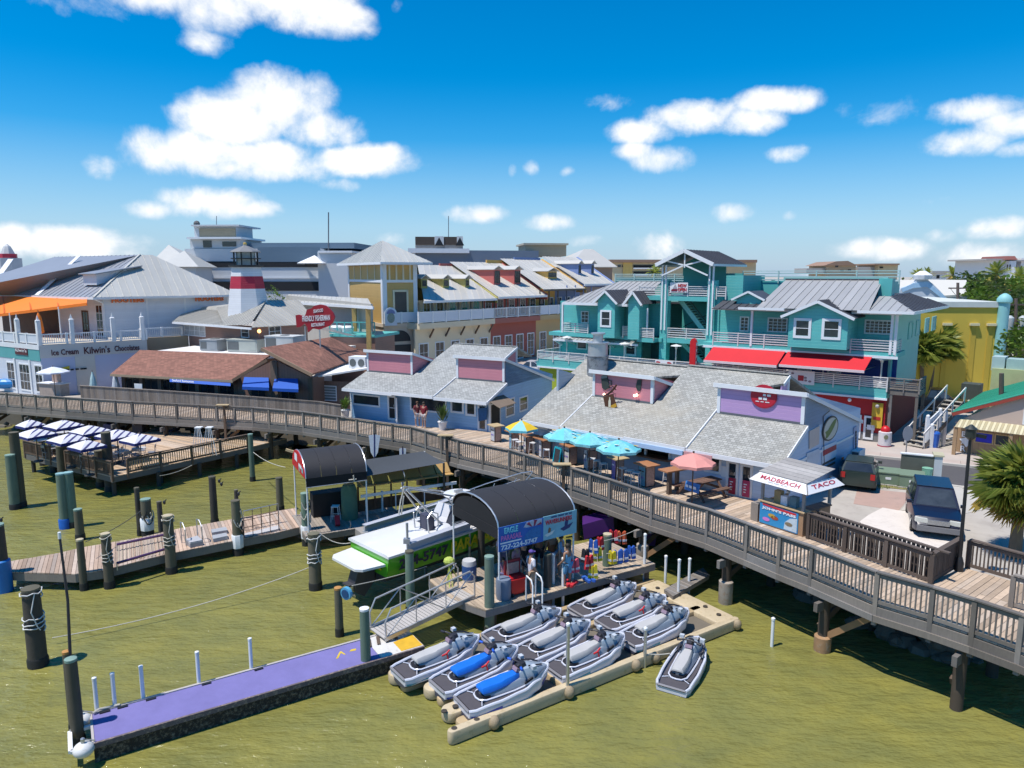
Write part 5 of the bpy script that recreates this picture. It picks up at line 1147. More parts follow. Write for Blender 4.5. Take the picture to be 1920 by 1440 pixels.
#  BROWN UPPER BUILDING WITH LIGHTHOUSE
U=Fr((-22.1,62,0),-37);US=Fr((-22.1,62,0),60)
BR2=siding('brown_lap',(.27,.155,.12),.2)
ub_=thing('brown_annex','brown boarded upper building with pale ribbed metal roof in front of the lighthouse','building',tuple(U(-6,3,GZ)))
ze2=U.px(475,613,0)[1];sl_=U.px(343,604,.0)[0]
MB().fbox(U,sl_,-.0,.5,.65,GZ,ze2).build('front_wall',BR2,ub_);MB().fbox(US,.5,6.2,.0,.15,GZ,ze2).build('side_wall',BR2,ub_)
winpx(U,.5,345,608,386,632,ub_,nx=4,nz=2,fw=.08,pmat=M('posted_pane',(.45,.45,.45),.4,.5,3));winpx(U,.5,452,613,468,634,ub_,nx=1,nz=2,fw=.08)
winpx(US,0,503,612,527,630,ub_,nx=2,nz=2,fw=.08)
pL,pR=tp(U,353,579,3.6),tp(U,408,582,3.6);pk=tp(U,500,562,4.4)
MRT=metal_roof('tan_metal_roof',(.47,.445,.39))
sv=U.px(420,609,-.5)[0]
seam_roof([U(sl_-.9,-.5,ze2),U(sv,-.5,ze2),pR,pL],U.b+UPV*.4,MRT,ub_,.45);seam_roof([U(sv+.02,-.5,ze2),U(.5,-.5,ze2),pk,pR],U.b+UPV*.4,MRT,ub_,.45)
pk2=tp(U,560,562,8.5);seam_roof([U(.5,-.5,ze2),US(7,-.5,ze2),pk2,pk],US.b+UPV*.5,MRT,ub_,.45)
MB().slab([pL,pR,pk,pk2,US(7,8,ze2),U(sl_,9,ze2)],.1).build('roof_rear',MRT,ub_)
MB().bar(U(sl_-.9,-.53,ze2-.1),U(.5,-.53,ze2-.1),.08,.18).build('gutter',TRIM,ub_)
wl=thing('wall_lamp','lit orange wall lamp on the brown annex between the windows','lamp',tuple(tp(US,486,621,-.1)));MB().ball(tp(US,486,621,-.15),.16,8,6).build('bulb',M_emit('lamp_orange',(1,.5,.15),3),wl,True);MB().tube([tp(US,486,621,-.1),tp(US,486,621,.02)],.05,5).build('bracket',BLACK,wl)
lh=thing('lighthouse','red and white striped lighthouse turret with black lantern room','lighthouse',(-24.6,68,8.8))
c=V3((-24.6,68,0));zA=aY(468,576,68).z-1.2;zB=aY(468,541,68).z;zC=aY(468,518,68).z;zD=aY(468,501,68).z;r0,r1=2.05,1.36
rr_=lambda z:r0+(r1-r0)*(z-zA)/(zD-zA)
WLAP=siding('white_lap',(.74,.74,.75),.2);RLAP=siding('red_lap',(.46,.02,.05),.2)
for(a,b,mt,nm)in((zA,zB,WLAP,'lower_band'),(zB,zC,RLAP,'red_band'),(zC,zD,WLAP,'upper_band')):MB().lathe([(rr_(a),a),(rr_(b),b)],c,8).build(nm,mt,lh)
MB().lathe([(1.5,zD),(1.62,zD+.06),(1.62,zD+.18),(1.3,zD+.2)],c,8).build('gallery',BLACK,lh)
zG=aY(468,473,68).z;MB().lathe([(.92,zD+.2),(.92,zG)],c,8).build('lantern_glass',glass('lantern_pane',(.35,.4,.42),.05),lh)
for k in range(8):a=math.pi*2*k/8;p=c+V3((math.cos(a)*1.1,math.sin(a)*1.1,0));MB().bar(p+UPV*(zD+.2),p+UPV*zG,.1,.1).build('mullion',BLACK,lh)
m=MB();m.lathe([(1.38,zD+.75),(1.42,zD+.75),(1.42,zD+.82),(1.38,zD+.82)],c,8);m.build('gallery_rail',BLACK,lh)
MB().lathe([(1.45,zG),(1.35,zG+.12),(.25,aY(468,461,68).z),(.2,aY(468,459,68).z),(.05,aY(468,456,68).z)],c,8).build('lantern_roof',M('lantern_grey',(.2,.2,.2),.5,.1),lh);MB().ball(c+UPV*(aY(468,458,68).z),.2,8,5).build('finial',M('brass',(.5,.35,.1),.4,metal=.6),lh)
MB().ball(c+UPV*(zD+.9),.22,8,6).build('beacon',M('beacon_white',(.85,.85,.8),.3),lh)
#  GARAGE AND FAR LEFT BUILDINGS
GA=Fr((-47,108,0),-3)
gw=M('garage_white',(.56,.58,.60),.75,.07,.3,.05,10);gs=M('garage_slot',(.012,.014,.018),.8,.3,.4);gb=M('garage_blue',(.11,.17,.23),.6,.1,.3)
gr=thing('parking_garage','long white multi storey parking building with dark slot openings and stair tower','building',tuple(GA(10,0,GZ)))
def gbox(u0,v0,u1,v1,w,dep,mat,nm,par=None,fr=None):
 fr=fr or GA;a=fr.px(u0,v1,w);b=fr.px(u1,v0,w);return MB().fbox(fr,a[0],b[0],w,w+dep,a[1],b[1]).build(nm,mat,par if par is not None else gr)
gbox(355,466,600,600,0,30,gw,'wall');gbox(600,472,657,600,-1.5,20,gw,'stair_block');gbox(357,446,450,466,.3,8,gw,'tower_wall');gbox(365,423,442,446,1,6,gw,'penthouse')
gbox(374,428,441,444,.8,.2,M('penthouse_tan',(.34,.29,.2),.7),'penthouse_panel');gbox(350,444,452,448,-.8,9,TRIM,'tower_eave');gbox(358,421,448,424,.2,8,gw,'penthouse_eave')
gbox(468,455,664,466,2,25,gb,'roof_parapet');gbox(484,463,600,491,-.12,.1,gb,'upper_panel')
for(u0,v0,u1,v1)in((384,490,600,501),(384,528,601,545)):gbox(u0,v0,u1,v1,-.1,.12,gs,'slot')
for(u0,v0,u1,v1)in((381,451,396,464),(417,453,442,462)):gbox(u0,v0,u1,v1,.2,.12,GLASS,'window')
gbox(384,518,601,522,-.14,.1,TRIM,'ledge');gbox(596,470,660,474,-1.8,21,TRIM,'coping')
m=MB();a=GA.px(576,488,-1.6);b=GA.px(604,488,-1.6);mm_=(a[0]+b[0])/2
MB().slab([GA(a[0]-1,-3,a[1]-.4),GA(b[0]+.5,-3,a[1]-.4),GA(mm_,-1.6,a[1]+.7)],.15).slab([GA(b[0]+.5,-3,a[1]-.4),GA(b[0]+.5,0,a[1]-.4),GA(mm_,-1.6,a[1]+.7)],.15).slab([GA(a[0]-1,-3,a[1]-.4),GA(mm_,-1.6,a[1]+.7),GA(a[0]-1,0,a[1]-.4)],.15).build('canopy_roof',TRIM,gr)
for(u,v0,v1,w,lab)in((616,398,470,2,'tall thin mast rising from the white parking building'),(406,405,422,2,'short thin aerial on the stair tower of the parking building')):
 a=tp(GA,u,v0,w);b=tp(GA,u,v1,w);o=MB().tube([a,b],.09 if v0<400 else.05,5).build('aerial_mast',M('mast_grey',(.12,.13,.15),.5));tag(o,lab,'aerial')
ob=MB().ball(tp(GA,369,420,1.5),.5,8,5).build('roof_vent',M('vent_dark',(.1,.1,.1),.5));tag(ob,'dark round vent on the penthouse of the parking building','vent')
hp=thing('hipped_pavilion','pale metal hip roofed pavilion between the orange lettered restaurant and the garage','building',tuple(GA(-5,2,GZ)))
HA=Fr((-52,100,0),5)
def hip(fr,u0,u1,ve,ua,va,w,dep,mat,par,walls=None,vb=None,nm='roof',ub=None):
 a,b=fr.px(u0,ve,w),fr.px(u1,ve,w);ap_=fr.px(ua,va,w+dep/2);z=a[1];z2=ap_[1];a2=fr.px(ub,va,w+dep/2)[0]if ub else ap_[0]+.05
 A,B,C,D=fr(a[0],w,z),fr(b[0],w,z),fr(b[0],w+dep,z),fr(a[0],w+dep,z);P,Q=fr(ap_[0],w+dep/2,z2),fr(a2,w+dep/2,z2)
 MB().slab([A,B,Q,P],.12).build(nm,mat,par);MB().slab([B,C,Q],.12).build(nm,mat,par);MB().slab([C,D,P,Q],.12).build(nm,mat,par);MB().slab([D,A,P],.12).build(nm,mat,par)
 if walls:MB().fbox(fr,a[0]+.6,b[0]-.6,w+.6,w+dep-.6,fr.px(u0,vb,w)[1]if vb else GZ,z-.12).build('wall',walls,par)
hip(HA,285,357,490,316,459,0,8,MRL,hp,gw);gbox(320,492,352,503,-.02+.6,.1,GLASS,'window',hp,HA);hip(HA,296,372,500,345,470,-4,8,MRL,hp,gw)
tt=thing('far_turret','small grey turret with red band and pointed roof above the roofs at the far left','tower',tuple(at(18,560,GZ)))
c=aY(17,500,120);c.z=0
z_=lambda v:aY(17,v,120).z
MB().lathe([(1.9,z_(520)),(1.9,z_(484))],c,8).build('body',M('turret_grey',(.45,.47,.5),.7),tt);MB().lathe([(1.3,z_(484)),(1.3,z_(476))],c,8).build('band',RLAP,tt);MB().lathe([(1.0,z_(476)),(.7,z_(467)),(.5,z_(462)),(.05,z_(457))],c,8).build('cap',M('turret_cap',(.5,.5,.5),.6),tt)
#  YELLOW TOWER AND COLOURED TOWN HOUSES
YC=V3((-13.2,74.7,0));YR=Fr(YC,30);YL=Fr(YC,-60)
OCH=siding('ochre_siding',(.55,.355,.12),.3,groove=.93);CRM=M('cream_render',(.58,.50,.40),.8,.08,.8,.1,20)
yt=thing('yellow_tower','square ochre tower with white trim and pale pyramid roof over a cream arch','building',tuple(YC))
ZF=7.3;sr=YR.px(783,600,0)[0];sl0=-YL.px(656,600,0)[0]
zt_=YR.px(720,492,0)[1];zm=YR.px(720,527,0)[1]
for(fr,a,b)in((YR,0,sr),(YL,-sl0,0)):
 o=fr is YR
 MB().fbox(fr,a+(.0 if o else 0),b,.0 if o else.003,.25,ZF,zt_).build('tower_wall',OCH,yt);MB().fbox(fr,a,b,.02,.3,GZ,ZF).build('tower_base',CRM,yt)
 MB().fbox(fr,a,b,-.06,-.001,zm-.15,zm+.12).build('trim_band',TRIM,yt);MB().fbox(fr,a,b,-.06,-.001,zt_-.25,zt_).build('trim_band',TRIM,yt)
 for s_ in(a+.2,b-.2):MB().fbox(fr,s_-.22,s_+.22,-.07,-.002,ZF,zt_).build('corner_board',TRIM,yt)
 for k in range(1,5):s_=a+(b-a)*k/5;MB().fbox(fr,s_-.09,s_+.09,-.05,-.003,zm+.12,zt_-.25).build('batten',M('cream_trim',(.68,.6,.42),.6),yt)
 MB().fbox(fr,a-.1,b+.1,-.12,.0,ZF-.35,ZF).build('string_course',CRM,yt)
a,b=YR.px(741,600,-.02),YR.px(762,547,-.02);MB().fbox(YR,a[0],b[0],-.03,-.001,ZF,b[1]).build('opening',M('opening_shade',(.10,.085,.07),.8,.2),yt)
for s_ in(a[0]-.1,b[0]+.1):MB().fbox(YR,s_-.1,s_+.1,-.07,-.031+.03,ZF,b[1]+.15).build('opening_trim',M('cream_trim',(.68,.6,.42),.6),yt)
MB().fbox(YR,a[0]-.2,b[0]+.2,-.07,-.001,b[1],b[1]+.2).build('opening_trim',MATS['cream_trim'],yt)
white_rail(YR,0.1,sr-.1,-.2,ZF,yt,h=1.1,solid=True)
cA=YR.px(752,660,-.0);ra=(YR.px(771,660,0)[0]-YR.px(734,660,0)[0])/2;zA=YR.px(752,640,0)[1]
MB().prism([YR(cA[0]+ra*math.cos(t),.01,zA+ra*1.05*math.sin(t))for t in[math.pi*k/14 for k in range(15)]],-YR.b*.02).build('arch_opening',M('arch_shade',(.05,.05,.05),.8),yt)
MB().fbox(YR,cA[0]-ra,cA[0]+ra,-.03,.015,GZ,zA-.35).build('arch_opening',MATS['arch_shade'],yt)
for(u0,u1)in((702,716),):a_=YL.px(u0,650,-.01);b_=YL.px(u1,650,-.01);MB().fbox(YL,a_[0],b_[0],-.02,.0,GZ,ZF-.9).build('niche',M('niche_tan',(.36,.28,.2),.8),yt)
APX=tp(YR,717,451,2.4);o_=1.25
P0,P1=YR(-.6,-o_,zt_),YR(sr+o_,-o_,zt_);P2=YL(-sl0-o_,.0,zt_)+YL.b*-.9;P3=YR(sr+o_,sl0+o_,zt_);P2b=YR(-1.2,sl0+o_,zt_)
seam_roof([P0,P1,APX],YR.b+UPV*.5,MRL,yt,.5);seam_roof([P2,P0,APX],YL.b+UPV*.5,MRL,yt,.5);MB().slab([P1,P3,APX],.1).slab([P3,P2,APX],.1).build('roof_rear',MRL,yt)
for a,b in((P0,P1),(P2,P0)):MB().bar(a-UPV*.1,b-UPV*.1,.12,.22).build('eave_trim',TRIM,yt)
sgn_=thing('round_top_sign','white round topped double sign with round dark emblems hung on the tower corner','sign',tuple(tp(YR,733,595,-.4)))
a,b=YR.px(722,611,-.5),YR.px(744,576,-.5);mx_=(a[0]+b[0])/2;rr2=(b[0]-a[0])/2
MB().prism([YR(a[0],-.5,a[1]),YR(b[0],-.5,a[1])]+[YR(mx_+rr2*math.cos(t),-.5,b[1]-rr2+rr2*math.sin(t))for t in[math.pi*k/10 for k in range(11)]],YR.b*.06).build('board',M('sign_pale',(.6,.64,.70),.6),sgn_)
MB().prism([YR(mx_+rr2*.7*math.cos(t),-.53,b[1]-rr2+rr2*.7*math.sin(t))for t in[math.pi*k/10 for k in range(11)]],YR.b*.02).build('emblem',M('sign_slate',(.2,.22,.4),.6,.4,8),sgn_)
MB().prism(ellipse(YR(mx_,-.53,a[1]+rr2*1.2),YR.d,UPV,rr2*.62,rr2*.8,16),YR.b*.02).build('emblem',M('sign_olive',(.25,.29,.25),.6,.4,8),sgn_);MB().tube([YR(mx_,-.44,a[1]+1.2),YR(mx_,0,a[1]+1.2)],.05,5).build('bracket',STEEL,sgn_)
cn=thing('entrance_canopy','low pale metal roofed porch with ochre posts at the left of the yellow tower','building',tuple(tp(YL,640,570,-3)))
P=[tp(YL,530,566,-4),tp(YL,700,575,-4),tp(YL,690,560,-1.5),tp(YL,540,548,-1.5)];seam_roof(P,(P[3]-P[0]),MRL,cn,.6);MB().bar(P[0]-UPV*.1,P[1]-UPV*.1,.1,.25).build('fascia',TRIM,cn)
gbox(540,570,695,640,-3.2,.2,M('porch_wall',(.42,.4,.36),.8),'wall',cn,YL)
for u in(664,690):a=tp(YL,u,578,-3.8);MB().bar(a,V3((a.x,a.y,5)),.4,.4).build('post',OCH,cn)
tl=thing('teal_deck_rail','small teal railed roof deck with white tubs behind the fish sign','balcony',tuple(tp(R,650,610,16)))
TRF=Fr(R(R.sw(650,625,6.6)[0],15,0),-20)
for(u0,u1)in((618,660),(660,702)):
 a,b=TRF.px(u0,624,0),TRF.px(u1,612,0);MB().fbox(TRF,a[0],b[0],0,.06,a[1],a[1]+.12).build('rail',TEALD,tl);MB().fbox(TRF,a[0],b[0],0,.06,b[1]+.3,b[1]+.4).build('rail',TEALD,tl)
 for k in range(4):s_=a[0]+(b[0]-a[0])*k/3;MB().fbox(TRF,s_-.05,s_+.05,0,.06,a[1],b[1]+.4).build('post',TEALD,tl)
a=TRF.px(618,626,.2);b=TRF.px(702,626,.2);MB().fbox(TRF,a[0],b[0],.2,5,a[1]-.25,a[1]).build('floor',TEALD,tl);MB().fbox(TRF,a[0],b[0],.3,4,GZ,a[1]-.25).build('wall',BR2,tl)
for u in(632,652):c=tp(TRF,u,622,1.0);MB().lathe([(.5,a[1]),(.62,a[1]+.6),(.5,a[1]+.75)],(c.x,c.y,0),12).build('tub',WHITE,tl,True)
HF=Fr((-9.67,74.7,0),50)
units=[(785,927,srgb(178,168,100),srgb(176,160,110),'olive green',(795,565),(932,562),(783,497),(850,498)),(927,1012,srgb(196,105,98),srgb(165,92,80),'salmon red',(935,557),(1026,549),(843,491),(940,491)),(1012,1062,srgb(220,175,95),srgb(190,165,120),'mustard yellow',(1020,543),(1099,537),(938,485),(1016,486)),(1062,1108,srgb(120,140,185),srgb(110,130,170),'slate blue',(1096,533),(1152,527),(1016,481),(1082,479))]
MRW=metal_roof('white_metal_roof',(.58,.55,.49))
for i,(u0,u1,cw,cb,nm,ea,eb,ra_,rb_)in enumerate(units):
 th_=thing('town_house','%s town house with pale metal roof, dormers and a white railed gallery'%nm,'building',tuple(HF(HF.px(u0,600,0)[0],0,GZ)),'coloured town houses on the far street')
 lc=tuple(k*.9 for k in cw);mw=M('house_wall_%d'%i,lc,.75,.08,.6,.1,15);ml=M('house_base_%d'%i,tuple(k*.95 for k in(cb if i!=0 else srgb(225,210,180))),.75,.08,.6,.1,15)
 s0,s1=HF.px(u0,600,0)[0],HF.px(u1,600,0)[0];W1=1.9;ze_=HF.px(*ea,-.3)[1]
 MB().fbox(HF,s0,s1,.6,.8,GZ,ZF-.6).build('ground_wall',ml,th_);MB().fbox(HF,s0,s1,W1,W1+.2,ZF,ze_).build('upper_wall',mw if i!=0 else ml,th_);MB().fbox(HF,s0,s1,-.1,W1,ZF-.6,ZF).build('gallery_floor',ml if i!=1 else M('salmon_band',(.38,.13,.1),.7),th_)
 white_rail(HF,s0,s1,0,ZF,th_,h=1.15,step=1.9,solid=(i!=1))
 k=max(2,round((s1-s0)/1.9));POST=M('house_post',(.09,.085,.07),.6)
 for j in range(k+1):s_=s0+(s1-s0)*j/k;MB().fbox(HF,s_-.07,s_+.07,-.06,.06,ZF,ze_-.1).build('column',POST if i<3 else mw,th_)
 for j in range(k):
  s_=s0+(s1-s0)*(j+.5)/k;window(HF,W1,s_-.55,s_+.55,ZF+.1,ZF+2.1,th_,nx=2,nz=2,fw=.1,pmat=glass('green_glass',(.04,.3,.22))if i==0 and j>2 else(glass('olive_glass',(.1,.1,.02))if i==0 else GLASS))
 k2=max(2,round((s1-s0)/2.4))
 for j in range(k2):
  s_=s0+(s1-s0)*(j+.5)/k2;window(HF,.6,s_-.7,s_+.7,GZ+.3 if j%2 else GZ+.05,GZ+3.1,th_,nx=2,nz=3,fw=.12)
  if i==0:MB().bar(HF(s_+.9,.6,ZF-1.6),HF(s_+.9,-.05,ZF-.65),.12,.16).build('bracket',BROWNW,th_)
 A,B=HF(HF.px(*ea,-.4)[0],-.4,ze_),HF(HF.px(*eb,-.4)[0],-.4,ze_);WB=9.0;zr1=HF.px(*ra_,WB)[1];C,D=HF(HF.px(*rb_,WB)[0],WB,zr1),HF(HF.px(*ra_,WB)[0],WB,zr1)
 seam_roof([A,B,C,D],D-A,MRW,th_,.75);MB().bar(A-UPV*.08,B-UPV*.08,.1,.24).build('eave_trim',TRIM if i!=2 else POST,th_);MB().bar(B+UPV*.05,C+UPV*.05,.3,.12).build('verge',mw,th_)
 MB().prism([B-UPV*.1,C-UPV*.1,V3((C.x,C.y,ze_-.5)),V3((B.x,B.y,ze_-.5))],HF.d*.1).build('gable',mw,th_)
 MB().fbox(HF,s0,s1,WB-.2,WB,GZ,zr1-.2).build('rear_wall',mw,th_)
 slope=(zr1-ze_)/(WB+.4);dn={0:((790,801,523,545),(831,842,523,545),(872,880,523,545)),1:((926,938,506,532),(964,976,506,532)),2:((1027,1044,509,524),),3:((1084,1090,495,512),(1108,1114,495,512))}[i]
 for(du0,du1,dv0,dv1)in dn:
  wd=2.6;a,b=HF.px(du0,dv1,wd),HF.px(du1,dv0,wd);zt2=b[1];zroof=ze_+slope*(wd+.4);wb=min((zt2-ze_)/max(slope,.05)-.4,WB)
  do_=MB().prism([HF(b[0],wd,zroof),HF(b[0],wd,zt2),HF(b[0],wb,zt2)],HF.d*(a[0]-b[0])).build('dormer',mw,th_)
  MB().slab([HF(a[0]-.3,wd-.3,zt2+.06),HF((a[0]+b[0])/2,wd-.3,zt2+.5),HF((a[0]+b[0])/2,wb+.8,zt2+.5),HF(a[0]-.3,wb,zt2+.06)],.08).slab([HF((a[0]+b[0])/2,wd-.3,zt2+.5),HF(b[0]+.3,wd-.3,zt2+.06),HF(b[0]+.3,wb,zt2+.06),HF((a[0]+b[0])/2,wb+.8,zt2+.5)],.08).build('dormer_roof',MRW,do_)
  window(HF,wd,a[0]+.15,b[0]-.15,zroof+.25,zt2-.15,do_,fmat=POST,nx=2,nz=2,fw=.05,panes=False)if b[0]-a[0]>.7 else None
fb=thing('flat_roof_block','tan flat roofed block with blue grey parapet and cooling plant behind the town houses','building',tuple(GA(40,5,GZ)))
FBF=Fr((-20,118,0),8)
gbox(780,470,1010,520,0,20,M('slate_parapet',(.15,.19,.25),.6,.1,.4),'parapet',fb,FBF);gbox(985,458,1062,480,4,8,M('tan_penthouse',(.36,.31,.22),.8,.1),'penthouse',fb,FBF);gbox(982,456,1066,459,3.5,9,M('tan_cap',(.42,.37,.28),.8),'penthouse_cap',fb,FBF)
gbox(765,466,880,474,-1,6,TRIM,'plant_deck',fb,FBF)
for(u0,u1,lab)in((779,832,'left larger cooling tower on the flat roof behind the town houses'),(833,868,'right smaller cooling tower on the flat roof behind the town houses')):
 ct=thing('cooling_tower',lab,'cooling tower',tuple(tp(FBF,u0,466,0)),'cooling towers on the flat roof');um=u0+(u1-u0)*.68
 gbox(u0,444,um,459,-.6,3,M('louvre_brown',(.08,.06,.045),.7),'louvre',ct,FBF);gbox(um,443,u1,459,-.7,3.2,M('plant_white',(.66,.67,.66),.5),'case',ct,FBF);gbox(u0,459,u1,466,-.5,2.8,M('plant_frame',(.3,.28,.26),.7,.3,3),'frame',ct,FBF)
 c=tp(FBF,(um+u1)/2,458,-.75);MB().prism([c+FBF.d*a+UPV*b for a,b in((-.7,-.2),(.7,-.2),(0,1.1))],FBF.b*.05).build('hood',BLACK,ct)
ob=MB().tube([tp(FBF,841,405,0),tp(FBF,841,466,0)],.06,5).build('aerial_mast',MATS['mast_grey']);tag(ob,'thin mast between the two cooling towers','aerial')
hp2=thing('hipped_hall','pale hip roofed hall at the end of the far street, beside the teal building','building',tuple(HF(34,8,GZ)));hip(Fr((12,116,0),20),1068,1158,500,1095,467,0,12,MRW,hp2,M('hall_wall',(.35,.24,.17),.8),ub=1112)
#  FLOATING DOCKS, PILINGS
def board_deck(name,label,cat,pts,z,ang,mat,width=.15,th=.05,group=None,frame=.22,fmat=None,jit=.004):
 root=thing(name,label,cat,(pts[0][0],pts[0][1],0),group);P=[V3((p[0],p[1],z))for p in pts]
 st,*_=strips(P,V3((math.cos(RAD(ang)),math.sin(RAD(ang)),0)),width,.014);pieces(st,th,'plank',mat,root,300,jit)
 m=MB().prism([p-UPV*(th+.012)for p in P],-UPV*frame);m.build('frame',fmat or GREYW,root);return root
PD=Fr(at(175,1395,.55),32.0);PZ=.55;PW=1.5;PL=7.75;PT=9.2
pd=thing('purple_dock','long narrow floating dock with worn purple carpet and barnacled dark sides','dock',tuple(PD(0,0,0)))
t=NT('purple_carpet');p=t.pos();f=t.math('MULTIPLY',t.math('MULTIPLY_ADD',t.noise(p,1.3,6,.65),.5,.75),t.math('MULTIPLY_ADD',t.noise(p,60,3,.6),.4,.8))
sp=t.noise(p,5,6,.7);sf=t.n('MapRange');t.L.new(sp,sf.inputs[0]);sf.inputs[1].default_value=.62;sf.inputs[2].default_value=.8;sf.inputs[4].default_value=.4
MATS['purple_carpet']=t.done(t.mix(sf.outputs[0],t.scale((.175,.155,.36),f),(.33,.30,.40)),.95,t.bump(t.noise(p,80,2),.3))
t=NT('barnacle_side');p=t.pos();n1=t.noise(p,9,8,.75);r_=t.n('MapRange');t.L.new(n1,r_.inputs[0]);r_.inputs[1].default_value=.48;r_.inputs[2].default_value=.66
MATS['barnacle']=t.done(t.mix(r_.outputs[0],(.028,.024,.018),(.23,.19,.13)),.9,t.bump(n1,.8,.05))
MB().fbox(PD,0,PT,0.03,PW-.03,-.35,PZ-.09).build('hull',MATS['barnacle'],pd);MB().fbox(PD,.02,PL,.05,PW-.05,PZ-.06,PZ).build('carpet',MATS['purple_carpet'],pd)
CURB=M('dock_curb',(.42,.38,.35),.8,.2,3,.2,20)
MB().fbox(PD,0,PT,-.02,.05,PZ-.13,PZ+.012).build('edge_rail',M('dock_edge_dark',(.13,.10,.10),.8,.3,4,wear=.4,wearcol=(.4,.3,.22)),pd);MB().fbox(PD,0,PT,PW-.05,PW+.03,PZ-.13,PZ+.03).build('edge_rail',CURB,pd);MB().fbox(PD,-.03,.03,0,PW,PZ-.13,PZ+.02).build('end_rail',CURB,pd)
MB().fbox(PD,PL+.01,PT,.05,PW-.05,PZ-.06,PZ+.004).build('end_deck',M('worn_white_deck',(.60,.58,.54),.7,.15,2,wear=.3,wearcol=(.45,.38,.3)),pd)
MB().prism([PD(s,w,PZ+.006)for s,w in((PT-.75,.1),(PT-.02,.1),(PT-.02,.95),(PT-.75,.75))],UPV*.008).build('yellow_panel',M('panel_yellow',(.62,.36,.02),.7,.25,4),pd)
for k in range(4):MB().bar(PD(PT-1.5+k*.3,.85,PZ+.03),PD(PT-1.35+k*.3,1.35,PZ+.03),.1,.03).build('ramp_roller',BROWNW,pd)
MB().prism([PD(s,w,PZ+.002)for s,w in((6.55,.75),(6.62,.75),(6.8,1.02),(6.85,.86),(6.9,.84),(6.84,1.12),(6.78,1.1))],UPV*.004).build('painted_mark',M('mark_yellow',(.6,.42,.03),.8,.2,5),pd);MB().prism([PD(s,w,PZ+.002)for s,w in((7.05,.95),(7.25,.92),(7.3,1.02),(7.15,1.06))],UPV*.004).build('painted_mark',MATS['mark_yellow'],pd)
for u,v in((153,1330),(214,1314),(267,1302),(370,1272),(467,1245)):
 s_=PD.sw(u,v,PZ)[0]if u>160 else.15
 c=PD(max(s_,-.2),PW+.06,0);o=MB().lathe([(.055,PZ-.3),(.055,PZ+.92),(.06,PZ+.92),(.06,PZ+.98),(.02,PZ+1.0)],c,12).build('guide_post',PVC,pd,True)
 MB().fbox(PD,s_+.05,s_+.3,PW-.16,PW-.06,PZ,PZ+.035).build('cleat',BLACK,pd)
MB().bar(PD(-.5,.1,PZ-.1),PD(-.5,1.05,PZ-.1),.1,.08).bar(PD(-.5,.1,PZ-.1),PD(.0,.1,PZ-.1),.1,.08).bar(PD(-.5,1.05,PZ-.1),PD(.0,1.05,PZ-.1),.1,.08).build('pile_guide',WHITE,pd)
for(w_,lab)in((-.02,'white round fender buoy on the near corner of the purple dock'),(PW-.1,'white round fender buoy on the far corner of the purple dock')):
 c=PD(-.22,w_,PZ-.06);o=thing('fender_buoy',lab,'buoy',tuple(c),'white fender buoys');MB().ball(c,(.25,.25,.19),14,8).build('ball',M('buoy_white',(.66,.65,.62),.45,.12,4,wear=.25,wearcol=(.45,.4,.33)),o,True);MB().lathe([(.05,.17),(.05,.3),(.03,.32)],c,8).build('eye',STEEL,o);MB().tube([c+UPV*.28,PD(.05,w_+.1,PZ+.04)],.018,5).build('line',ROPE,o)
rp=MB();rp.tube([PD(.05,PW-.1,PZ+.06),PD(.2,PW-.05,PZ+.1),PD(.5,PW,PZ+.05),PD(.7,PW-.03,PZ+.06)],.03,6);tag(rp.build('mooring_line',ROPE),'short frayed rope lying on the far left corner of the purple dock','rope')
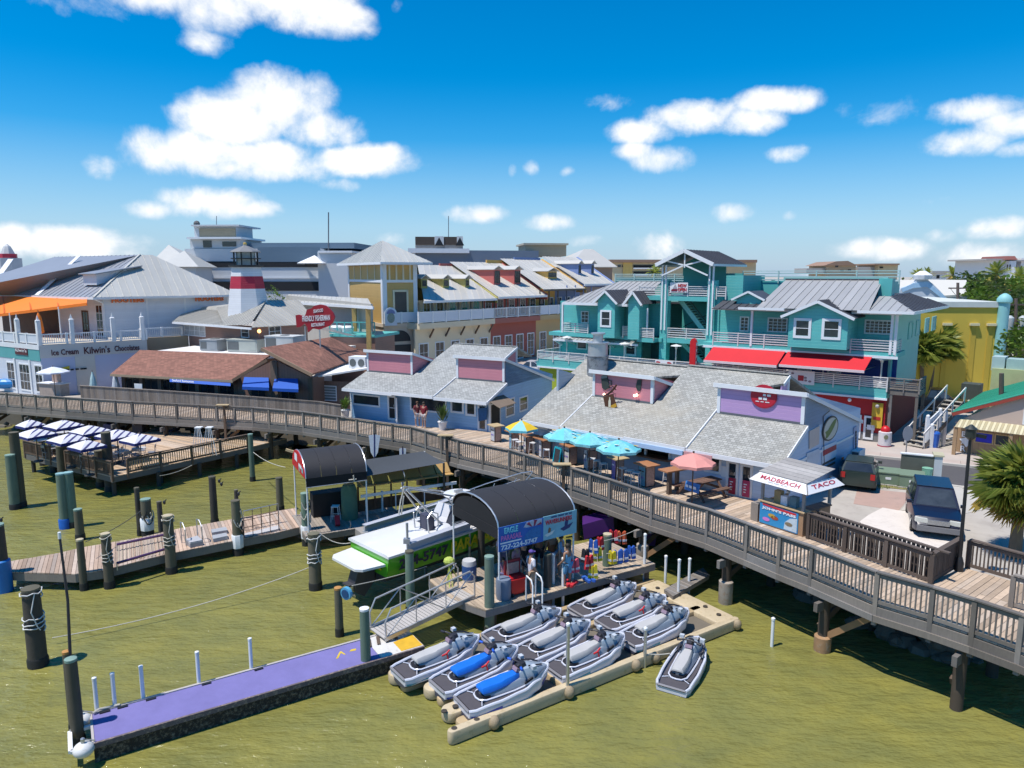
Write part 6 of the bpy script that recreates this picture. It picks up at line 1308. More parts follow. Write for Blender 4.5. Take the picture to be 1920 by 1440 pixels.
def piling(u,vt,vb,rpx,label,top='grey',wrap=None,mat=None,lean=0,group='pilings standing in the water',z0=0):
 b=at(u,vb,z0);tp_=aY(u,vt,b.y);r=rpx/FPX*b.y;h=tp_.z
 o=thing('piling',label,'piling',(b.x,b.y,0),group);c=V3((b.x,b.y,0))
 MB().tube([c-UPV*1.2,c+UPV*h*.5,c+UPV*h+V3((lean,0,0))],[r*1.04,r,r*.93],12).build('shaft',mat or PILE,o,True)
 tm={'grey':PILE,'green':M('cap_green',(.2,.3,.25),.6,.15,3),'teal':M('cap_teal',(.22,.38,.38),.6),'white':WHITE,'orange':M('cap_orange',(.45,.22,.06),.7,.3,4),'tan':M('cap_tan',(.45,.38,.25),.8,.3,5)}[top]
 MB().lathe([(r*.96,h-.02),(r*.98,h+.05),(r*.5,h+.07)],c+V3((lean,0,0)),12).build('cap',tm,o,True)
 MB().lathe([(r*1.12,-.3),(r*1.14,.22),(r*1.06,.3)],c,12).build('tide_band',M('tide_dark',(.02,.02,.018),.7,.4,5,.5,25),o,True)
 if wrap=='blue':MB().lathe([(r*1.22,-.2),(r*1.25,.45),(r*1.12,.5)],c,12).build('blue_sleeve',M('blue_sleeve',(.01,.10,.42),.5,.3,4),o,True)
 if wrap=='bluetall':MB().lathe([(r*1.35,-.2),(r*1.35,1.25),(r*1.1,1.3)],c,14).build('blue_sleeve',M('barrel_blue',(.01,.16,.46),.5,.25,3),o,True)
 if wrap=='greenwrap':MB().lathe([(r*1.3,.3),(r*1.6,.8),(r*1.55,h-.35),(r*1.15,h-.1)],c,12).build('tarp_wrap',M('tarp_green',(.10,.19,.12),.8,.2,4,.4,8),o,True)
 if wrap in('rope','ropewhite'):
  rm=ROPE if wrap=='rope' else M('white_rope',(.6,.6,.58),.9,.2,9,.4,60);R_=random.Random(int(u))
  for zc,turns in((h*.52,3.3),(h-.1,1.6)):
   pts=[c+V3((math.cos(a)*r*1.12,math.sin(a)*r*1.12,zc+.05*a/2+R_.uniform(-.04,.04)-.12))for a in[k*.5 for k in range(int(turns*12.5))]];MB().tube(pts,.02,5).build('rope',rm,o)
  MB().tube([c+V3((r*.9,-r*.7,h-.05)),c+V3((r*.6,-r*1.15,h*.75)),c+V3((r*.95,-r*.8,h*.55)),c+V3((r*1.1,-r*.6,h*.5))],.018,5).build('rope',rm,o)
 if wrap=='gear':
  R_=random.Random(int(u))
  for k in range(5):a=R_.uniform(-2.6,-.3);zc=R_.uniform(h*.45,h*.9);MB().tube([c+V3((math.cos(a+q*.25)*r*1.25,math.sin(a+q*.25)*r*1.25,zc-.35*math.sin(q*.52)))for q in range(7)],.028,5).build('hose',BLACK if k%2 else ROPE,o)
  MB().lathe([(r*1.25,.35),(r*1.3,.9),(r*1.15,.95)],c,8).build('white_sleeve',PVC,o,True)
 return o
DPILE=M('dark_wet_piling',(.06,.052,.042),.8,.3,2,.3,14);GPILE=PILEG
for a in[(72,1105,1247,17,'leaning dark piling wound with pale rope near the left edge, blue foot','grey','ropewhite',DPILE),(148,1238,1398,12,'piling with pale round top at the near end of the purple dock','green',None,PILE),(139,1224,1375,8,'slimmer orange topped piling behind the purple dock end piling','orange',None,PILE),(687,1143,1268,10,'grey green piling with pale cap at the ramp end of the purple dock','white',None,GPILE),(637,1104,1192,8,'brown piling with orange top holding a round blue reel','orange',None,PILE),(8,985,1108,12,'piling with bright blue barrel sleeve at the left edge','green','bluetall',DPILE),(158,1013,1106,7,'short round piling through the tip of the wooden jetty','tan',None,PILE),(206,1002,1102,9,'brown piling with rope scraps, second along the wooden jetty','tan','rope',PILE),(322,968,1074,10,'stout rope wrapped piling with flat tan top beside the purple jetty pipe','tan','rope',PILE),(151,956,1012,8,'tall piling with small cleats behind the wooden jetty tip','green',None,PILE),(29,854,954,9,'green grey half of the piling pair near the left edge','green',None,GPILE),(40,812,950,9,'taller dark half of the piling pair near the left edge','grey',None,PILE),(123,889,990,9,'teal topped piling with blue foot in front of the umbrella deck','teal','blue',GPILE),(137,887,988,9,'teal topped piling without sleeve, right of the blue footed one','teal',None,GPILE),(119,838,905,8,'brown piling just behind the teal topped pair','grey',None,PILE),(129,818,903,9,'tallest dark piling behind the teal topped pair','grey',None,DPILE),(207,812,920,9,'tall dark piling at the front corner of the umbrella deck','grey',None,DPILE),(190,846,912,8,'rust stained piling left of the umbrella deck corner','grey',None,PILE),(82,819,872,6,'thin piling along the left rail of the umbrella deck','grey',None,PILE),(104,828,884,8,'piling at the gap in the umbrella deck rail','grey',None,DPILE),(474,815,902,5,'slender green grey piling with a rope, right of the umbrella deck','green',None,GPILE),(526,897,958,7,'plain piling beside the red ended canopy','grey',None,PILE),(592,1002,1104,12,'stout piling with loose white rope in front of the green boat stern','grey','ropewhite',PILE),(278,937,1006,10,'thick green topped piling behind the wooden jetty','green','gear',PILE),(263,916,1004,5,'thin dark pole piling beside the thick green topped piling','grey',None,DPILE),(304,942,1018,5,'thin dark pole piling with a bird spike, middle of the jetty','grey',None,DPILE),(403,895,984,7,'dark leaning piling with a white notice at the far side of the jetty','grey',None,DPILE),(447,940,1040,9,'piling hung with black and yellow hoses on the wooden jetty','grey','gear',PILE),(447,920,1000,4,'dark pole behind the hose hung piling','grey',None,DPILE),(575,926,1022,8,'green grey piling at the left corner under the red ended canopy','green','gear',GPILE),(657,905,1000,10,'piling wrapped in green tarpaulin under the red ended canopy','grey','greenwrap',GPILE),(770,1035,1150,9,'boat lift piling in front of the green boat','grey',None,GPILE),(918,1045,1188,10,'green grey piling at the head of the aluminium gangway','green',None,GPILE),(1137,1003,1105,9,'piling capped with a ragged tan nest between the life vests','tan',None,GPILE),(1026,1040,1148,8,'dark grey piling at the front edge of the busy dock','grey',None,DPILE),(1900-835,1015,1100,6,'thin grey piling behind the people under the banner','grey',None,GPILE),(903,990,1080,7,'dark piling between green boat and banner canopy','grey',None,DPILE)]:
 piling(*a)
for(u,v,Yr)in((411,902,1),(415,908,1),(308,942,1),(447,926,1),(2,975,1)):
 b=at(u,v+95,0);p=aY(u,v,b.y);o=MB().ball(p,(.07,.05,.1),8,5);o.tube([p+V3((.03,0,.06)),p+V3((.1,0,.13))],.025,5);o=o.build('perched_bird',BLACK,None,True);tag(o,{411:'small black bird high on the dark leaning piling',415:'second small black bird lower on the dark leaning piling',308:'black bird on the pole in the middle of the jetty',447:'small black bird on the pole behind the hoses',2:'dark bird at the very left edge above the blue barrel'}[u],'bird','birds on the pilings')
pole=thing('whip_pole','tall thin dark pole with white tip leaning at the near end of the purple dock','pole',tuple(at(140,1375,0)))
b=at(140,1375,.0);MB().tube([V3((b.x,b.y,.6)),aY(127,1125,b.y),aY(112,1008,b.y)],[.05,.035,.03],8).build('shaft',M('pole_dark',(.03,.03,.05),.4),pole,True);MB().tube([aY(112,1010,b.y),aY(111,998,b.y)],.04,8).build('tip',WHITE,pole)
rl=thing('blue_reel','round blue hose reel fixed on the orange topped piling','reel',tuple(aY(652,1111,at(637,1192,0).y)))
c=aY(652,1111,at(637,1192,0).y-.1);fy=V3((-.5,-.86,0))
MB().tube([c,c+fy*.12],.22,18).build('rim',M('reel_blue',(.10,.36,.55),.4,.12),rl);MB().tube([c+fy*.12,c+fy*.15],.15,16).build('hub',M('reel_navy',(.01,.06,.16),.5),rl);MB().tube([c,c-fy*.1+V3((-.25,0,0))],.04,6).build('bracket',STEEL,rl)
for(u,vt,vb,lab)in((718,922,986,'white pole beside the pale lift beam, left of the green boat'),(918,1108,1190,'white pole in front of the gangway head piling'),(1037,1040,1142,'left one of the white pole pair behind the middle jet skis'),(1055,1047,1147,'right one of the white pole pair behind the middle jet skis'),(1207,1002,1102,'tallest white pole, beside the brown boardwalk piling'),(1247,1043,1100,'leftmost white pole of the small slatted ramp'),(1271,1050,1132,'middle white pole at the far right corner of the tan dock'),(1291,1048,1112,'rightmost white pole of the small slatted ramp'),(1064,1170,1288,'grey pole on the near edge of the tan dock, beside the blue covered jet skis'),(1209,1178,1232,'grey pole on the near edge of the tan dock, further right'),(1447,1160,1212,'short white pipe beside the concrete collared piling'),(798,980,1080,'grey steel post of the boat lift beside the green hull')):
 z0=.35 if 1060<u<1220 and vb>1200 else 0
 b=at(u,vb,z0);tp_=aY(u,vt,b.y);o=thing('dock_pole',lab,'pole',(b.x,b.y,0),'slim poles around the docks');c=V3((b.x,b.y,0));r=.055
 MB().lathe([(r,-.8),(r,tp_.z)],c,12).build('tube',STEEL if(1060<u<1220 and vb>1200)or u==798 else PVC,o,True);MB().lathe([(r*1.2,tp_.z-.05),(r*1.2,tp_.z+.02),(r*.5,tp_.z+.05)],c,12).build('cap',PVC,o,True)
JN=[(18,1072),(141,1076),(197,1068),(300,1042),(332,1035),(397,1022),(456,1010),(520,998),(562,988)];JF=[(555,952),(520,958),(431,974),(392,981),(329,992),(266,1007),(195,1019),(150,1027),(109,1037),(20,1052)]
jt=board_deck('wooden_jetty','narrow weathered wooden jetty with mixed planks and purple pipes at the left','jetty',[at(u,v,.72)for u,v in JN+JF],.72,118,wood('jetty_boards',(.42,.30,.22),(.3,.3,1),.3,.85,(.40,.34,.29)),.15,.05,frame=.3)
VIO=M('violet_pipe',(.075,.03,.10),.5,.3,5)
for(a,b)in(((219,1021),(306,1003)),((219,1056),(322,1026))):p,q=at(*a,1.0),at(*b,1.0);MB().tube([p,q],.055,8).build('pipe_rail',VIO,jt,True);MB().tube([p-UPV*.3,p],.025,6).build('stanchion',STEEL,jt);MB().tube([q-UPV*.3,q],.025,6).build('stanchion',STEEL,jt)
gm_=MB();P=[at(*q,.735)for q in((222,1055),(318,1036),(312,1004),(222,1022))]
for i in range(15):
 a,b=P[0].lerp(P[1],i/14),P[3].lerp(P[2],i/14);gm_.bar(a,b,.04,.02)
stuff(gm_.build('expanded_grating',M('grating_tan',(.42,.34,.25),.8,.2,5),jt))
for(ua,va,ub,vb)in((341,1018,349,1024),(371,1012,380,1018)):
 p,q=at(ua,va,.72),at(ub,vb,.72);o=thing('grab_rail','bent grey grab rail at the %s side of the grey jetty step'%('left' if ua<350 else 'right'),'handrail',tuple(p),'grab rails on the jetty');MB().tube([p,p+UPV*.95,p.lerp(q,.5)+UPV*.98,q+UPV*.75,q],.025,7).build('tube',STEEL,o,True)
bx=thing('dock_step','grey plastic step with sloping lid on the wooden jetty','step',tuple(at(360,1020,.72)));P=[at(*q,.73)for q in((348,1020),(357,1027),(381,1022),(371,1013))];MB().prism(P,UPV*.18).build('body',M('grey_plastic',(.33,.33,.34),.6,.1,3),bx);MB().prism([p.lerp(sum(P,V3((0,0,0)))/4,.06)+UPV*.18 for p in P],UPV*.05).build('lid',M('grey_plastic2',(.40,.40,.41),.6,.08,3),bx)
for(q,lab)in((((396,999),(398,1005),(427,1000),(424,994)),'far grey beam lying across the wooden jetty'),(((398,1010),(400,1017),(427,1011),(425,1005)),'near grey beam lying on the wooden jetty beside the hoses')):
 tag(MB().prism([at(*k,.73)for k in q],UPV*.16).build('steel_beam',M('beam_grey',(.36,.37,.38),.5,.12,3)),lab,'beam','grey beams on the jetty')
pr=thing('pipe_gangway','low gangway with thin rusty pipe rails on the wooden jetty near the canopy','gangway',tuple(at(490,985,.72)))
MB().prism([at(*q,.74)for q in((455,1003),(457,1008),(525,993),(523,986))],UPV*.05).build('deck',M('gangway_grey',(.48,.46,.45),.6,.1,3),pr)
RUST=M('rusty_pipe',(.2,.12,.09),.7,.3,6)
for off in(0,-14):
 A,B=at(458,1008+off,.75),at(523,993+off,.75)
 MB().tube([A,A+UPV*.9,B+UPV*.9,B],.022,6).build('pipe_rail',STEEL if off else RUST,pr);MB().tube([A+UPV*.45,B+UPV*.45],.016,5).build('pipe_rail',RUST,pr)
 for f in(.25,.5,.75):MB().tube([A.lerp(B,f),A.lerp(B,f)+UPV*.9],.016,5).build('stanchion',RUST,pr)
def hang(p,q,sag,n=14):return[V3(p).lerp(V3(q),i/n)-UPV*(sag*4*(i/n)*(1-i/n))for i in range(n+1)]
for(a,za,b,zb,sag,lab)in(((98,1196),.25,(585,1062),.9,.28,'long pale line sagging low across the open water'),((475,848),1.9,(535,876),2.9,.15,'pale rope from the slender piling to the red ended canopy'),((600,1000),2.2,(668,1014),1.9,.25,'rope from the roped piling to the stern of the green boat'),((264,958),1.6,(160,1016),1.5,.12,'dark rope between two pilings of the wooden jetty'),((300,892),.9,(360,872),.9,.1,'rope under the edge of the umbrella deck'),((660,1098),1.9,(800,1062),1.2,.05,'thin line from the blue reel past the boat lift'),((1215,1226),.5,(1256,1225),.45,.03,'short tow line from the tan dock to the floating jet ski')):
 p,q=at(*a,za),at(*b,zb);tag(MB().tube(hang(p,q,sag),.018,5).build('rope',ROPE if 'dark' not in lab else M('dark_rope',(.07,.07,.06),.9)),lab,'rope','ropes over the water')
UZ=1.15;A,C,E=at(47,851,UZ),at(211,894,UZ),at(465,839,UZ);bk=(C-A).normalized();UANG=math.degrees(math.atan2((C-A).y,(C-A).x));bperp=V3((-bk.y,bk.x,0))
ud=board_deck('umbrella_deck','lower timber terrace with striped umbrellas tucked under the boardwalk','deck',[A,C,E,E+bperp*3.2,A+bperp*8.2],UZ,UANG,wood('terrace_boards',(.47,.33,.21),(.3,.3,1),.24,.85,(.42,.35,.28)),.17,.05,frame=.28)
for p in[A.lerp(C,f)+bperp*w for f in(.05,.5,.97)for w in(.2,3)]+[C.lerp(E,f)for f in(.3,.6,.9)]:MB().tube([(p.x,p.y,-1.2),(p.x,p.y,UZ-.3)],.12,8).build('pile',DPILE,ud,True)
railing('terrace_railing','brown timber railing along the left edge of the umbrella terrace',[A+UPV*0,A.lerp(C,.32)],UZ,BROWNW,'terrace railings',1.5,.11,.25,.85,0,.14,.13,120)
railing('terrace_railing','brown timber railing from the gap to the front corner of the umbrella terrace',[A.lerp(C,.5),C],UZ,BROWNW,'terrace railings',1.5,.11,.25,.85,0,.14,.13,120)
railing('terrace_railing','sunlit tan railing with brown rail along the right edge of the umbrella terrace',[C.lerp(E,.1),C.lerp(E,.55),E],UZ,BROWNW,'terrace railings',1.7,.11,.25,.85,0,.14,.14,200,bmat=M('new_pine',(.50,.33,.16),.8,.2,3))
NAVYF=M('navy_fabric',(.015,.025,.16),.8,.1,3)
t=NT('stripe_fabric');tcn=t.n('TexCoord');spx=t.n('SeparateXYZ');t.L.new(tcn.outputs['Object'],spx.inputs[0]);fx=t.math('FRACT',t.math('MULTIPLY',spx.outputs['X'],3.2));gt_=t.math('LESS_THAN',fx,.32);rg=1.0
MATS['stripe']=t.done(t.mix(t.math('MULTIPLY',gt_,rg),t.scale((.62,.61,.64),t.math('MULTIPLY_ADD',t.noise(t.pos(),3,4),.2,.9)),(.05,.05,.16)),.8)
UWH=M('umbrella_white',(.62,.61,.63),.8,.06)
def umbrella(name,label,c,r,zc,h,n,cmat,umat,zfloor,group,rot=0,flap=.16,polemat=None,alt=None):
 o=thing(name,label,'umbrella',(c[0],c[1],zfloor),group);ring=[]
 for k in range(n):a=rot+2*math.pi*(k+.5)/n;ring.append(V3((math.cos(a)*r,math.sin(a)*r,0)))
 cc=V3((c[0],c[1],zc));apex=cc+UPV*h
 for mi,mt in enumerate([cmat]if not alt else[cmat]+alt):
  m=MB()
  for k in range(n):
   if alt and k%(len(alt)+1)!=mi:continue
   p,q=cc+ring[k],cc+ring[(k+1)%n];mp,mq=apex.lerp(p,.55)+UPV*h*.08,apex.lerp(q,.55)+UPV*h*.08;mid=(p+q)/2-UPV*.0-(p+q-2*cc)/2*.05
   m.add([apex,mp,mq],[(0,1,2)]).add([mp,p,mid,mq],[(0,1,2,3)]).add([mid,q,mq],[(0,1,2)])
  m.build('canopy',mt,o)
 m=MB()
 for k in range(n):p,q=cc+ring[k],cc+ring[(k+1)%n];mid=(p+q)/2-(p+q-2*cc)/2*.05;m.add([p,mid,mid-UPV*flap,p-UPV*flap],[(0,1,2,3)]).add([mid,q,q-UPV*flap,mid-UPV*flap],[(0,1,2,3)])
 m.build('valance',umat,o)
 for k in range(n):MB().tube([apex-UPV*.1,cc+ring[k]-UPV*.04],.014,4).build('rib',STEEL,o)
 MB().tube([(c[0],c[1],zfloor),apex],.028,8).build('pole',polemat or BROWNW,o);MB().ball(apex+UPV*.04,.05,8,5).build('finial',polemat or BROWNW,o);MB().lathe([(.26,zfloor),(.26,zfloor+.08),(.06,zfloor+.1)],(c[0],c[1],0),12).build('base',M('umbrella_base',(.06,.06,.06),.7),o)
 return o
for(u,v,rp_,lab)in((57,790,21,'back left striped terrace umbrella, half hidden by the piling pair'),(119,791,29,'striped terrace umbrella furthest back, below the boardwalk fascia'),(168,801,30,'striped terrace umbrella right of the furthest one'),(67,807,30,'front left striped terrace umbrella'),(128,817,31,'striped terrace umbrella in the middle of the front row'),(163,829,28,'nearest striped terrace umbrella, beside the tall dark pilings'),(219,809,32,'striped terrace umbrella second from the right'),(262,817,30,'rightmost striped terrace umbrella')):
 p=at(u,v+4,2.95);umbrella('striped_umbrella',lab,p,rp_/FPX*p.y*1.25,2.85,.36,4,MATS['stripe'],NAVYF,UZ,'striped terrace umbrellas',RAD(UANG),alt=[UWH,UWH,MATS['stripe']])
CHM=M('chair_metal',(.3,.3,.32),.5,metal=.5)
def cafe_table(c,z,lab,group='terrace tables',r=.4,h=.74,mat=None):
 o=thing('terrace_table',lab,'table',(c.x,c.y,z),group);MB().lathe([(r,z+h-.03),(r,z+h)],c*V3((1,1,0))if False else V3((c.x,c.y,0)),16).build('top',mat or M('table_pale',(.5,.48,.46),.5),o);MB().tube([(c.x,c.y,z),(c.x,c.y,z+h-.03)],.035,8).build('leg',CHM,o);MB().lathe([(.24,z),(.24,z+.03)],(c.x,c.y,0),12).build('base',CHM,o);return o
def chair_proto(name,label,hseat=.45,back=True,mat=None,seatmat=None,w=.4):
 o=thing(name,label,'chair');mat=mat or CHM;h=w/2
 MB().box(-h,h,-h,h,hseat-.03,hseat).build('seat',seatmat or mat,o)
 for sx in(-1,1):
  for sy in(-1,1):MB().tube([(sx*h*1.12,sy*h*1.12,0),(sx*h*.85,sy*h*.85,hseat-.03)],.016,5).build('leg',mat,o)
 MB().bar((-h,-h,hseat*.4),(h,-h,hseat*.4),.02,.02).bar((-h,h,hseat*.4),(h,h,hseat*.4),.02,.02).build('stretcher',mat,o)
 if back:
  MB().bar((-h,h,hseat),(-h,h*1.25,hseat+.45),.025,.025).bar((h,h,hseat),(h,h*1.25,hseat+.45),.025,.025).build('back_frame',mat,o);MB().bar((-h,h*1.2,hseat+.36),(h,h*1.2,hseat+.36),.02,.16).build('backrest',mat,o)
 return o
ch0=chair_proto('terrace_chair','grey metal chair under the striped terrace umbrellas',mat=CHM);n_=0
for i,(u,v)in enumerate(((78,846),(112,856),(152,862),(178,872),(230,868),(262,862),(120,830),(205,858))):
 p=at(u,v,UZ);cafe_table(p,UZ,'round table among the chairs on the umbrella terrace')
 for k in range(4):
  a=k*math.pi/2+i;q=p+V3((math.cos(a)*.68,math.sin(a)*.68,0))
  if n_==0:ch0 .location=q;ch0 .rotation_euler=(0,0,a-math.pi/2);ch0['group']='terrace chairs'
  else:dup(ch0,q,a-math.pi/2,group='terrace chairs')
  n_+=1
wh=thing('stacked_stools','stack of tall white stools beside the right end of the umbrella terrace','stool',tuple(at(387,850,UZ)))
for du in(376,396):
 p=at(du,852,UZ);MB().box(p.x-.2,p.x+.2,p.y-.2,p.y+.2,UZ+1.7,UZ+1.76).build('seat',WHITE,wh)
 for k in range(5):a=(k-2)*.07;MB().bar((p.x+a,p.y-.18,UZ+1.7),(p.x+a*3.2,p.y-.26,UZ),.03,.03).build('leg',WHITE,wh)
R_=random.Random(5)
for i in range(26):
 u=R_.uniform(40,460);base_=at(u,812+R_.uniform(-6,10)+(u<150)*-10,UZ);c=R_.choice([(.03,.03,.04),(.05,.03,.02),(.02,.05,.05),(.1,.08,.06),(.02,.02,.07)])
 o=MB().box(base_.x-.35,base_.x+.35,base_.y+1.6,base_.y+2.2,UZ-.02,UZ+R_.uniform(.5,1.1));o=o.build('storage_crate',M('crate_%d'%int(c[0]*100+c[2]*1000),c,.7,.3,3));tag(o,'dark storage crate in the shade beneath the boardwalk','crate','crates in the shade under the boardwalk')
lg=thing('yellow_lantern','small yellow glowing lantern under the boardwalk above the umbrellas','lamp',tuple(at(186,784,2.0)));p=aY(186,784,at(186,812,UZ).y+1);MB().ball(p,.12,8,6).build('bulb',M_emit('lamp_yellow',(1,.75,.2),2.0),lg,True);MB().tube([p,p+UPV*.4],.02,5).build('cord',BLACK,lg)
#  TAN DRIVE-ON DOCK AND JET SKIS
JD=Fr(at(840,1372,.38),33.9)
TAN=M('tan_polyethylene',(.46,.34,.19),.6,.18,1.4,.15,14,wear=.35,wearcol=(.33,.25,.13));TANL=M('tan_worn',(.52,.42,.27),.65,.18,2.2,.15,14,wear=.3,wearcol=(.36,.28,.14))
jd=thing('jet_ski_dock','tan plastic drive-on floating dock with rounded tongues under nine jet skis','dock',tuple(JD(0,0,0)))
def rbox(fr,s0,s1,w0,w1,z0,z1,r=.2,n=5,ends=(1,1)):
 """slab with rounded plan corners and a softened top edge"""
 pts=[]
 for(cs,cw,a0,on)in((s1-r,w0+r,-90,ends[1]),(s1-r,w1-r,0,ends[1]),(s0+r,w1-r,90,ends[0]),(s0+r,w0+r,180,ends[0])):
  if on:pts+=[(cs+r*math.cos(RAD(a0+90*k/n)),cw+r*math.sin(RAD(a0+90*k/n)))for k in range(n+1)]
  else:pts+=[(cs+(r if a0 in(-90,0)else-r),cw+(-r if a0 in(-90,180)else r))]
 cs,cw=(s0+s1)/2,(w0+w1)/2;e=.05
 f=lambda k,z:[fr(cs+(p-cs)*(1-k*2/max(s1-s0,.3)),cw+(q-cw)*(1-k*2/max(w1-w0,.3)),z)for p,q in pts]
 return MB().loft([f(.02,z0),f(0,z0+.05),f(0,z1-e),f(.015,z1-e*.3),f(e,z1)])
ROWS=(.72,2.0,3.28);JETC={}
jpx=[(833,1228),(905,1248),(957,1282),(990,1168),(1048,1195),(1112,1222),(1140,1118),(1195,1142),(1235,1168)]
for w_ in(1.36,2.64):rbox(JD,.9,11.2,w_-.16,w_+.16,.02,.36,.12).build('side_float',TAN,jd,True)
rbox(JD,0,11.6,-.12,.13,.02,.40,.12).build('front_beam',TANL,jd,True);rbox(JD,.6,11.55,3.92,4.15,.02,.36,.1).build('rear_beam',TAN,jd,True)
for s0,s1,wr in((.35,4.0,ROWS[0]),(.45,4.0,ROWS[1]),(-.1,3.6,ROWS[2])):
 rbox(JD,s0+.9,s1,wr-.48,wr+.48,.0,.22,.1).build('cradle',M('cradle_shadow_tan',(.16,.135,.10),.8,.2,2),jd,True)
 rbox(JD,s0,s0+1.25,wr-.05,wr+.5,.04,.34,.26,6).build('entry_tongue',TANL,jd,True);rbox(JD,s0+.15,s0+1.5,wr-.5,wr-.12,.02,.26,.16,6).build('entry_tongue',TAN,jd,True)
for s_ in(3.98,7.35):rbox(JD,s_-.12,s_+.34,.13,3.92,.03,.37,.08).build('cross_float',TAN,jd,True)
for s0 in(4.35,7.72):
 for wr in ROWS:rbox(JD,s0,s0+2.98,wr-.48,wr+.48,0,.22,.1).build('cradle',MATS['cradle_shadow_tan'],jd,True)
rbox(JD,10.7,11.62,.15,3.9,.03,.36,.1).build('end_float',TANL,jd,True)
R_=random.Random(2)
for s_,w_ in[(.35,.85),(.72,.88),(1.1,.9),(.3,3.4),(.75,3.5),(1.0,2.2),(1.35,.45),(1.2,1.36),(1.4,2.6),(4.1,.5),(4.1,1.36),(4.1,2.4),(7.5,.6),(7.5,1.5),(7.5,2.6),(11.2,.5),(11.3,1.2),(11.2,2.4),(11.0,3.3),(.2,.02),(.9,.02)]:
 c=JD(s_,w_,.375);MB().lathe([(.085,0),(.085,.03),(.05,.035)],c,10).build('socket',M('socket_dark',(.05,.04,.03),.7),jd);
for s_ in(1.35,3.95,6.6,7.45,9.3,11.4):c=JD(s_,-.14,.22);MB().ball(c,(.17,.15,.2),10,6).build('coupling',M('coupling_tan',(.34,.26,.16),.7,.3,5,.5,20),jd,True)
def smooth(xs,t):
 for(a,va),(b,vb)in zip(xs,xs[1:]):
  if t<=b:k=max(0,min(1,(t-a)/(b-a)));k=k*k*(3-2*k);return va+(vb-va)*k
 return xs[-1][1]
HW=[(-1.40,.46),(-1.2,.53),(-.4,.57),(.3,.55),(.8,.45),(1.15,.29),(1.36,.12),(1.42,.02)]
GZ_=[(-1.40,.30),(-.6,.36),(.2,.42),(.8,.52),(1.2,.60),(1.42,.62)]
KZ=[(-1.40,.02),(.4,-.02),(.9,.08),(1.25,.32),(1.42,.56)]
def jet_ski(name,label,cover=None,accent=(.03,.26,.33)):
 o=thing(name,label,'jet ski');xs=[-1.40+2.82*i/30 for i in range(31)]
 WH=M('ski_white',(.58,.59,.65),.22,.05,2,coat=.4);LOW=M('ski_lower',(.05,.055,.09),.35,.2,3);GRY=M('ski_grey_blue',(.20,.24,.29),.28,.06,2,coat=.3);DKM=M('ski_mat',(.075,.068,.075),.9,.15,6,.3,90);BLK=M('ski_black',(.018,.018,.024),.5,.2,6)
 up=[];lo=[]
 for x in xs:
  h,g,k=smooth(HW,x),smooth(GZ_,x),smooth(KZ,x);m_=k+(g-k)*.42
  up.append([V3((x,h,g)),V3((x,h*1.02,g-.05)),V3((x,h*.97,m_)),V3((x,-h*.97,m_)),V3((x,-h*1.02,g-.05)),V3((x,-h,g))]);lo.append([V3((x,h*.968,m_)),V3((x,h*.8,k+(m_-k)*.35)),V3((x,0,k-.04)),V3((x,-h*.8,k+(m_-k)*.35)),V3((x,-h*.968,m_))])
 MB().loft(up,False,False).add(up[0],[(0,1,2,3,4,5)]).build('hull',WH,o,True);MB().loft(lo,False,False).add(lo[0],[(0,1,2,3,4)]).build('lower_hull',LOW,o,True)
 ac=M('ski_graphic_%d'%int(accent[2]*100),accent,.25,.3,9,coat=.3)
 for sg in(-1,1):
  m=MB();cells=[-1.36+.13*i for i in range(8)]
  m.loft([[V3((x,sg*(smooth(HW,x)*1.0+.012),smooth(GZ_,x)-.10-.01*i)),V3((x,sg*(smooth(HW,x)*.985+.012),smooth(KZ,x)+(smooth(GZ_,x)-smooth(KZ,x))*(.44+.05*i)))]for i,x in enumerate(cells)],False,False);m.build('graphic',ac,o)
  m=MB();m.loft([[V3((x,sg*(smooth(HW,x)*1.005+.012),smooth(GZ_,x)-.12)),V3((x,sg*(smooth(HW,x)*.985+.012),smooth(KZ,x)+(smooth(GZ_,x)-smooth(KZ,x))*.5))]for x in(.95,1.05,1.15,1.25)],False,False);m.build('graphic',ac,o)
 rim=[V3((x,smooth(HW,x)-.035,smooth(GZ_,x)+.025))for x in xs];rim2=[V3((p.x,-p.y,p.z))for p in rim]
 MB().tube(rim+rim2[::-1],.045,7).build('gunwale',WH,o,True);MB().tube([rim2[0],rim[0]],.04,6).build('stern_edge',M('ski_rub',(.22,.21,.22),.6),o)
 m=MB();m.loft([[V3((x,-(smooth(HW,x)-.06),smooth(GZ_,x)-.055)),V3((x,-.2,smooth(GZ_,x)-.1)),V3((x,.2,smooth(GZ_,x)-.1)),V3((x,smooth(HW,x)-.06,smooth(GZ_,x)-.055))]for x in xs[:24]],False,False);m.build('sole',GRY,o,True)
 MB().prism([V3((x,y,.30))for x,y in((-1.33,-.38),(-.98,-.44),(-.9,-.3),(-.97,0),(-.9,.3),(-.98,.44),(-1.33,.38))],UPV*.035).build('rear_mat',DKM,o)
 for sg in(-1,1):MB().prism([V3((x,sg*y,z))for x,y,z in((-.86,.43,.33),(-.86,.30,.33),(-.2,.34,.355),(.5,.36,.42),(.5,.42,.42),(-.2,.45,.355))],UPV*.02).build('foot_mat',DKM,o)
 MB().tube([V3((.55,.33,.47)),V3((.1,.33,.42)),V3((-.45,.31,.40)),V3((-.78,.28,.385)),V3((-.93,.16,.375)),V3((-.96,0,.375)),V3((-.93,-.16,.375)),V3((-.78,-.28,.385)),V3((-.45,-.31,.40)),V3((.1,-.33,.42)),V3((.55,-.33,.47))],.028,6).build('trim_line',WH,o,True)
 for sg in(-1,1):MB().tube([V3((-.9,sg*.24,.375)),V3((-1.0,sg*.42,.36))],.014,5).build('trim_line',WH,o)
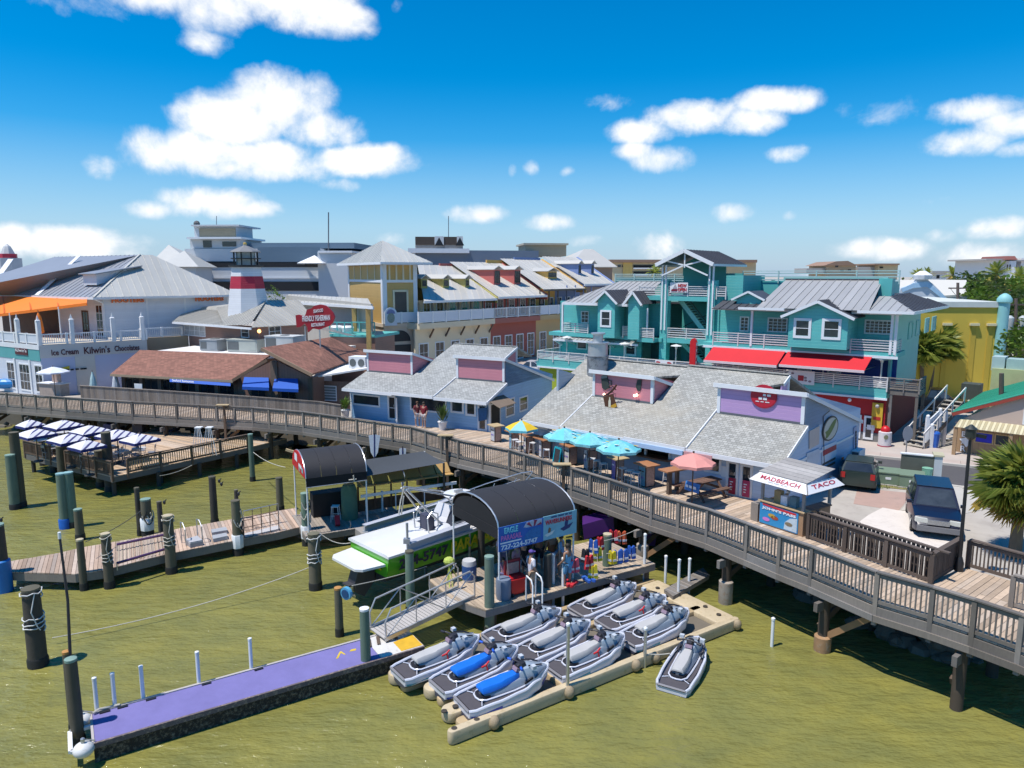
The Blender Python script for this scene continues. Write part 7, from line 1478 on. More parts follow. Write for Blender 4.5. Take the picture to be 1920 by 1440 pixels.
 MB().prism([V3((x,y,.36))for x,y in((-.9,-.16),(-.62,-.24),(-.62,.24),(-.9,.16),(-.94,0))],UPV*.09).build('rear_well',BLK,o);MB().box(-.84,-.74,-.05,.05,.45,.53).build('tow_hook',STEEL,o)
 def sec(x,hw,z0,z1,r=.35):return[V3((x,-hw,z0)),V3((x,-hw*.96,z0+(z1-z0)*.55)),V3((x,-hw*.72,z1-(z1-z0)*.1)),V3((x,0,z1)),V3((x,hw*.72,z1-(z1-z0)*.1)),V3((x,hw*.96,z0+(z1-z0)*.55)),V3((x,hw,z0))]
 MB().loft([sec(-.78,.19,.34,.50),sec(-.5,.25,.33,.56),sec(0,.27,.34,.60),sec(.45,.30,.38,.66),sec(.75,.33,.42,.70)],False,True).build('pod',GRY,o,True)
 sm=M('ski_seat',(.43,.42,.405),.6,.08,4,.15,40)if not cover else M('blue_seat_cover',(.008,.14,.58),.45,.15,5,.3,12)
 k=1.0 if not cover else 1.1
 MB().loft([sec(-.88,.13,.58,.63),sec(-.84,.19*k,.53,.68),sec(-.6,.215*k,.53,.71),sec(-.25,.21*k,.55,.71),sec(-.12,.2*k,.56,.745),sec(.18,.165*k,.58,.76),sec(.36,.13*k,.62,.78),sec(.42,.08,.66,.74)],False,True).build('seat',sm,o,True)
 MB().loft([sec(.36,.20,.50,.80),sec(.52,.26,.48,.90),sec(.72,.31,.50,.90),sec(.95,.29,.54,.82),sec(1.2,.17,.60,.73),sec(1.38,.04,.62,.66)],False,True).build('cowl',M('ski_cowl',(.29,.35,.42),.2,.06,2,coat=.5),o,True)
 for sg in(-1,1):
  MB().prism([V3((x,sg*y,z))for x,y,z in((.35,.45,.53),(.75,.42,.62),(1.1,.27,.70),(1.3,.12,.70),(1.2,.22,.655),(.9,.40,.585))],UPV*.03).build('bow_panel',WH,o,True)
  MB().tube([V3((.62,sg*.2,.93)),V3((.92,sg*.17,.86)),V3((1.12,sg*.1,.785))],.022,5).build('dark_line',BLK,o);MB().hex((.52,sg*.37,.60),(.13,0,.05),(0,.02,0),(-.01,0,.03)).build('intake',BLK,o)
  MB().hex((.70,sg*.33,.93),(.06,0,.0),(0,.07,0),(0,0,.05)).build('mirror',M('ski_mirror',(.5,.53,.56),.2),o)
 MB().tube([V3((.30,-.36,.98)),V3((.38,-.2,.99)),V3((.46,0,.97)),V3((.38,.2,.99)),V3((.30,.36,.98))],.026,7).build('handlebar',BLK,o,True)
 for sg in(-1,1):MB().tube([V3((.29,sg*.38,.98)),V3((.335,sg*.25,.985))],.036,7).build('grip',BLK if not cover else M('grip_blue',(.02,.1,.5),.5),o,True)
 MB().loft([sec(.34,.09,.78,.95),sec(.46,.12,.8,1.0),sec(.6,.1,.84,.99)],False,True).build('steering_pad',BLK,o,True)
 MB().hex((.33,0,.83),(.02,0,.05),(0,.11,0),(-.05,0,.02)).build('dash',M('dash_print',(.28,.2,.25),.5,.6,30),o)
 return o
lab0={0:'grey and white jet ski with black and red bars, leftmost on the tan dock',1:'jet ski with bright blue seat cover, further back of the two',2:'jet ski with bright blue seat cover, nearest corner of the tan dock',3:'grey jet ski in the middle column, furthest back, below the red cart',4:'grey jet ski in the centre of the nine, between two rows',5:'grey jet ski with a red tether in the middle column, nearest the water',6:'grey jet ski furthest back in the right column',7:'grey jet ski with red tether in the middle of the right column',8:'grey jet ski nearest the water in the right column'}
pA=jet_ski('jet_ski',lab0[0]);pB=jet_ski('jet_ski',lab0[1],True,(.03,.06,.35));JSC=1.03
for i,(u,v)in enumerate(jpx):
 s_,w_=JD.sw(u,v,.72);row=ROWS[2-i%3];loc=JD(s_-.08,row*.5+w_*.5,.20);blue=i in(1,2);pr_=pB if blue else pA;rz=RAD(33.9+R_.uniform(-2.5,2.5))
 if i in(0,1):r=pr_;r.location=loc;r.rotation_euler=(0,0,rz);r.scale=(JSC,)*3;r['group']='jet skis on the tan dock'
 else:r=dup(pr_,loc,rz,lab0[i],'jet skis on the tan dock',JSC)
 if i in(5,7,1,0):
  c=Matrix.Rotation(rz,3,'Z');P=lambda x,y,z:V3(loc)+c@V3((x,y,z))*JSC
  m=MB().tube([P(.2,-.25,.66),P(.05,-.3,.6),P(-.08,-.29,.58)],.03,5);m.tube([P(.08,-.3,.6),P(.1,-.33,.45)],.025,5);tag(m.build('kill_tether',RED),'short red tether on the side of the %s jet ski'%{5:'middle near',7:'right column middle',1:'further blue covered',0:'leftmost'}[i],'tether','red tethers')
p=at(1268,1287,.25);q=at(1306,1206,.6);hd=math.atan2(q.y-p.y,q.x-p.x);cpos=at(1284,1248,.3)
dup(pA,V3((cpos.x+.05,cpos.y+.15,-.12)),RAD(60),'single grey and white jet ski afloat in the green water right of the dock','jet skis on the tan dock',1.0)
#  BUSY DOCK, GANGWAY, CANOPIES, PARASAIL BOAT
BD=Fr(at(925,1140,1.0),31.5);BZ=1.0
BDW=wood('busy_boards',(.40,.31,.22),(.3,.3,1),.28,.85,(.33,.29,.25))
bd=board_deck('busy_dock','timber dock crowded with people, life vests and a red cart under the banner','dock',[BD(-.3,0,0),BD(7.4,0,0),BD(7.4,3.3,0),BD(-.9,3.3,0),BD(-.9,1.5,0)],BZ,31.5+90,BDW,.15,.05,frame=.22)
for s_ in(.1,2.4,4.8,7.1):
 for w_ in(.2,3.0):q=BD(s_,w_,0);MB().tube([(q.x,q.y,-1.4),(q.x,q.y,BZ-.28)],.13,8).build('pile',DPILE,bd,True)
ga=thing('aluminium_gangway','aluminium truss gangway sloping from the busy dock down to the purple dock','gangway',tuple(at(725,1200,.6)))
G0,G1=at(722,1199,.68),at(890,1118,1.04);gd=(G1-G0).normalized();gh=V3((gd.x,gd.y,0)).normalized();gs_=V3((-gh.y,gh.x,0));GW=.98
ALU=M('aluminium',(.50,.49,.47),.38,.12,4,metal=.55)
st,*_=strips([G0,G1,G1+gs_*GW,G0+gs_*GW],gs_,.125,.02);pieces(st,.04,'tread',M('gangway_tread',(.42,.39,.36),.6,.12,3,rnd=.08),ga)
for off in(0,GW):
 o_=gs_*off;nL=(G1-G0).length;up=UPV
 MB().bar(G0+o_,G1+o_,.06,.14).build('side_beam',ALU,ga)
 MB().tube([G0+o_+gd*.05,G0+o_+gd*.02+up*.55,G0+o_+gd*.25+up*.95,G1+o_-gd*.2+up*1.0,G1+o_+up*.75,G1+o_],.032,8).build('handrail',ALU,ga,True)
 for f in(.33,.66):q=G0 .lerp(G1,f)+o_;MB().tube([q,q+up*.97],.022,6).build('stanchion',ALU,ga)
 for f0,f1 in((.02,.33),(.66,.33),(.66,.98)):MB().tube([G0 .lerp(G1,f0)+o_+up*.05,G0 .lerp(G1,f1)+o_+up*.95],.02,6).build('brace',ALU,ga)
BLKC=M('black_canvas',(.022,.021,.024),.75,.15,2,.1,8);BLKS=M('black_canvas_side',(.010,.010,.012),.85,.2,2)
def barrel(name,label,fr,L,D,zE,rise,zP,endmat=None,frontskirt=0,backskirt=.25):
 o=thing(name,label,'canopy',tuple(fr(0,0,zP)));n=12
 arc=lambda k:(D*(1-math.cos(math.pi*k/n))/2,zE+rise*math.sin(math.pi*k/n))
 nb=4
 for j in range(nb):
  a,b=L*j/nb+.004,L*(j+1)/nb-.004;MB().loft([[fr(s,*arc(k))for k in range(n+1)]for s in(a,(a+b)/2,b)],False,False).build('canvas_panel',BLKC,o,True)
 for s in(0,L):
  MB().tube([fr(s,*arc(k))for k in range(n+1)],.03,6).build('end_bow',STEEL,o,True)
 if endmat:MB().prism([fr(-.02,*arc(k))for k in range(n+1)],-fr.d*.03).build('end_panel',endmat,o)
 for w_,sk in((0,frontskirt),(D,backskirt)):
  if sk:MB().fbox(fr,0,L,w_-.015,w_+.015,zE-sk,zE).build('valance',BLKS,o)
  MB().tube([fr(0,w_,zE-sk),fr(L,w_,zE-sk)],.03,6).build('rail',STEEL,o)
 for s in(0.03,L-.03):
  for w_ in(0.02,D-.02):MB().tube([fr(s,w_,zP),fr(s,w_,zE)],.035,8).build('pole',PVC,o,True)
 return o
C2P=at(935,1125,BZ);C2=Fr(C2P,33.5);CL,CD=3.35,3.3
c2=barrel('banner_canopy','black barrel canopy with blue printed banner over the busy dock',C2,CL,CD,3.62,.78,BZ,None,0,.75)
for k in(0.001,CL):MB().fbox(C2,k-.01,k+.01,.05,CD-.05,3.2,3.58).build('end_valance',BLKS,c2)
MB().prism([C2(.02,CD*(1-math.cos(math.pi*k/10))/2*.96+.05,3.55+.7*math.sin(math.pi*k/10))for k in range(11)],C2 .d*.02).build('end_panel',BLKS,c2)
bn=thing('parasail_banner','long blue printed banner with parasail and wave runner lettering on the black canopy','banner',tuple(C2(1.6,-.05,3.2)))
z0,z1=2.78,3.66;hB=z1-z0
BBL=M('banner_blue',(.008,.12,.46),.5,.25,1.6);MB().fbox(C2,-.03,CL*.56,-.06,-.035,z0,z1).build('left_sheet',BBL,bn);MB().fbox(C2,CL*.56,CL+.05,-.06,-.035,z0+.02,z1+.03).build('right_sheet',M('banner_aqua',(.22,.47,.56),.5,.3,2.2),bn)
bp=lambda s,z,w=-.065:C2(CL*s,w,z0+hB*z)
CY=M('letter_cyan',(.18,.62,.72),.5);MG=M('letter_magenta',(.55,.18,.50),.5);WT=M('letter_white',(.74,.78,.8),.5)
text('EAGLE',bp(.06,.70),C2 .d,UPV,CL*.17,hB*.24,CY,bn,bold=.03,th=.01);text('PARASAIL',bp(.02,.42),C2 .d,UPV,CL*.26,hB*.22,MG,bn,bold=.03,th=.01)
MB().prism([bp(.01,.30),bp(.27,.30),bp(.27,.36),bp(.01,.36)],-C2 .b*.004).build('stripe',WT,bn);text('727-224-5747',bp(.02,.05),C2 .d,UPV,CL*.46,hB*.2,WT,bn,bold=.03,th=.01)
MB().prism([bp(.3,.78,-.062),bp(.54,.82,-.062),bp(.54,.98,-.062),bp(.34,.98,-.062)],-C2 .b*.003).build('sky_patch',M('banner_pale',(.45,.5,.6),.5,.2,6),bn)
MB().prism([bp(.3,.2,-.062),bp(.53,.22,-.062),bp(.53,.68,-.062),bp(.40,.66,-.062),bp(.33,.5,-.062)],-C2 .b*.003).build('sea_patch',M('banner_sea',(.01,.16,.42),.5,.5,14),bn)
for k in range(6):
 a0,a1=math.pi*(k+.1)/6,math.pi*(k+.9)/6;c=bp(.43,.70,-.068);MB().prism([c+C2 .d*(.12*math.cos(a0))+UPV*.05,c+C2 .d*(.36*math.cos(a0))+UPV*(.04+.24*math.sin(a0)),c+C2 .d*(.36*math.cos(a1))+UPV*(.04+.24*math.sin(a1)),c+C2 .d*(.12*math.cos(a1))+UPV*.05],-C2 .b*.003).build('parachute_gore',M('gore_red',(.30,.03,.08),.5)if k%2==0 else MATS['banner_pale'],bn)
text('WAVERUNNERS',bp(.585,.66),C2 .d,UPV,CL*.36,hB*.2,M('letter_red',(.50,.03,.06),.5),bn,bold=.03,th=.01);bars(bp(.66,.92),C2 .d,UPV,CL*.3,hB*.06,M('letter_navy',(.03,.08,.2),.5),bn,4,2)
for(x,y,sc_,cl)in((.64,.25,1,M('rider_white',(.7,.72,.68),.5)),(.87,.36,1.3,M('rider_navy',(.02,.04,.16),.5))):
 c=bp(x,y,-.068);MB().prism([c+C2 .d*a*sc_+UPV*b*sc_ for a,b in((-.22,.0),(-.1,-.08),(.12,-.02),(.24,.12),(.1,.08),(-.08,.05))],-C2 .b*.003).build('rider_print',cl,bn);MB().prism([c+C2 .d*a*sc_+UPV*b*sc_ for a,b in((-.06,.05),(.04,.06),(.07,.2),(0,.26),(-.05,.18))],-C2 .b*.004).build('rider_print',M('rider_brown',(.25,.12,.06),.5,.4,20)if x<.7 else cl,bn)
for s_ in(.3,2.6):MB().tube([C2(s_,-.02,2.8),C2(s_+.35,.25,BZ)],.012,5).build('guy_rope',ROPE,bn)
C1P=at(578,1003,.75);C1=Fr(C1P,27);c1=barrel('red_end_canopy','black barrel canopy with bright red printed end panel over a small dock',C1,2.75,2.95,3.35,.95,.75,M('end_red',(.52,.012,.02),.5,.1,2),.42,.1)
for(w_,z_,ww,hh,mt)in((.95,3.62,.7,.16,WT),(1.9,3.75,.62,.34,WT),(.45,3.5,.34,.22,M('print_teal',(.2,.42,.45),.5,.5,20)),(1.15,3.42,.3,.24,M('print_grey',(.3,.33,.3),.5,.7,30))):
 MB().prism([C1(-.056,w_-ww/2,z_),C1(-.056,w_+ww/2,z_),C1(-.056,w_+ww/2*.9,z_+hh),C1(-.056,w_-ww/2*.9,z_+hh)],-C1 .d*.004).build('print',mt,c1)
MB().tube([C1(1.9,-.03,3.05),C1(2.25,-.03,3.05)],.03,5).tube([C1(2.15,-.03,2.95),C1(2.12,-.03,3.25)],.03,5).build('tied_rope',ROPE,c1)
board_deck('canopy_dock','small grey timber dock under the red ended canopy','dock',[C1(-.15,-.15,0),C1(2.85,-.15,0),C1(4.6,1.0,0),C1(4.6,3.1,0),C1(-.15,3.1,0)],.75,27+90,wood('shade_boards',(.30,.25,.2),(.3,.3,1),.25,.85,(.28,.26,.24)),.15)
tag(MB().fbox(C1,.7,2.6,2.2,2.9,.74,1.9).build('counter',DARK),'dark counter in the shade under the red ended canopy','counter')
s0_=chair_proto('bar_stool','pale stool in front of the dark counter under the red ended canopy',.75,False,WHITE,WHITE,.34);s0_.location=C1(1.55,1.3,.75)
rg=thing('life_ring','white life ring hanging at the right side under the red ended canopy','life ring',tuple(C1(2.3,.9,1.6)))
MB().tube([C1(2.3+.02,1.6+.33*math.cos(a),1.5+.33*math.sin(a))for a in[2*math.pi*k/16 for k in range(17)]],.06,7).build('ring',WHITE,rg,True);MB().tube([C1(2.33,1.6,1.8),C1(2.6,1.6,3.2)],.01,4).build('cord',ROPE,rg)
tag(MB().bar(C1(1.45,.5,.8),C1(1.5,.8,1.15),.22,.2).build('extinguisher_box',RED),'small red box beside the left post under the red ended canopy','box')
tag(MB().loft([[V3(aY(u,v,37))for u,v in q]for q in(((550,842),(556,838),(585,846),(580,850)),((552,836),(560,833),(584,840),(580,845)))]).build('upturned_dinghy',M('dinghy_grey',(.36,.38,.42),.5,.12,2)),'pale upturned dinghy seen above the red canopy end','boat')
tag(MB().bar(aY(536,843,36),aY(563,851,36),.1,.12).build('tan_plank',M('plank_tan',(.5,.37,.2),.8)),'tan plank lying against the top of the red canopy end','plank')
sh=thing('shade_sail','large dark grey shade sail stretched on posts beside the red ended canopy','canopy',tuple(at(760,900,3)))
Q=[at(686,893,3.1),at(832,868,3.0),at(795,846,3.25),at(684,862,3.3)]
MB().grid(lambda a,b:Q[0].lerp(Q[1],a).lerp(Q[3].lerp(Q[2],a),b)-UPV*(.22*16*a*(1-a)*b*(1-b)),10,6).build('cloth',M('sail_grey',(.055,.062,.07),.85,.15,1),sh,'all')
for p in(Q[1],Q[2]):MB().tube([V3((p.x,p.y,.2)),p],.06,6).build('post',DPILE,sh)
MB().tube([Q[2],Q[2].lerp(Q[1],.5)-UPV*.15,Q[1]],.02,5).build('edge_cord',STEEL,sh)
for i,(u,vt,vb,lab)in enumerate(((702,815,858,'white and navy feather flag in front of the boardwalk, left one'),(755,840,912,'white and navy feather flag beside the grey shade sail, right one'))):
 b=at(u,905,.8);a=aY(u,vt,b.y);c=aY(u,vb,b.y);fl=thing('feather_flag',lab,'flag',tuple(b),'feather flags');MB().tube([V3((b.x,b.y,.3)),a+UPV*.1],.025,6).build('pole',BLACK,fl)
 w_=.2 if i==0 else.12
 for sg in(-1,1):MB().prism([a+V3((sg*.04,0,0)),a+V3((sg*w_*1.6,0,-.05)),V3((c.x+sg*w_,c.y,c.z+.3)),V3((c.x+sg*.03,c.y,c.z))],V3((0,.015,0))).build('cloth',M('flag_white',(.6,.64,.7),.7,.2,6),fl)
 MB().tube([a,c],.03,5).build('stripe',NAVYF,fl)
PB=Fr(at(682,985,1.5),34);pb_=thing('bench_boat','long white tour pontoon with rows of tan wooden bench backs behind the green boat','boat',tuple(PB(0,0,.3)))
TWB=M('bench_teak',(.50,.30,.10),.6,.18,3,rnd=.12);TWD=M('bench_dark',(.13,.06,.03),.7,.25,3)
MB().fbox(PB,.3,8.3,1.0,3.2,.35,.75).build('deck',M('pontoon_deck',(.3,.28,.26),.8),pb_)
for w_ in(1.2,2.9):MB().tube([PB(.2,w_,.25),PB(8.2,w_,.25),PB(8.7,w_,.5)],.28,10).build('pontoon',ALU,pb_,True)
a=at(668,908,2.3);b=at(846,884,2.3);dv=(b-a);
for i in range(6):
 f0,f1=(i+.04)/6,(i+.94)/6;p,q=a.lerp(b,f0),a.lerp(b,f1);bk_=V3((-.35,.55,0)).normalized()*.4
 MB().prism([p,q,q+bk_+UPV*.42,p+bk_+UPV*.42],V3((.03,.04,-.04))).build('bench_back',TWB,pb_)
 MB().hex((p+q)/2-bk_*.5-UPV*.06,(q-p)/2,bk_*.5,UPV*.03).build('bench_seat',TWB,pb_);MB().bar(p-bk_*.3-UPV*.1,p-bk_*.3-UPV*1.3,.08,.08).build('bench_leg',TWD,pb_)
MB().prism([a-UPV*.85,b-UPV*.85,b-UPV*1.4,a-UPV*1.4],V3((.05,.08,0))).build('side_panel',TWD,pb_)
MB().bar(a+V3((.3,-.5,-.45)),b+V3((.3,-.5,-.45)),.06,.14).build('white_rail',PVC,pb_)
for f in(.05,.35,.65,.95):q=a.lerp(b,f)+V3((.3,-.5,-.45));MB().tube([q,q-UPV*.95],.03,6).build('stanchion',PVC,pb_)
lb=thing('lift_beam','long pale grey boat lift beam left of the green boat, on a square post','boat lift',tuple(at(684,985,1.7)),'boat lift beams')
p,q=at(683,985,1.75),at(892,922,1.75);GRB=M('lift_grey',(.42,.43,.47),.5,.1,3);MB().bar(p+UPV*.0,q,.28,.05).bar(p-UPV*.3,q-UPV*.3,.28,.05).bar(p-UPV*.15,q-UPV*.15,.1,.26).build('beam',GRB,lb)
for f in(.03,.97):k=p.lerp(q,f);MB().bar(k-UPV*.32,V3((k.x,k.y,-1)),.22,.22).build('post',PILEG,lb)
lb2=thing('lift_beam','pale grey boat lift beam along the near side of the green boat','boat lift',tuple(at(763,1025,2.2)),'boat lift beams')
p,q=at(764,1024,2.25),at(880,984,2.25);MB().bar(p+UPV*.1,q+UPV*.1,.3,.06).bar(p-UPV*.2,q-UPV*.2,.3,.06).bar(p-UPV*.05,q-UPV*.05,.12,.28).build('beam',GRB,lb2)
MB().tube([V3((p.x,p.y,.5)),p+UPV*.9],.05,8).build('post',STEEL,lb2);k=q;MB().tube([V3((k.x,k.y,-.5)),q-UPV*.2],.06,8).build('post',STEEL,lb2)
MB().box(p.x-.14,p.x+.1,p.y-.1,p.y+.1,p.z+.12,p.z+.3).build('motor',STEEL,lb2)
gb_=thing('parasail_boat','lime green and white parasail boat on a lift with lettering on its side','boat',(0,0,0));GB0=(at(667,1006,2.0)+at(718,1048,2.0))/2
GRN=M('boat_green',(.09,.42,.025),.3,.1,1,coat=.4);BWH=M('boat_white',(.72,.71,.69),.35,.06,2,coat=.3);DNV=M('boat_bottom',(.03,.035,.05),.5,.2,3)
LB,BHW=9.2,1.36
hwB=lambda x:BHW*(1 if x<5 else max(.03,1-((x-5)/4.3)**2.1));dz=lambda x:2.0+.05*max(0,x-4)+.02*max(0,x-5)**2;cz=lambda x:1.15+.09*max(0,x-4.5)**1.4;kz=lambda x:.72+.10*max(0,x-5)**1.6
xs=[LB*i/24 for i in range(25)]
MB().loft([[V3((x,hwB(x),dz(x))),V3((x,hwB(x)*.96,(dz(x)+cz(x))/2)),V3((x,hwB(x)*.88,min(cz(x),dz(x)-.05))),V3((x,-hwB(x)*.88,min(cz(x),dz(x)-.05))),V3((x,-hwB(x)*.96,(dz(x)+cz(x))/2)),V3((x,-hwB(x),dz(x)))]for x in xs],False,False).add([V3((0,BHW,2.0)),V3((0,BHW*.88,1.15)),V3((0,-BHW*.88,1.15)),V3((0,-BHW,2.0))],[(0,1,2,3)]).build('hull',GRN,gb_,True)
MB().loft([[V3((x,hwB(x)*.885,min(cz(x),dz(x)-.05)+.03)),V3((x,hwB(x)*.8,min(kz(x)+.25,cz(x)))),V3((x,0,min(kz(x),cz(x)))),V3((x,-hwB(x)*.8,min(kz(x)+.25,cz(x)))),V3((x,-hwB(x)*.885,min(cz(x),dz(x)-.05)+.03))]for x in xs],False,False).add([V3((0,BHW*.88,1.15)),V3((0,BHW*.8,.97)),V3((0,0,.72)),V3((0,-BHW*.8,.97)),V3((0,-BHW*.88,1.15))],[(0,1,2,3,4)]).build('bottom',DNV,gb_,True)
MB().loft([[V3((x,hwB(x)+.05,dz(x)-.04)),V3((x,hwB(x)+.05,dz(x)+.05)),V3((x,hwB(x)-.08,dz(x)+.09)),V3((x,-hwB(x)+.08,dz(x)+.09)),V3((x,-hwB(x)-.05,dz(x)+.05)),V3((x,-hwB(x)-.05,dz(x)-.04))]for x in[-.05]+xs[:9]],False,True).build('aft_deck',BWH,gb_,True)
MB().loft([[V3((x,hwB(x)+.05,dz(x)-.04)),V3((x,hwB(x)+.05,dz(x)+.07)),V3((x,hwB(x)-.1,dz(x)+.1)),V3((x,-hwB(x)+.1,dz(x)+.1)),V3((x,-hwB(x)-.05,dz(x)+.07)),V3((x,-hwB(x)-.05,dz(x)-.04))]for x in xs[14:]],False,True).build('fore_deck',BWH,gb_,True)
for sg in(-1,1):
 MB().loft([[V3((x,sg*(hwB(x)+.05),dz(x)-.04)),V3((x,sg*(hwB(x)+.05),dz(x)+.09)),V3((x,sg*(hwB(x)-.3),dz(x)+.1)),V3((x,sg*(hwB(x)-.3),dz(x)-.5))]for x in xs[8:15]],False,False).build('side_deck',BWH,gb_,True)
 MB().tube([V3((x,sg*(hwB(x)-.1),dz(x)+h_))for x,h_ in((3.2,.1),(3.3,.5),(5,.62),(7,.72),(8.6,.8),(9.1,.75))],.022,6).build('bow_rail',STEEL,gb_,True);MB().tube([V3((x,sg*(hwB(x)-.1),dz(x)+h_))for x,h_ in((3.4,.3),(5,.35),(7,.42),(8.6,.5))],.015,5).build('bow_rail',STEEL,gb_,True)
 for x in(4.2,5.2,6.2,7.2,8.2):MB().tube([V3((x,sg*(hwB(x)-.1),dz(x)+.1)),V3((x+.25,sg*(hwB(x+.25)-.1),dz(x)+.66))],.016,5).build('stanchion',STEEL,gb_)
MB().box(3.1,5.3,-1.0,1.0,1.5,1.56).build('cockpit_floor',BWH,gb_)
MB().prism([V3((x,.95,z))for x,z in((3.2,1.56),(5.0,1.56),(5.0,2.4),(4.2,2.75),(3.9,2.3),(3.2,2.1))],V3((0,-1.9,0))).build('console',M('boat_grey',(.52,.52,.53),.45,.08,2),gb_,True)
MB().prism([V3((3.35,-1.0,2.12)),V3((4.5,-1.0,2.12)),V3((4.35,-.9,2.75)),V3((3.95,-.8,2.95))],V3((0,.5,.0))).build('dark_cover',M('cover_navy',(.02,.025,.04),.8,.2),gb_)
MB().ball((3.4,-.55,2.15),(.5,.38,.16),12,6).build('cushion',M('cushion_grey',(.55,.56,.58),.7,.08),gb_,True)
for y in(.45,-.5):MB().tube([V3((2.55,y,2.1)),V3((2.5,y,2.75)),V3((2.75,y*.95,2.95)),V3((3.05,y*.95,2.8)),V3((3.05,y,2.1))],.03,7).build('grab_bar',STEEL,gb_,True)
MB().box(2.7,3.0,-.3,.3,2.1,2.7).build('winch',M('winch_dark',(.06,.06,.09),.5),gb_)
top=V3((1.9,.25,3.95));
for(b_)in((3.4,.75,2.1),(3.4,-.55,2.1)):MB().tube([V3(b_),top+V3((0,(1 if b_[1]>0 else-1)*.18,0))],.045,8).build('tow_arch',ALU,gb_,True)
for(b_)in((5.1,.8,2.3),(5.1,-.7,2.3)):MB().tube([V3(b_),V3((4.1,b_[1]*.8,3.3)),top+V3((.1,(1 if b_[1]>0 else-1)*.18,.02))],.04,8).build('tow_arch',ALU,gb_,True)
MB().tube([V3((4.1,.62,3.3)),V3((4.1,-.55,3.3))],.035,7).tube([V3((3.0,.45,3.62)),V3((3.0,-.2,3.62))],.03,7).build('cross_tube',ALU,gb_);MB().lathe([(.62,3.28),(.66,3.32),(.62,3.36),(.2,3.4)],(4.35,-.25,0),22).build('radar_top',BWH,gb_,True);MB().hex((4.35,-.25,3.45),(.2,0,0),(0,.06,0),(0,0,.06)).build('light_bar',ALU,gb_)
MB().tube([top,top-V3((.1,-.1,.5)),top-V3((.25,-.05,1.05)),top-V3((.05,-.15,1.1)),top-V3((.02,0,.3))],.03,6).build('rope_coil',ROPE,gb_)
MB().tube([V3((4.95+.04*math.cos(a),-1.42,2.33))+V3((.30*math.cos(a),0,.30*math.sin(a)))for a in[2*math.pi*k/18 for k in range(19)]],.085,8).build('life_ring',M('ring_orange',(.68,.12,.04),.6,.1),gb_,True)
MB().prism([V3((x,y,1.62))for x,y in((-.05,1.2),(-.95,1.05),(-1.15,.8),(-1.15,-.8),(-.95,-1.05),(-.05,-1.2))],UPV*.09).build('swim_platform',BWH,gb_)
MB().prism([V3((x,-.45,z))for x,z in((-.05,1.5),(-.75,1.5),(-.95,.95),(-.85,.55),(-.55,.35),(-.3,.6),(-.05,.85))],V3((0,.5,0))).build('stern_drive',M('drive_dark',(.05,.05,.06),.5,.2),gb_,True);MB().hex((-.95,-.2,.92),(.25,0,0),(0,.22,0),(0,0,.03)).build('anti_vent_plate',MATS['drive_dark'],gb_)
for k in range(4):a=k*math.pi/2+.3;MB().hex((-.98,-.2+.16*math.cos(a),.58+.16*math.sin(a)),(.03,0,0),V3((0,math.cos(a),math.sin(a)))*.14,V3((.4,-math.sin(a),math.cos(a)))*.06).build('propeller_blade',STEEL,gb_)
NV=M('letter_dark_navy',(.015,.02,.06),.5);YL_=M('letter_yellow',(.72,.58,.02),.5)
def side_text(s,x0,x1,z0,hh,mat):
 text(s,V3((x0,-(BHW*.985+.02),z0)),V3((1,0,0)),V3((0,-.10,1)),x1-x0,hh,mat,gb_,bold=.03,th=.012)
side_text('224-5747',.45,2.85,1.38,.44,NV);side_text('PARASAIL',3.0,5.6,1.36,.5,YL_)
text('PARASAIL',V3((-.02,.85,1.35)),V3((0,-1,0)),V3((-.05,0,1)),1.7,.34,YL_,gb_,bold=.02,th=.01)
for x in(1.2,5.6):MB().bar((x,-1.15,1.0),(x,1.15,.95),.2,.16).build('bunk',BROWNW,gb_);MB().bar((x,-1.1,.9),(x,1.1,.9),.14,.12).build('cradle',GRB,gb_)
gb_.location=V3((GB0 .x,GB0 .y,-.0));gb_.rotation_euler=(0,0,RAD(44));gb_.scale=(.98,)*3
#  BOARDWALK FURNITURE
def ddir(u,v):
 p=at(u,v,DZ);return(at(u+30,v+12,DZ)-p).normalized()
KK=Fr(at(1423,980,DZ),math.degrees(math.atan2((at(1504,1007,DZ)-at(1423,980,DZ)).y,(at(1504,1007,DZ)-at(1423,980,DZ)).x)))
KLn=(at(1504,1007,DZ)-at(1423,980,DZ)).length;zc_=KK.px(1425,938,0)[1];zv0,zv1=KK.px(1421,902,-.25)[1],KK.px(1429,886,0)[1];KDp=1.75
ks=thing('beach_kiosk','small beach kiosk with white lettered awning boards and blue poster counter on the boardwalk','kiosk',tuple(KK(0,0,DZ)))
KW=M('kiosk_wood',(.33,.2,.11),.7,.2,3);KG=wood('kiosk_grey_boards',(.33,.31,.29),(.3,.3,1),.2)
MB().fbox(KK,0,KLn,0,.08,DZ,zc_).build('counter_front',KW,ks);MB().fbox(KK,KLn-.08,KLn,.08,KDp,DZ,zc_).fbox(KK,0,.08,.08,KDp,DZ,zc_).build('counter_side',KW,ks);MB().fbox(KK,-.06,KLn+.06,-.06,.4,zc_,zc_+.05).build('counter_top',M('counter_tan',(.5,.36,.2),.6),ks);MB().fbox(KK,KLn-.4,KLn+.06,.4,KDp,zc_,zc_+.05).build('counter_top',M('counter_dark',(.1,.07,.05),.6),ks)
o=MB().fbox(KK,.03,KLn*.9,-.03,-.005,DZ+.06,zc_-.06).build('poster',M('poster_blue',(.02,.24,.50),.5,.35,1.8),ks);hp_=zc_-DZ
kp=lambda s,z,w=-.035:KK(KLn*.9*s,w,DZ+hp_*z)
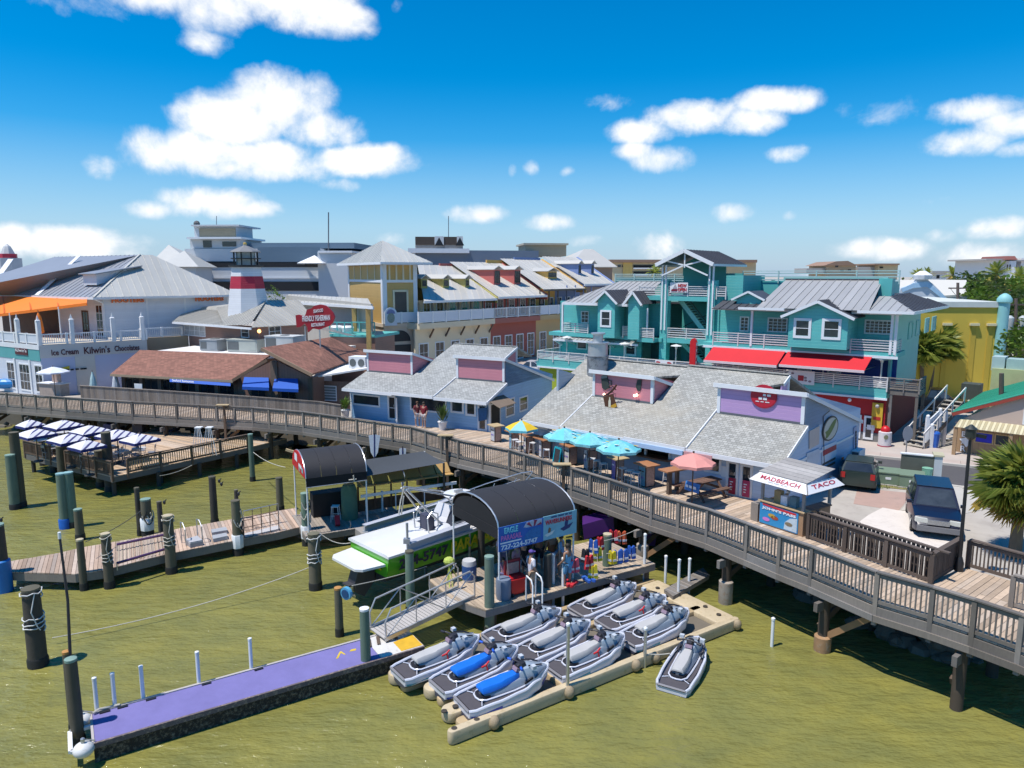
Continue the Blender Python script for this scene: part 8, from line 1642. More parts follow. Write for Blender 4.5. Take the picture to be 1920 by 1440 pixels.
MB().prism([kp(.1,.86),kp(.95,.78),kp(.95,.9),kp(.08,.93)],-KK.b*.004).build('red_band',M('poster_red',(.5,.03,.04),.5,.3,9),o);text("JOHN'S PASS",kp(.08,.68,-.04),KK.d,UPV,KLn*.78,hp_*.14,WT,o,bold=.03,th=.01)
MB().prism([kp(.66,.1),kp(.98,.1),kp(.98,.7),kp(.8,.62),kp(.68,.4)],-KK.b*.003).build('print',M('poster_pale',(.45,.55,.62),.5,.3,8),o)
for x,y,c in((.34,.5,M('print_gold',(.5,.33,.05),.5,.6,18)),(.42,.44,M('print_rust',(.35,.06,.02),.5,.5,18)),(.78,.36,M('print_brown',(.2,.16,.1),.5,.8,22)),(.2,.28,MG)):MB().prism(ellipse(kp(x,y,-.041),KK.d,UPV,.17,.08,10),-KK.b*.003).build('print',c,o)
for s_,w_ in((.06,.06),(KLn-.06,.06),(.06,KDp),(KLn-.06,KDp)):MB().fbox(KK,s_-.05,s_+.05,w_-.05,w_+.05,zc_,zv1+.02).build('post',KG,ks)
st,*_=strips([KK(-.1,-.05,zv1+.05),KK(KLn+.1,-.05,zv1+.05),KK(KLn+.1,KDp,zv1+.35),KK(-.1,KDp,zv1+.35)],KK.d,.32,.02);pieces(st,.03,'roof_board',KG,ks)
ov=.32
for(a,b,c,d,txt)in((KK(-.05,0,zv1),KK(KLn+.05,0,zv1),KK(KLn+ov,-ov,zv0),KK(-ov,-ov,zv0),'MADBEACH'),(KK(KLn+.05,0,zv1),KK(KLn+.05,KDp,zv1),KK(KLn+ov,KDp+ov,zv0),KK(KLn+ov,-ov,zv0),'TACO')):
 xd=(b-a).normalized();yd=((a+b)/2-(c+d)/2).normalized();nn=xd.cross(yd).normalized();bo=MB().prism([d,c,b,a],nn*.03).build('sign_board',M('board_white',(.74,.73,.73),.5,.04),ks);L_=(b-a).length;H_=((a+b)/2-(c+d)/2).length
 text(txt,d+xd*((c-d).length*.5-L_*.42)+yd*H_*.35+nn*.035,xd,yd,L_*.84,H_*.42,M('letter_crimson',(.42,.03,.06),.5),bo,bold=.015,th=.01)
 if txt[0]=='M':bars(d+xd*L_*.4+yd*H_*.18+nn*.035,xd,yd,L_*.45,H_*.08,M('print_greyl',(.4,.4,.42),.5),bo,4,2)
 for p,q in((a,d),(b,c)):MB().bar(p,q,.05,.05).build('corner_batten',KG,ks)
for s_,c,h in((.55,(.3,.22,.1),.5),(.85,(.7,.7,.75),.35),(1.25,(.1,.2,.24),.42)):tag(MB().fbox(KK,s_,s_+.28,.12,.35,zc_+.05,zc_+.05+h).build('counter_display',M('disp_%d'%int(s_*100),c,.6,.4,8)),{.55:'brown bottle rack',.85:'white notice holder',1.25:'dark teal display'}[s_]+' standing on the kiosk counter','display')
tag(MB().fbox(KK,-.42,-.08,.0,.5,DZ,DZ+.75).build('timber_bin',GREYW),'square timber bin at the left end of the beach kiosk','bin')
WTOP=M('table_top_red',(.36,.16,.07),.6,.15,3);TTAN=M('table_top_tan',(.46,.34,.18),.6,.15,3)
PST=[M('poster_mix_%d'%i,c,.5,.55,9+i)for i,c in enumerate([(.5,.52,.55),(.15,.35,.45),(.2,.16,.45),(.4,.28,.24),(.55,.55,.52)])]
def poster_table(u,v,w,d,h,label,pm,top=WTOP,topw=1.35,cat='table'):
 p=at(u,v,DZ);D=ddir(u,v);F=Fr(p,math.degrees(math.atan2(D.y,D.x)))
 o=thing('poster_table',label,cat,tuple(p),'poster wrapped bar tables');e=.012
 MB().fbox(F,-w/2,w/2,0,d,DZ,DZ+h).build('pedestal',M('table_frame',(.05,.035,.03),.6),o)
 MB().fbox(F,-w/2+.04,w/2-.04,-e,-.001,DZ+.06,DZ+h-.05).build('front_poster',pm,o);MB().fbox(F,w/2+.001,w/2+e,.04,d-.04,DZ+.06,DZ+h-.05).build('side_poster',PST[3],o)
 bars(F(-w/2+.08,-e,DZ+h*.7),F.d,UPV,w-.16,.07,BLACK if pm is not PST[2]else WT,o,2,int(u));bars(F(-w/2+.08,-e,DZ+h*.4),F.d,UPV,w-.16,.09,PST[2],o,2,int(u)+1)
 MB().fbox(F,-w*topw/2-.12,w*topw/2+.12,-.14,d+.14,DZ+h,DZ+h+.05).build('top',top,o);return F
for a in[(924,828,.5,.45,.95,'poster wrapped bar table with orange top, furthest left by the blue shop',PST[0],TTAN),(957,842,.28,.5,1.0,'left poster leg table under the yellow and aqua umbrella',PST[1],WTOP,2.6),(984,850,.3,.5,1.0,'right poster leg table under the yellow and aqua umbrella',PST[4],WTOP,2.2),(1013,858,.3,.6,1.02,'poster table with reddish top left of the teal chalkboard',PST[0],WTOP,3.0),(1062,871,.55,.5,1.0,'white poster cabinet just behind the teal chalkboard',PST[4],WTOP),(1098,880,.35,.6,1.08,'dark topped poster table under the middle aqua umbrella',PST[0],M('table_top_dark',(.04,.04,.05),.5),2.4),(1150,901,.36,.5,1.08,'table with violet poster and tan top under the right aqua umbrella',PST[2],TTAN,1.6),(1203,912,.55,.55,1.02,'poster box table with orange brown top at the end of the stools',PST[1],WTOP)]:poster_table(*a)
ht=thing('high_table','orange brown high timber table between the poster box and the picnic table','table',tuple(at(1263,925,DZ)));p=at(1263,926,DZ);D=ddir(1263,926);F=Fr(p,30)
MB().fbox(F,-.5,.75,-.1,.55,DZ+1.05,DZ+1.11).build('top',WTOP,ht);MB().fbox(F,-.3,-.12,0,.16,DZ,DZ+1.05).build('leg',BROWNW,ht);MB().fbox(F,.45,.6,.3,.45,DZ,DZ+1.05).build('leg',BROWNW,ht)
AQ=M('aqua_canvas',(.13,.50,.58),.8,.28,2.6);AQ2=M('aqua_print',(.20,.52,.56),.8,.6,7);PKC=M('pink_canvas',(.66,.27,.23),.8,.1,2);YLC=M('yellow_canvas',(.70,.46,.02),.8,.1,3)
for(u,v,r,lab,cm,um,alt,n,tag_)in((978,800,30,'yellow and aqua panelled umbrella by the blue shop corner',YLC,AQ,[M('aqua_pale',(.25,.52,.52),.8,.1,3)],6,'m'),(1058,815,37,'left one of the three overlapping aqua umbrellas',AQ,AQ2,[AQ2],8,'a'),(1106,824,36,'middle one of the three overlapping aqua umbrellas',AQ,AQ2,[AQ2],8,'a'),(1160,838,40,'right one of the three overlapping aqua umbrellas',AQ,AQ2,[AQ2],8,'a'),(1300,864,40,'single pink umbrella beside the picnic table',PKC,PKC,None,8,'m')):
 p=at(u,v,DZ+2.02);o=umbrella('market_umbrella',lab,p,r/FPX*p.y*1.08,DZ+1.95,.42,n,cm,um,DZ,'boardwalk umbrellas',.3,.12,alt=alt)
 if tag_=='a':
  R_=random.Random(u);rr=r/FPX*p.y
  for k in range(7):
   a=R_.uniform(0,6.3);f=R_.uniform(.45,.85);c=V3((p.x+math.cos(a)*rr*f,p.y+math.sin(a)*rr*f,DZ+1.95+.42*(1-f)*1.0+.09));MB().poly(ellipse(c,V3((1,0,-.2)),V3((0,1,0)),.13,.07,8)).build('print',WT if k%3 else YLC,o)
st0=chair_proto('tall_stool','backless white metal stool',.74,False,M('stool_white',(.6,.6,.6),.4),None,.34)
for i,(u,v,lab)in enumerate(((1012+12,868,'white stool left of the teal chalkboard'),(966,848,'white stool between the two poster legs under the yellow and aqua umbrella'),(974,852,'second white stool under the yellow and aqua umbrella'),(1000,854,'white stool right of the yellow and aqua umbrella tables'),(1109,886,'leftmost white stool at the dark topped table'),(1119,890,'middle white stool at the dark topped table'),(1131,896,'right white stool, beside the violet poster'),(1166,905,'leftmost white stool right of the violet poster'),(1180,910,'middle white stool right of the violet poster'),(1192,914,'white stool beside the poster box with orange top'),(1250,908,'pale stool at the orange brown high table'))):
 p=at(u,v,DZ)
 if i==0:st0 .location=p;st0['label']=lab;st0['group']='white bar stools'
 else:dup(st0,p,.3*i,lab,'white bar stools')
af=thing('chalkboard_sign','teal framed black A-frame chalkboard on the boardwalk','sign',tuple(at(1041,876,DZ)));p=at(1041,877,DZ);D=ddir(1041,876);F=Fr(p,math.degrees(math.atan2(D.y,D.x)))
TQ=M('frame_turquoise',(.01,.36,.46),.5,.1,4)
for w0_,w1_ in((0,.18),(.36,.2)):
 m=MB();A,B,C,E_=F(-.28,w0_,DZ),F(.28,w0_,DZ),F(.28,w1_,DZ+1.02),F(-.28,w1_,DZ+1.02);m.bar(A,E_,.07,.04).bar(B,C,.07,.04).bar(E_,C,.05,.1).bar(A.lerp(E_,.12),B.lerp(C,.12),.05,.18);m.build('frame',TQ,af);MB().prism([A.lerp(E_,.2).lerp(B.lerp(C,.2),.1),A.lerp(E_,.2).lerp(B.lerp(C,.2),.9),E_.lerp(A,.06).lerp(C.lerp(B,.06),.9),E_.lerp(A,.06).lerp(C.lerp(B,.06),.1)],F.b*.012).build('slate',M('slate',(.03,.03,.035),.8),af)
pt=thing('picnic_table','brown weathered picnic table with benches beside the pink umbrella','table',tuple(at(1318,935,DZ)));p=at(1316,930,DZ);F=Fr(p,33);PWD=M('picnic_brown',(.15,.085,.06),.75,.25,3,rnd=.15)
for k in range(4):MB().fbox(F,-.95,.95,-.3+k*.17,-.3+k*.17+.155,DZ+.68,DZ+.72).build('plank',PWD,pt)
for w_ in(-.85,.72):
 for k in range(2):MB().fbox(F,-.95,.95,w_+k*.15,w_+k*.15+.135,DZ+.40,DZ+.44).build('plank',PWD,pt)
for s_ in(-.7,.7):MB().bar(F(s_,-.25,DZ+.68),F(s_,-.78,DZ),.05,.1).build('leg',PWD,pt);MB().bar(F(s_,.3,DZ+.68),F(s_,.85,DZ),.05,.1).build('leg',PWD,pt);MB().bar(F(s_+.06,-.85,DZ+.36),F(s_+.06,1.0,DZ+.36),.05,.1).build('bench_beam',PWD,pt)
bs=thing('blue_notice','small blue notice board with white print leaning on the picnic table end','sign',tuple(F(-1.1,-.3,DZ+.4)));MB().prism([F(-1.0,-.72,DZ+.46),F(-1.0,.1,DZ+.46),F(-.92,.1,DZ+.85),F(-.92,-.72,DZ+.85)],F.d*-.03).build('board',M('notice_blue',(.05,.2,.5),.5,.2,6),bs);bars(F(-1.03,.02,DZ+.6),-F.b,UPV,.66,.12,WT,bs,3,3)
POTW=M('pot_white',(.68,.68,.68),.5,.06);LEAF=leafm('plant_leaf',(.05,.14,.02),(.22,.30,.04));LEAFD=leafm('tree_leaf',(.035,.085,.02),(.13,.19,.04));PALML=leafm('palm_leaf',(.16,.24,.035),(.46,.46,.10),trans=.35);PALMY=leafm('palm_dry',(.42,.32,.06),(.58,.40,.10))
for(u,v,lab,hh)in((648,783,'potted yellow green plant at the left end of the blue shop',1.1),(830,806,'white pot with dark upright plant between the blue shop windows',1.3)):
 p=at(u,v,DZ);o=thing('potted_plant',lab,'plant',tuple(p),'potted plants by the blue shop');MB().lathe([(.2,0),(.3,.5),(.33,.52),(.33,.56),(.27,.56)],p,12).build('pot',POTW,o,True);R_=random.Random(u);m=MB()
 for k in range(110):
  a=R_.uniform(0,6.3);r=R_.uniform(.05,.4);b=p+V3((math.cos(a)*r*.4,math.sin(a)*r*.4,.55+R_.random()*hh*.4));t_=b+V3((math.cos(a)*r,math.sin(a)*r,hh*R_.uniform(.15,.6)));s_=V3((-math.sin(a),math.cos(a),0))*.05;m.add([b,(b+t_)/2+s_,t_,(b+t_)/2-s_],[(0,1,2,3)])
 m.build('foliage',LEAF if u<700 else LEAFD,o)
for(u,v,lab)in((424,785,'T shaped timber cleaning stand at the left part of the walk railing'),(838,852,'T shaped timber stand near the bend of the walk railing'),(1055,912,'T shaped timber stand below the teal chalkboard')):
 q=min(OUT,key=lambda k:(px(k)[0]-u)**2);d_=[along(OUT,dO,k*.2)for k in range(int(dO[-1]/.2))];p=min(d_,key=lambda k:abs(px(k)[0]-u));nn=nrm_at(dO[d_.index(p)]if False else 5);p=p-(CAM_N:=V3((p.x*.2,p.y,0)).normalized())*.3
 o=thing('timber_stand',lab,'stand',tuple(p),'timber stands on the walk railing');MB().box(p.x-.07,p.x+.07,p.y-.07,p.y+.07,.6,DZ+1.15).build('post',BROWNW,o);MB().box(p.x-.5,p.x+.35,p.y-.2,p.y+.2,DZ+1.15,DZ+1.2).build('shelf',TTAN,o);MB().bar((p.x,p.y,DZ+.85),(p.x+.3,p.y,DZ+1.14),.05,.06).build('bracket',BROWNW,o)
tag(MB().fbox(R,R.px(258,740,-.9)[0],R.px(272,740,-.9)[0],-1.15,-1.1,DZ+.5,DZ+1.45).build('white_notice',WHITE),'white notice board in front of the plank fence','sign')
bo=thing('booth','small stall counter with posters beneath the white umbrella by the ice cream shop','stall',tuple(at(100,745,DZ)));p=at(88,742,DZ);F=Fr(p,-20);MB().fbox(F,-.8,1.6,0,.8,DZ,DZ+1.0).build('counter',M('booth_beige',(.45,.36,.3),.7,.3,4),bo);MB().fbox(F,-.9,1.7,-.1,.9,DZ+1.0,DZ+1.06).build('top',TRIM,bo);MB().fbox(F,.1,1.1,.5,.55,DZ+1.1,DZ+1.9).build('poster',PST[3],bo)
umbrella('white_umbrella','single white umbrella over the stall by the ice cream shop',at(100,697,DZ+2.1),1.2,DZ+2.1,.42,8,M('canvas_white',(.66,.69,.76),.8,.06),MATS['canvas_white'],DZ,'boardwalk umbrellas',0,.1)
for(u,lab)in((177,'closed pale green umbrella against the lavender wall'),(219,'closed white umbrella at the corner of the brown restaurant')):p=at(u,745,DZ);o=thing('folded_umbrella',lab,'umbrella',tuple(p),'folded umbrellas');MB().lathe([(.05,DZ+.5),(.34,DZ+.6),(.2,DZ+1.5),(.04,DZ+2.1)],(p.x,p.y,0),9).build('canopy',M('fold_%d'%u,(.4,.55,.55)if u<200 else(.6,.62,.65),.8,.3,5),o);MB().tube([(p.x,p.y,DZ),(p.x,p.y,DZ+2.2)],.03,6).build('pole',BROWNW,o)
tag(MB().ball(at(8,728,DZ)+UPV*.4,(1.3,.5,.45),12,6).build('kayak',M('kayak_blue',(.02,.2,.5),.4)),'bright blue kayak at the left edge beside the white doors','kayak')
kt=thing('hanging_shirt','blue shirts hanging beside the right door of the blue shop','clothing',tuple(tp(F1,903,785,-.2)));q=[tp(F1,*k,-.25)for k in((896,766),(913,764),(912,787),(897,790))];MB().prism(q,F1 .b*.06).build('shirt',M('shirt_blue',(.03,.1,.22),.9,.4,6),kt);MB().tube([q[0].lerp(q[1],.5),q[0].lerp(q[1],.5)+UPV*.3,tp(F1,905,760,.0)],.015,5).build('hanger',BLACK,kt)
#  PEOPLE
def skin_mesh(pts,edges,rad,name,sub=1):
 me=bpy.data.meshes.new(name);me.from_pydata([tuple(p)for p in pts],edges,[]);ob=bpy.data.objects.new(name,me);COL.objects.link(ob)
 ob.modifiers.new('s','SKIN');ob.modifiers.new('u','SUBSURF').levels=sub;sv=me.skin_vertices[0].data
 for i,r in enumerate(rad):sv[i].radius=(r,r)
 sv[0].use_root=True
 dg=bpy.context.evaluated_depsgraph_get();dg.update();m2=bpy.data.meshes.new_from_object(ob.evaluated_get(dg));bpy.data.objects.remove(ob);bpy.data.meshes.remove(me)
 m2 .polygons.foreach_set('use_smooth',[True]*len(m2 .polygons));return m2
SK=[M('skin_%d'%i,c,.55,.06,8)for i,c in enumerate([(.42,.24,.16),(.30,.16,.10),(.50,.31,.22)])]
def person(u,v,z,label,h=1.66,rz=0,sk=0,shirt=None,pants=(.1,.1,.12),hair=(.04,.025,.015),hat=None,long=False,sleeve=True,skirt=False,arm=.35,step=.12,dy=0):
 p=at(u,v,z);p.y+=dy;o=thing('person',label,'person',(0,0,0));k=h/1.75;S=SK[sk]
 hip,ch,nk,hd=V3((0,0,.92)),V3((0,.01,1.30)),V3((0,.02,1.50)),V3((0,-.01,1.62));P=[hip,V3((0,.01,1.10)),ch,nk,hd,V3((0,-.02,1.70))];E_=[(0,1),(1,2),(2,3),(3,4),(4,5)];Rd=[.135,.125,.135,.055,.085,.07];sh=[];lg=[]
 for sg in(-1,1):
  a=len(P);fw=arm if sg>0 else arm*.4;P+=[V3((sg*.19,.01,1.42)),V3((sg*.25,.02,1.15)),V3((sg*.24,-.22*fw-.04,.93)),V3((sg*.225,-.34*fw-.06,.83))];E_+=[(2,a),(a,a+1),(a+1,a+2),(a+2,a+3)];Rd+=[.062,.046,.036,.034];sh.append(a)
 for sg in(-1,1):
  a=len(P);P+=[V3((sg*.10,0,.86)),V3((sg*.11,-step*sg*.5,.48)),V3((sg*.115,-step*sg*.3,.08)),V3((sg*.125,-step*sg*.3-.13,.035))];E_+=[(0,a),(a,a+1),(a+1,a+2),(a+2,a+3)];Rd+=[.095,.062,.042,.036];lg.append(a)
 body=link('body',skin_mesh([q*k for q in P],E_,[r*k for r in Rd],'body',2),o);body.data.materials.append(S)
 def sub_(ids,grow,nm,mat):
  im={q:i for i,q in enumerate(ids)};ed=[(im[a],im[b])for a,b in E_ if a in im and b in im];g=link(nm,skin_mesh([P[q]*k for q in ids],ed,[(Rd[q]+grow)*k for q in ids],nm,2),o);g.data.materials.append(mat)
 if shirt:sub_([1,0,2]+sh+([sh[0]+1,sh[1]+1]if sleeve else[]),.022,'shirt',M('shirt_%d_%d'%(u,v),shirt,.85,.2,9))
 PM_=M('pants_%d_%d'%(u,v),pants,.85,.15,9);sub_([0]+lg+[lg[0]+1,lg[1]+1]+([lg[0]+2,lg[1]+2]if long else[]),.024,'trousers' if long else 'shorts',PM_)
 HM=M('hair_%d'%int(hair[0]*1000),hair,.7,.2,12);hc=hd*k+V3((0,.015,.045))*k
 if hat:MB().lathe([(.10*k,0),(.105*k,.05*k),(.06*k,.1*k),(.01,.11*k)],hc+V3((0,0,.015)),12).prism(ellipse(hc+V3((0,-.10*k,.02)),V3((1,0,0)),V3((0,1,0)),.08*k,.09*k,10),UPV*.012).build('cap',M('cap_%d'%u,hat,.8),o,True)
 MB().ball(hc,(.098*k,.105*k,.10*k),12,8).build('hair',HM,o,True)
 for sg in(-1,1):MB().ball(V3((sg*.035,-.088,1.635))*k,.012*k,6,4).build('eye',BLACK,o)
 MB().prism([V3((x,y,zz))*k for x,y,zz in((-.015,-.085,1.59),(.015,-.085,1.59),(0,-.115,1.60),(0,-.09,1.64))],V3((0,.01,0))).build('nose',S,o);MB().box(-.028*k,.028*k,-.093*k,-.08*k,1.555*k,1.565*k).build('mouth',M('lips',(.35,.12,.1),.6),o)
 for sg in(-1,1):
  b=V3((sg*.225,-.34*(arm if sg>0 else arm*.4)-.06,.83))*k
  for q in range(5):dd=V3((sg*(.02-.012*q)if q else-sg*.035,-.02-.004*q,-.075 if q else-.04))*k;MB().tube([b,b+dd*.6,b+dd+V3((0,-.015,-.012))*k],.0095*k,5).build('finger',S,o)
 o.location=(p.x,p.y,z);o.rotation_euler=(0,0,RAD(rz));return o
person(996,1112,BZ,'person in white t-shirt, khaki shorts and purple cap standing on the busy dock',1.6,120,0,(.66,.64,.68),(.36,.26,.18),hat=(.08,.05,.25),arm=.9)
person(968,1098,BZ,'person with long dark hair and pink print top behind the red cart',1.55,60,2,(.5,.25,.28),(.5,.5,.52),arm=.8,dy=.2)
person(984,1090,BZ,'person in black top turned away behind the white shirted one',1.58,150,0,(.012,.012,.016),(.03,.03,.04),hair=(.05,.03,.02),dy=.3)
person(944,1104,BZ,'child with dark hair and floral top behind the left banner pole',1.2,20,2,(.4,.22,.3),(.2,.2,.4),arm=.2)
person(943,1086,BZ,'person in lavender top at the left end of the canopy',1.6,10,0,(.42,.36,.5),(.12,.12,.2),dy=.6)
person(1011,1072,BZ,'bare chested person in dark shorts under the middle of the banner',1.68,170,1,None,(.02,.02,.03),dy=.2)
person(1000,1062,BZ,'person in red top deepest under the canopy',1.62,190,0,(.4,.05,.05),(.1,.07,.06),dy=.7)
person(1034,1076,BZ,'person in orange patterned vest and lilac striped trousers under the banner',1.7,200,1,(.22,.08,.03),(.46,.42,.55),long=True,sleeve=False,hair=(.03,.02,.015))
person(1063,1098,BZ,'tanned person holding a light blue towel near the right banner pole',1.62,230,1,(.15,.38,.55),(.12,.32,.5),hair=(.02,.015,.01),sleeve=False,arm=.7)
person(1053,1088,BZ,'person in blue top beside the towel holder',1.6,250,0,(.2,.4,.6),(.3,.25,.2),dy=.5)
person(783,799,DZ,'person in dark red top and white shorts outside the blue shop, left of a pair',1.66,30,0,(.16,.03,.035),(.55,.53,.55),hair=(.09,.04,.02));person(795,802,DZ,'person in maroon shirt and pale shorts outside the blue shop, right of a pair',1.72,-20,0,(.18,.012,.02),(.45,.4,.38))
rc=thing('red_cart','bright red wheeled tub cart with upright handle on the busy dock','cart',tuple(at(968,1112,BZ)));F=Fr(at(959,1122,BZ),31)
MB().loft([[F(s,w,BZ+z)for s,w in((k,k),(.66-k,k),(.66-k,.5-k),(k,.5-k))]for z,k in((.08,.06),(.1,.05),(.62,.0),(.66,-.02))]).build('tub',RED,rc);MB().fbox(F,0,.66,.48,.54,BZ+.6,BZ+1.2).build('back_panel',M('cart_back',(.3,.02,.03),.5,.3,6),rc);MB().fbox(F,.08,.58,.44,.475,BZ+.7,BZ+1.1).build('print',PST[3],rc)
for s_ in(.08,.58):MB().tube([F(s_-.03,.05,BZ+.07),F(s_+.03,.05,BZ+.07)],.07,10).build('wheel',BLACK,rc)
for(u,v,lab,c,h)in((944,1122,'grey plastic barrel beside the red cart',(.16,.2,.27),.75),(880,1088,'white drum with blue side panel at the head of the gangway',(.5,.5,.5),.8)):
 p=at(u,v,BZ);o=thing('barrel',lab,'barrel',tuple(p));MB().lathe([(.24,0),(.27,.1),(.27,h-.1),(.25,h),(.2,h)],p,14).build('drum',M('barrel_%d'%u,c,.5,.15,3),o,True)
 if u<900:MB().lathe([(.275,.1),(.275,.62)],p,14).build('blue_panel',M('panel_blue',(.02,.08,.25),.5,.4,8),o)
ld=thing('dock_ladder','pair of curved pale ladder rails at the edge of the busy dock','ladder',tuple(at(1002,1130,BZ)))
for u,v in((993,1132),(1011,1126)):p=at(u,v,BZ);MB().tube([p-UPV*1.3-V3((-.1,.2,0)),p-V3((-.1,.2,0))+UPV*.75,p-V3((-.05,.1,0))+UPV*.9,p+UPV*.95+V3((-.1,.15,0)),p+V3((-.12,.25,.75)),p+V3((-.12,.28,0))],.028,8).build('rail',PVC,ld,True)
nt_=thing('net_bundle','yellow green line bundle hanging behind the gangway','net',tuple(at(842,1060,1.2)));top_=aY(842,1052,at(850,1095,.9).y);R_=random.Random(8);MB().ball(top_,(.22,.2,.16),9,6).build('bundle',M('line_yellow',(.42,.5,.10),.9,.3,12,.5,40),nt_)
for k in range(9):MB().tube(hang(top_,at(845+R_.uniform(-10,26),1100+R_.uniform(-12,6),.95),R_.uniform(.0,.25)),.013,4).build('line',MATS['line_yellow'],nt_)
rail_=thing('vest_line','rope line strung between pilings for drying life vests','rope');VA,VB=aY(1105,1018,at(1105,1075,BZ).y),aY(1195,992,at(1195,1050,BZ).y);MB().tube(hang(VA,VB,.1),.012,5).build('line',ROPE,rail_);VC,VD=aY(1137,1038,at(1137,1070,BZ).y),aY(1195,1026,at(1195,1060,BZ).y);MB().tube(hang(VC,VD,.06),.012,5).build('line',ROPE,rail_)
vcol={'red':(.5,.02,.03),'blue':(.02,.1,.42),'yellow':(.62,.5,.02),'black':(.02,.02,.025),'pink':(.6,.08,.12),'orange':(.6,.1,.03)}
for i,(u,v,dv,c,lab)in enumerate([(1078,1063,32,'pink','pink and red life vest hung above the sunlit boards'),(1098,1045,45,'black','dark patterned life vest in the hanging cluster'),(1106,1056,36,'red','red striped life vest low in the hanging cluster'),(1112,1074,18,'yellow','bright yellow life vest hanging lowest in the cluster'),(1112,1026,52,'blue','blue and white life vest at the top of the cluster'),(1121,1042,36,'yellow','narrow yellow strapped vest right of the cluster'),(1104,1088,2,'blue','blue vest lying on the boards below the yellow one'),(1071,1096,2,'red','red vest lying on the dock edge near the white poles'),(1126,1022,50,'red','dark red vest left of the capped piling'),(1150,1008,50,'red','red vest on the line in the shade behind the capped piling'),(1166,1010,46,'orange','orange red vest with pale patch on the line in the shade'),(1158,1046,22,'blue','left blue vest on the lower line'),(1170,1044,22,'blue','middle blue vest on the lower line'),(1184,1038,26,'blue','right blue and white vest on the lower line'),(1148,1048,22,'yellow','small yellow vest at the left of the lower line')]):
 p=aY(u,v,at(u,v+dv,BZ).y);r_=random.Random(i);lay=dv<5
 if lay:p.z=BZ+.06
 o=thing('life_vest',lab,'life vest',tuple(p),'life vests');mt=M('vest_'+c,vcol[c],.7,.25,9);tr=M('vest_trim',(.55,.56,.58),.7,.3,9)
 for sg in(-1,1):
  q=[V3((sg*x,0,z))for x,z in((.02,.22),(.09,.3),(.15,.28),(.17,.05),(.2,-.22),(.03,-.24))];a=r_.uniform(-.6,.6);mtx=Matrix.Rotation(a,3,'Z')if not lay else Matrix.Rotation(a,3,'Z')@Matrix.Rotation(math.pi/2,3,'X')
  MB().prism([p+mtx@k for k in q],mtx@V3((0,.09,0))).build('panel',mt,o);MB().prism([p+mtx@(k+V3((0,-.012,0)))for k in(V3((sg*.03,0,-.04)),V3((sg*.185,0,-.02)),V3((sg*.19,0,-.1)),V3((sg*.03,0,-.12)))],mtx@V3((0,.012,0))).build('strap',tr if c!='black' else MATS['vest_red']if 'vest_red' in MATS else tr,o)
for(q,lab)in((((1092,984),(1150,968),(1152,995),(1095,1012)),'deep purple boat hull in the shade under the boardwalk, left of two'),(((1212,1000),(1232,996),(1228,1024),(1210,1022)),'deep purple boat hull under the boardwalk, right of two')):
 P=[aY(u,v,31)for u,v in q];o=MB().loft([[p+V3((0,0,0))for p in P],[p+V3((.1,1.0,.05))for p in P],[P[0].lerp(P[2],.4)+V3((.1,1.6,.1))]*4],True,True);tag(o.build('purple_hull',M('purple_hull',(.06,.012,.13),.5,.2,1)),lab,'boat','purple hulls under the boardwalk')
sr_=board_deck('slatted_ramp','small sloping slatted timber ramp between the brown pilings right of the tan dock','ramp',[at(1245,1105,.5),at(1262,1118,.5),at(1330,1078,.5),at(1318,1064,.5)],.5,125,GREYW,.12,.04,frame=.12)
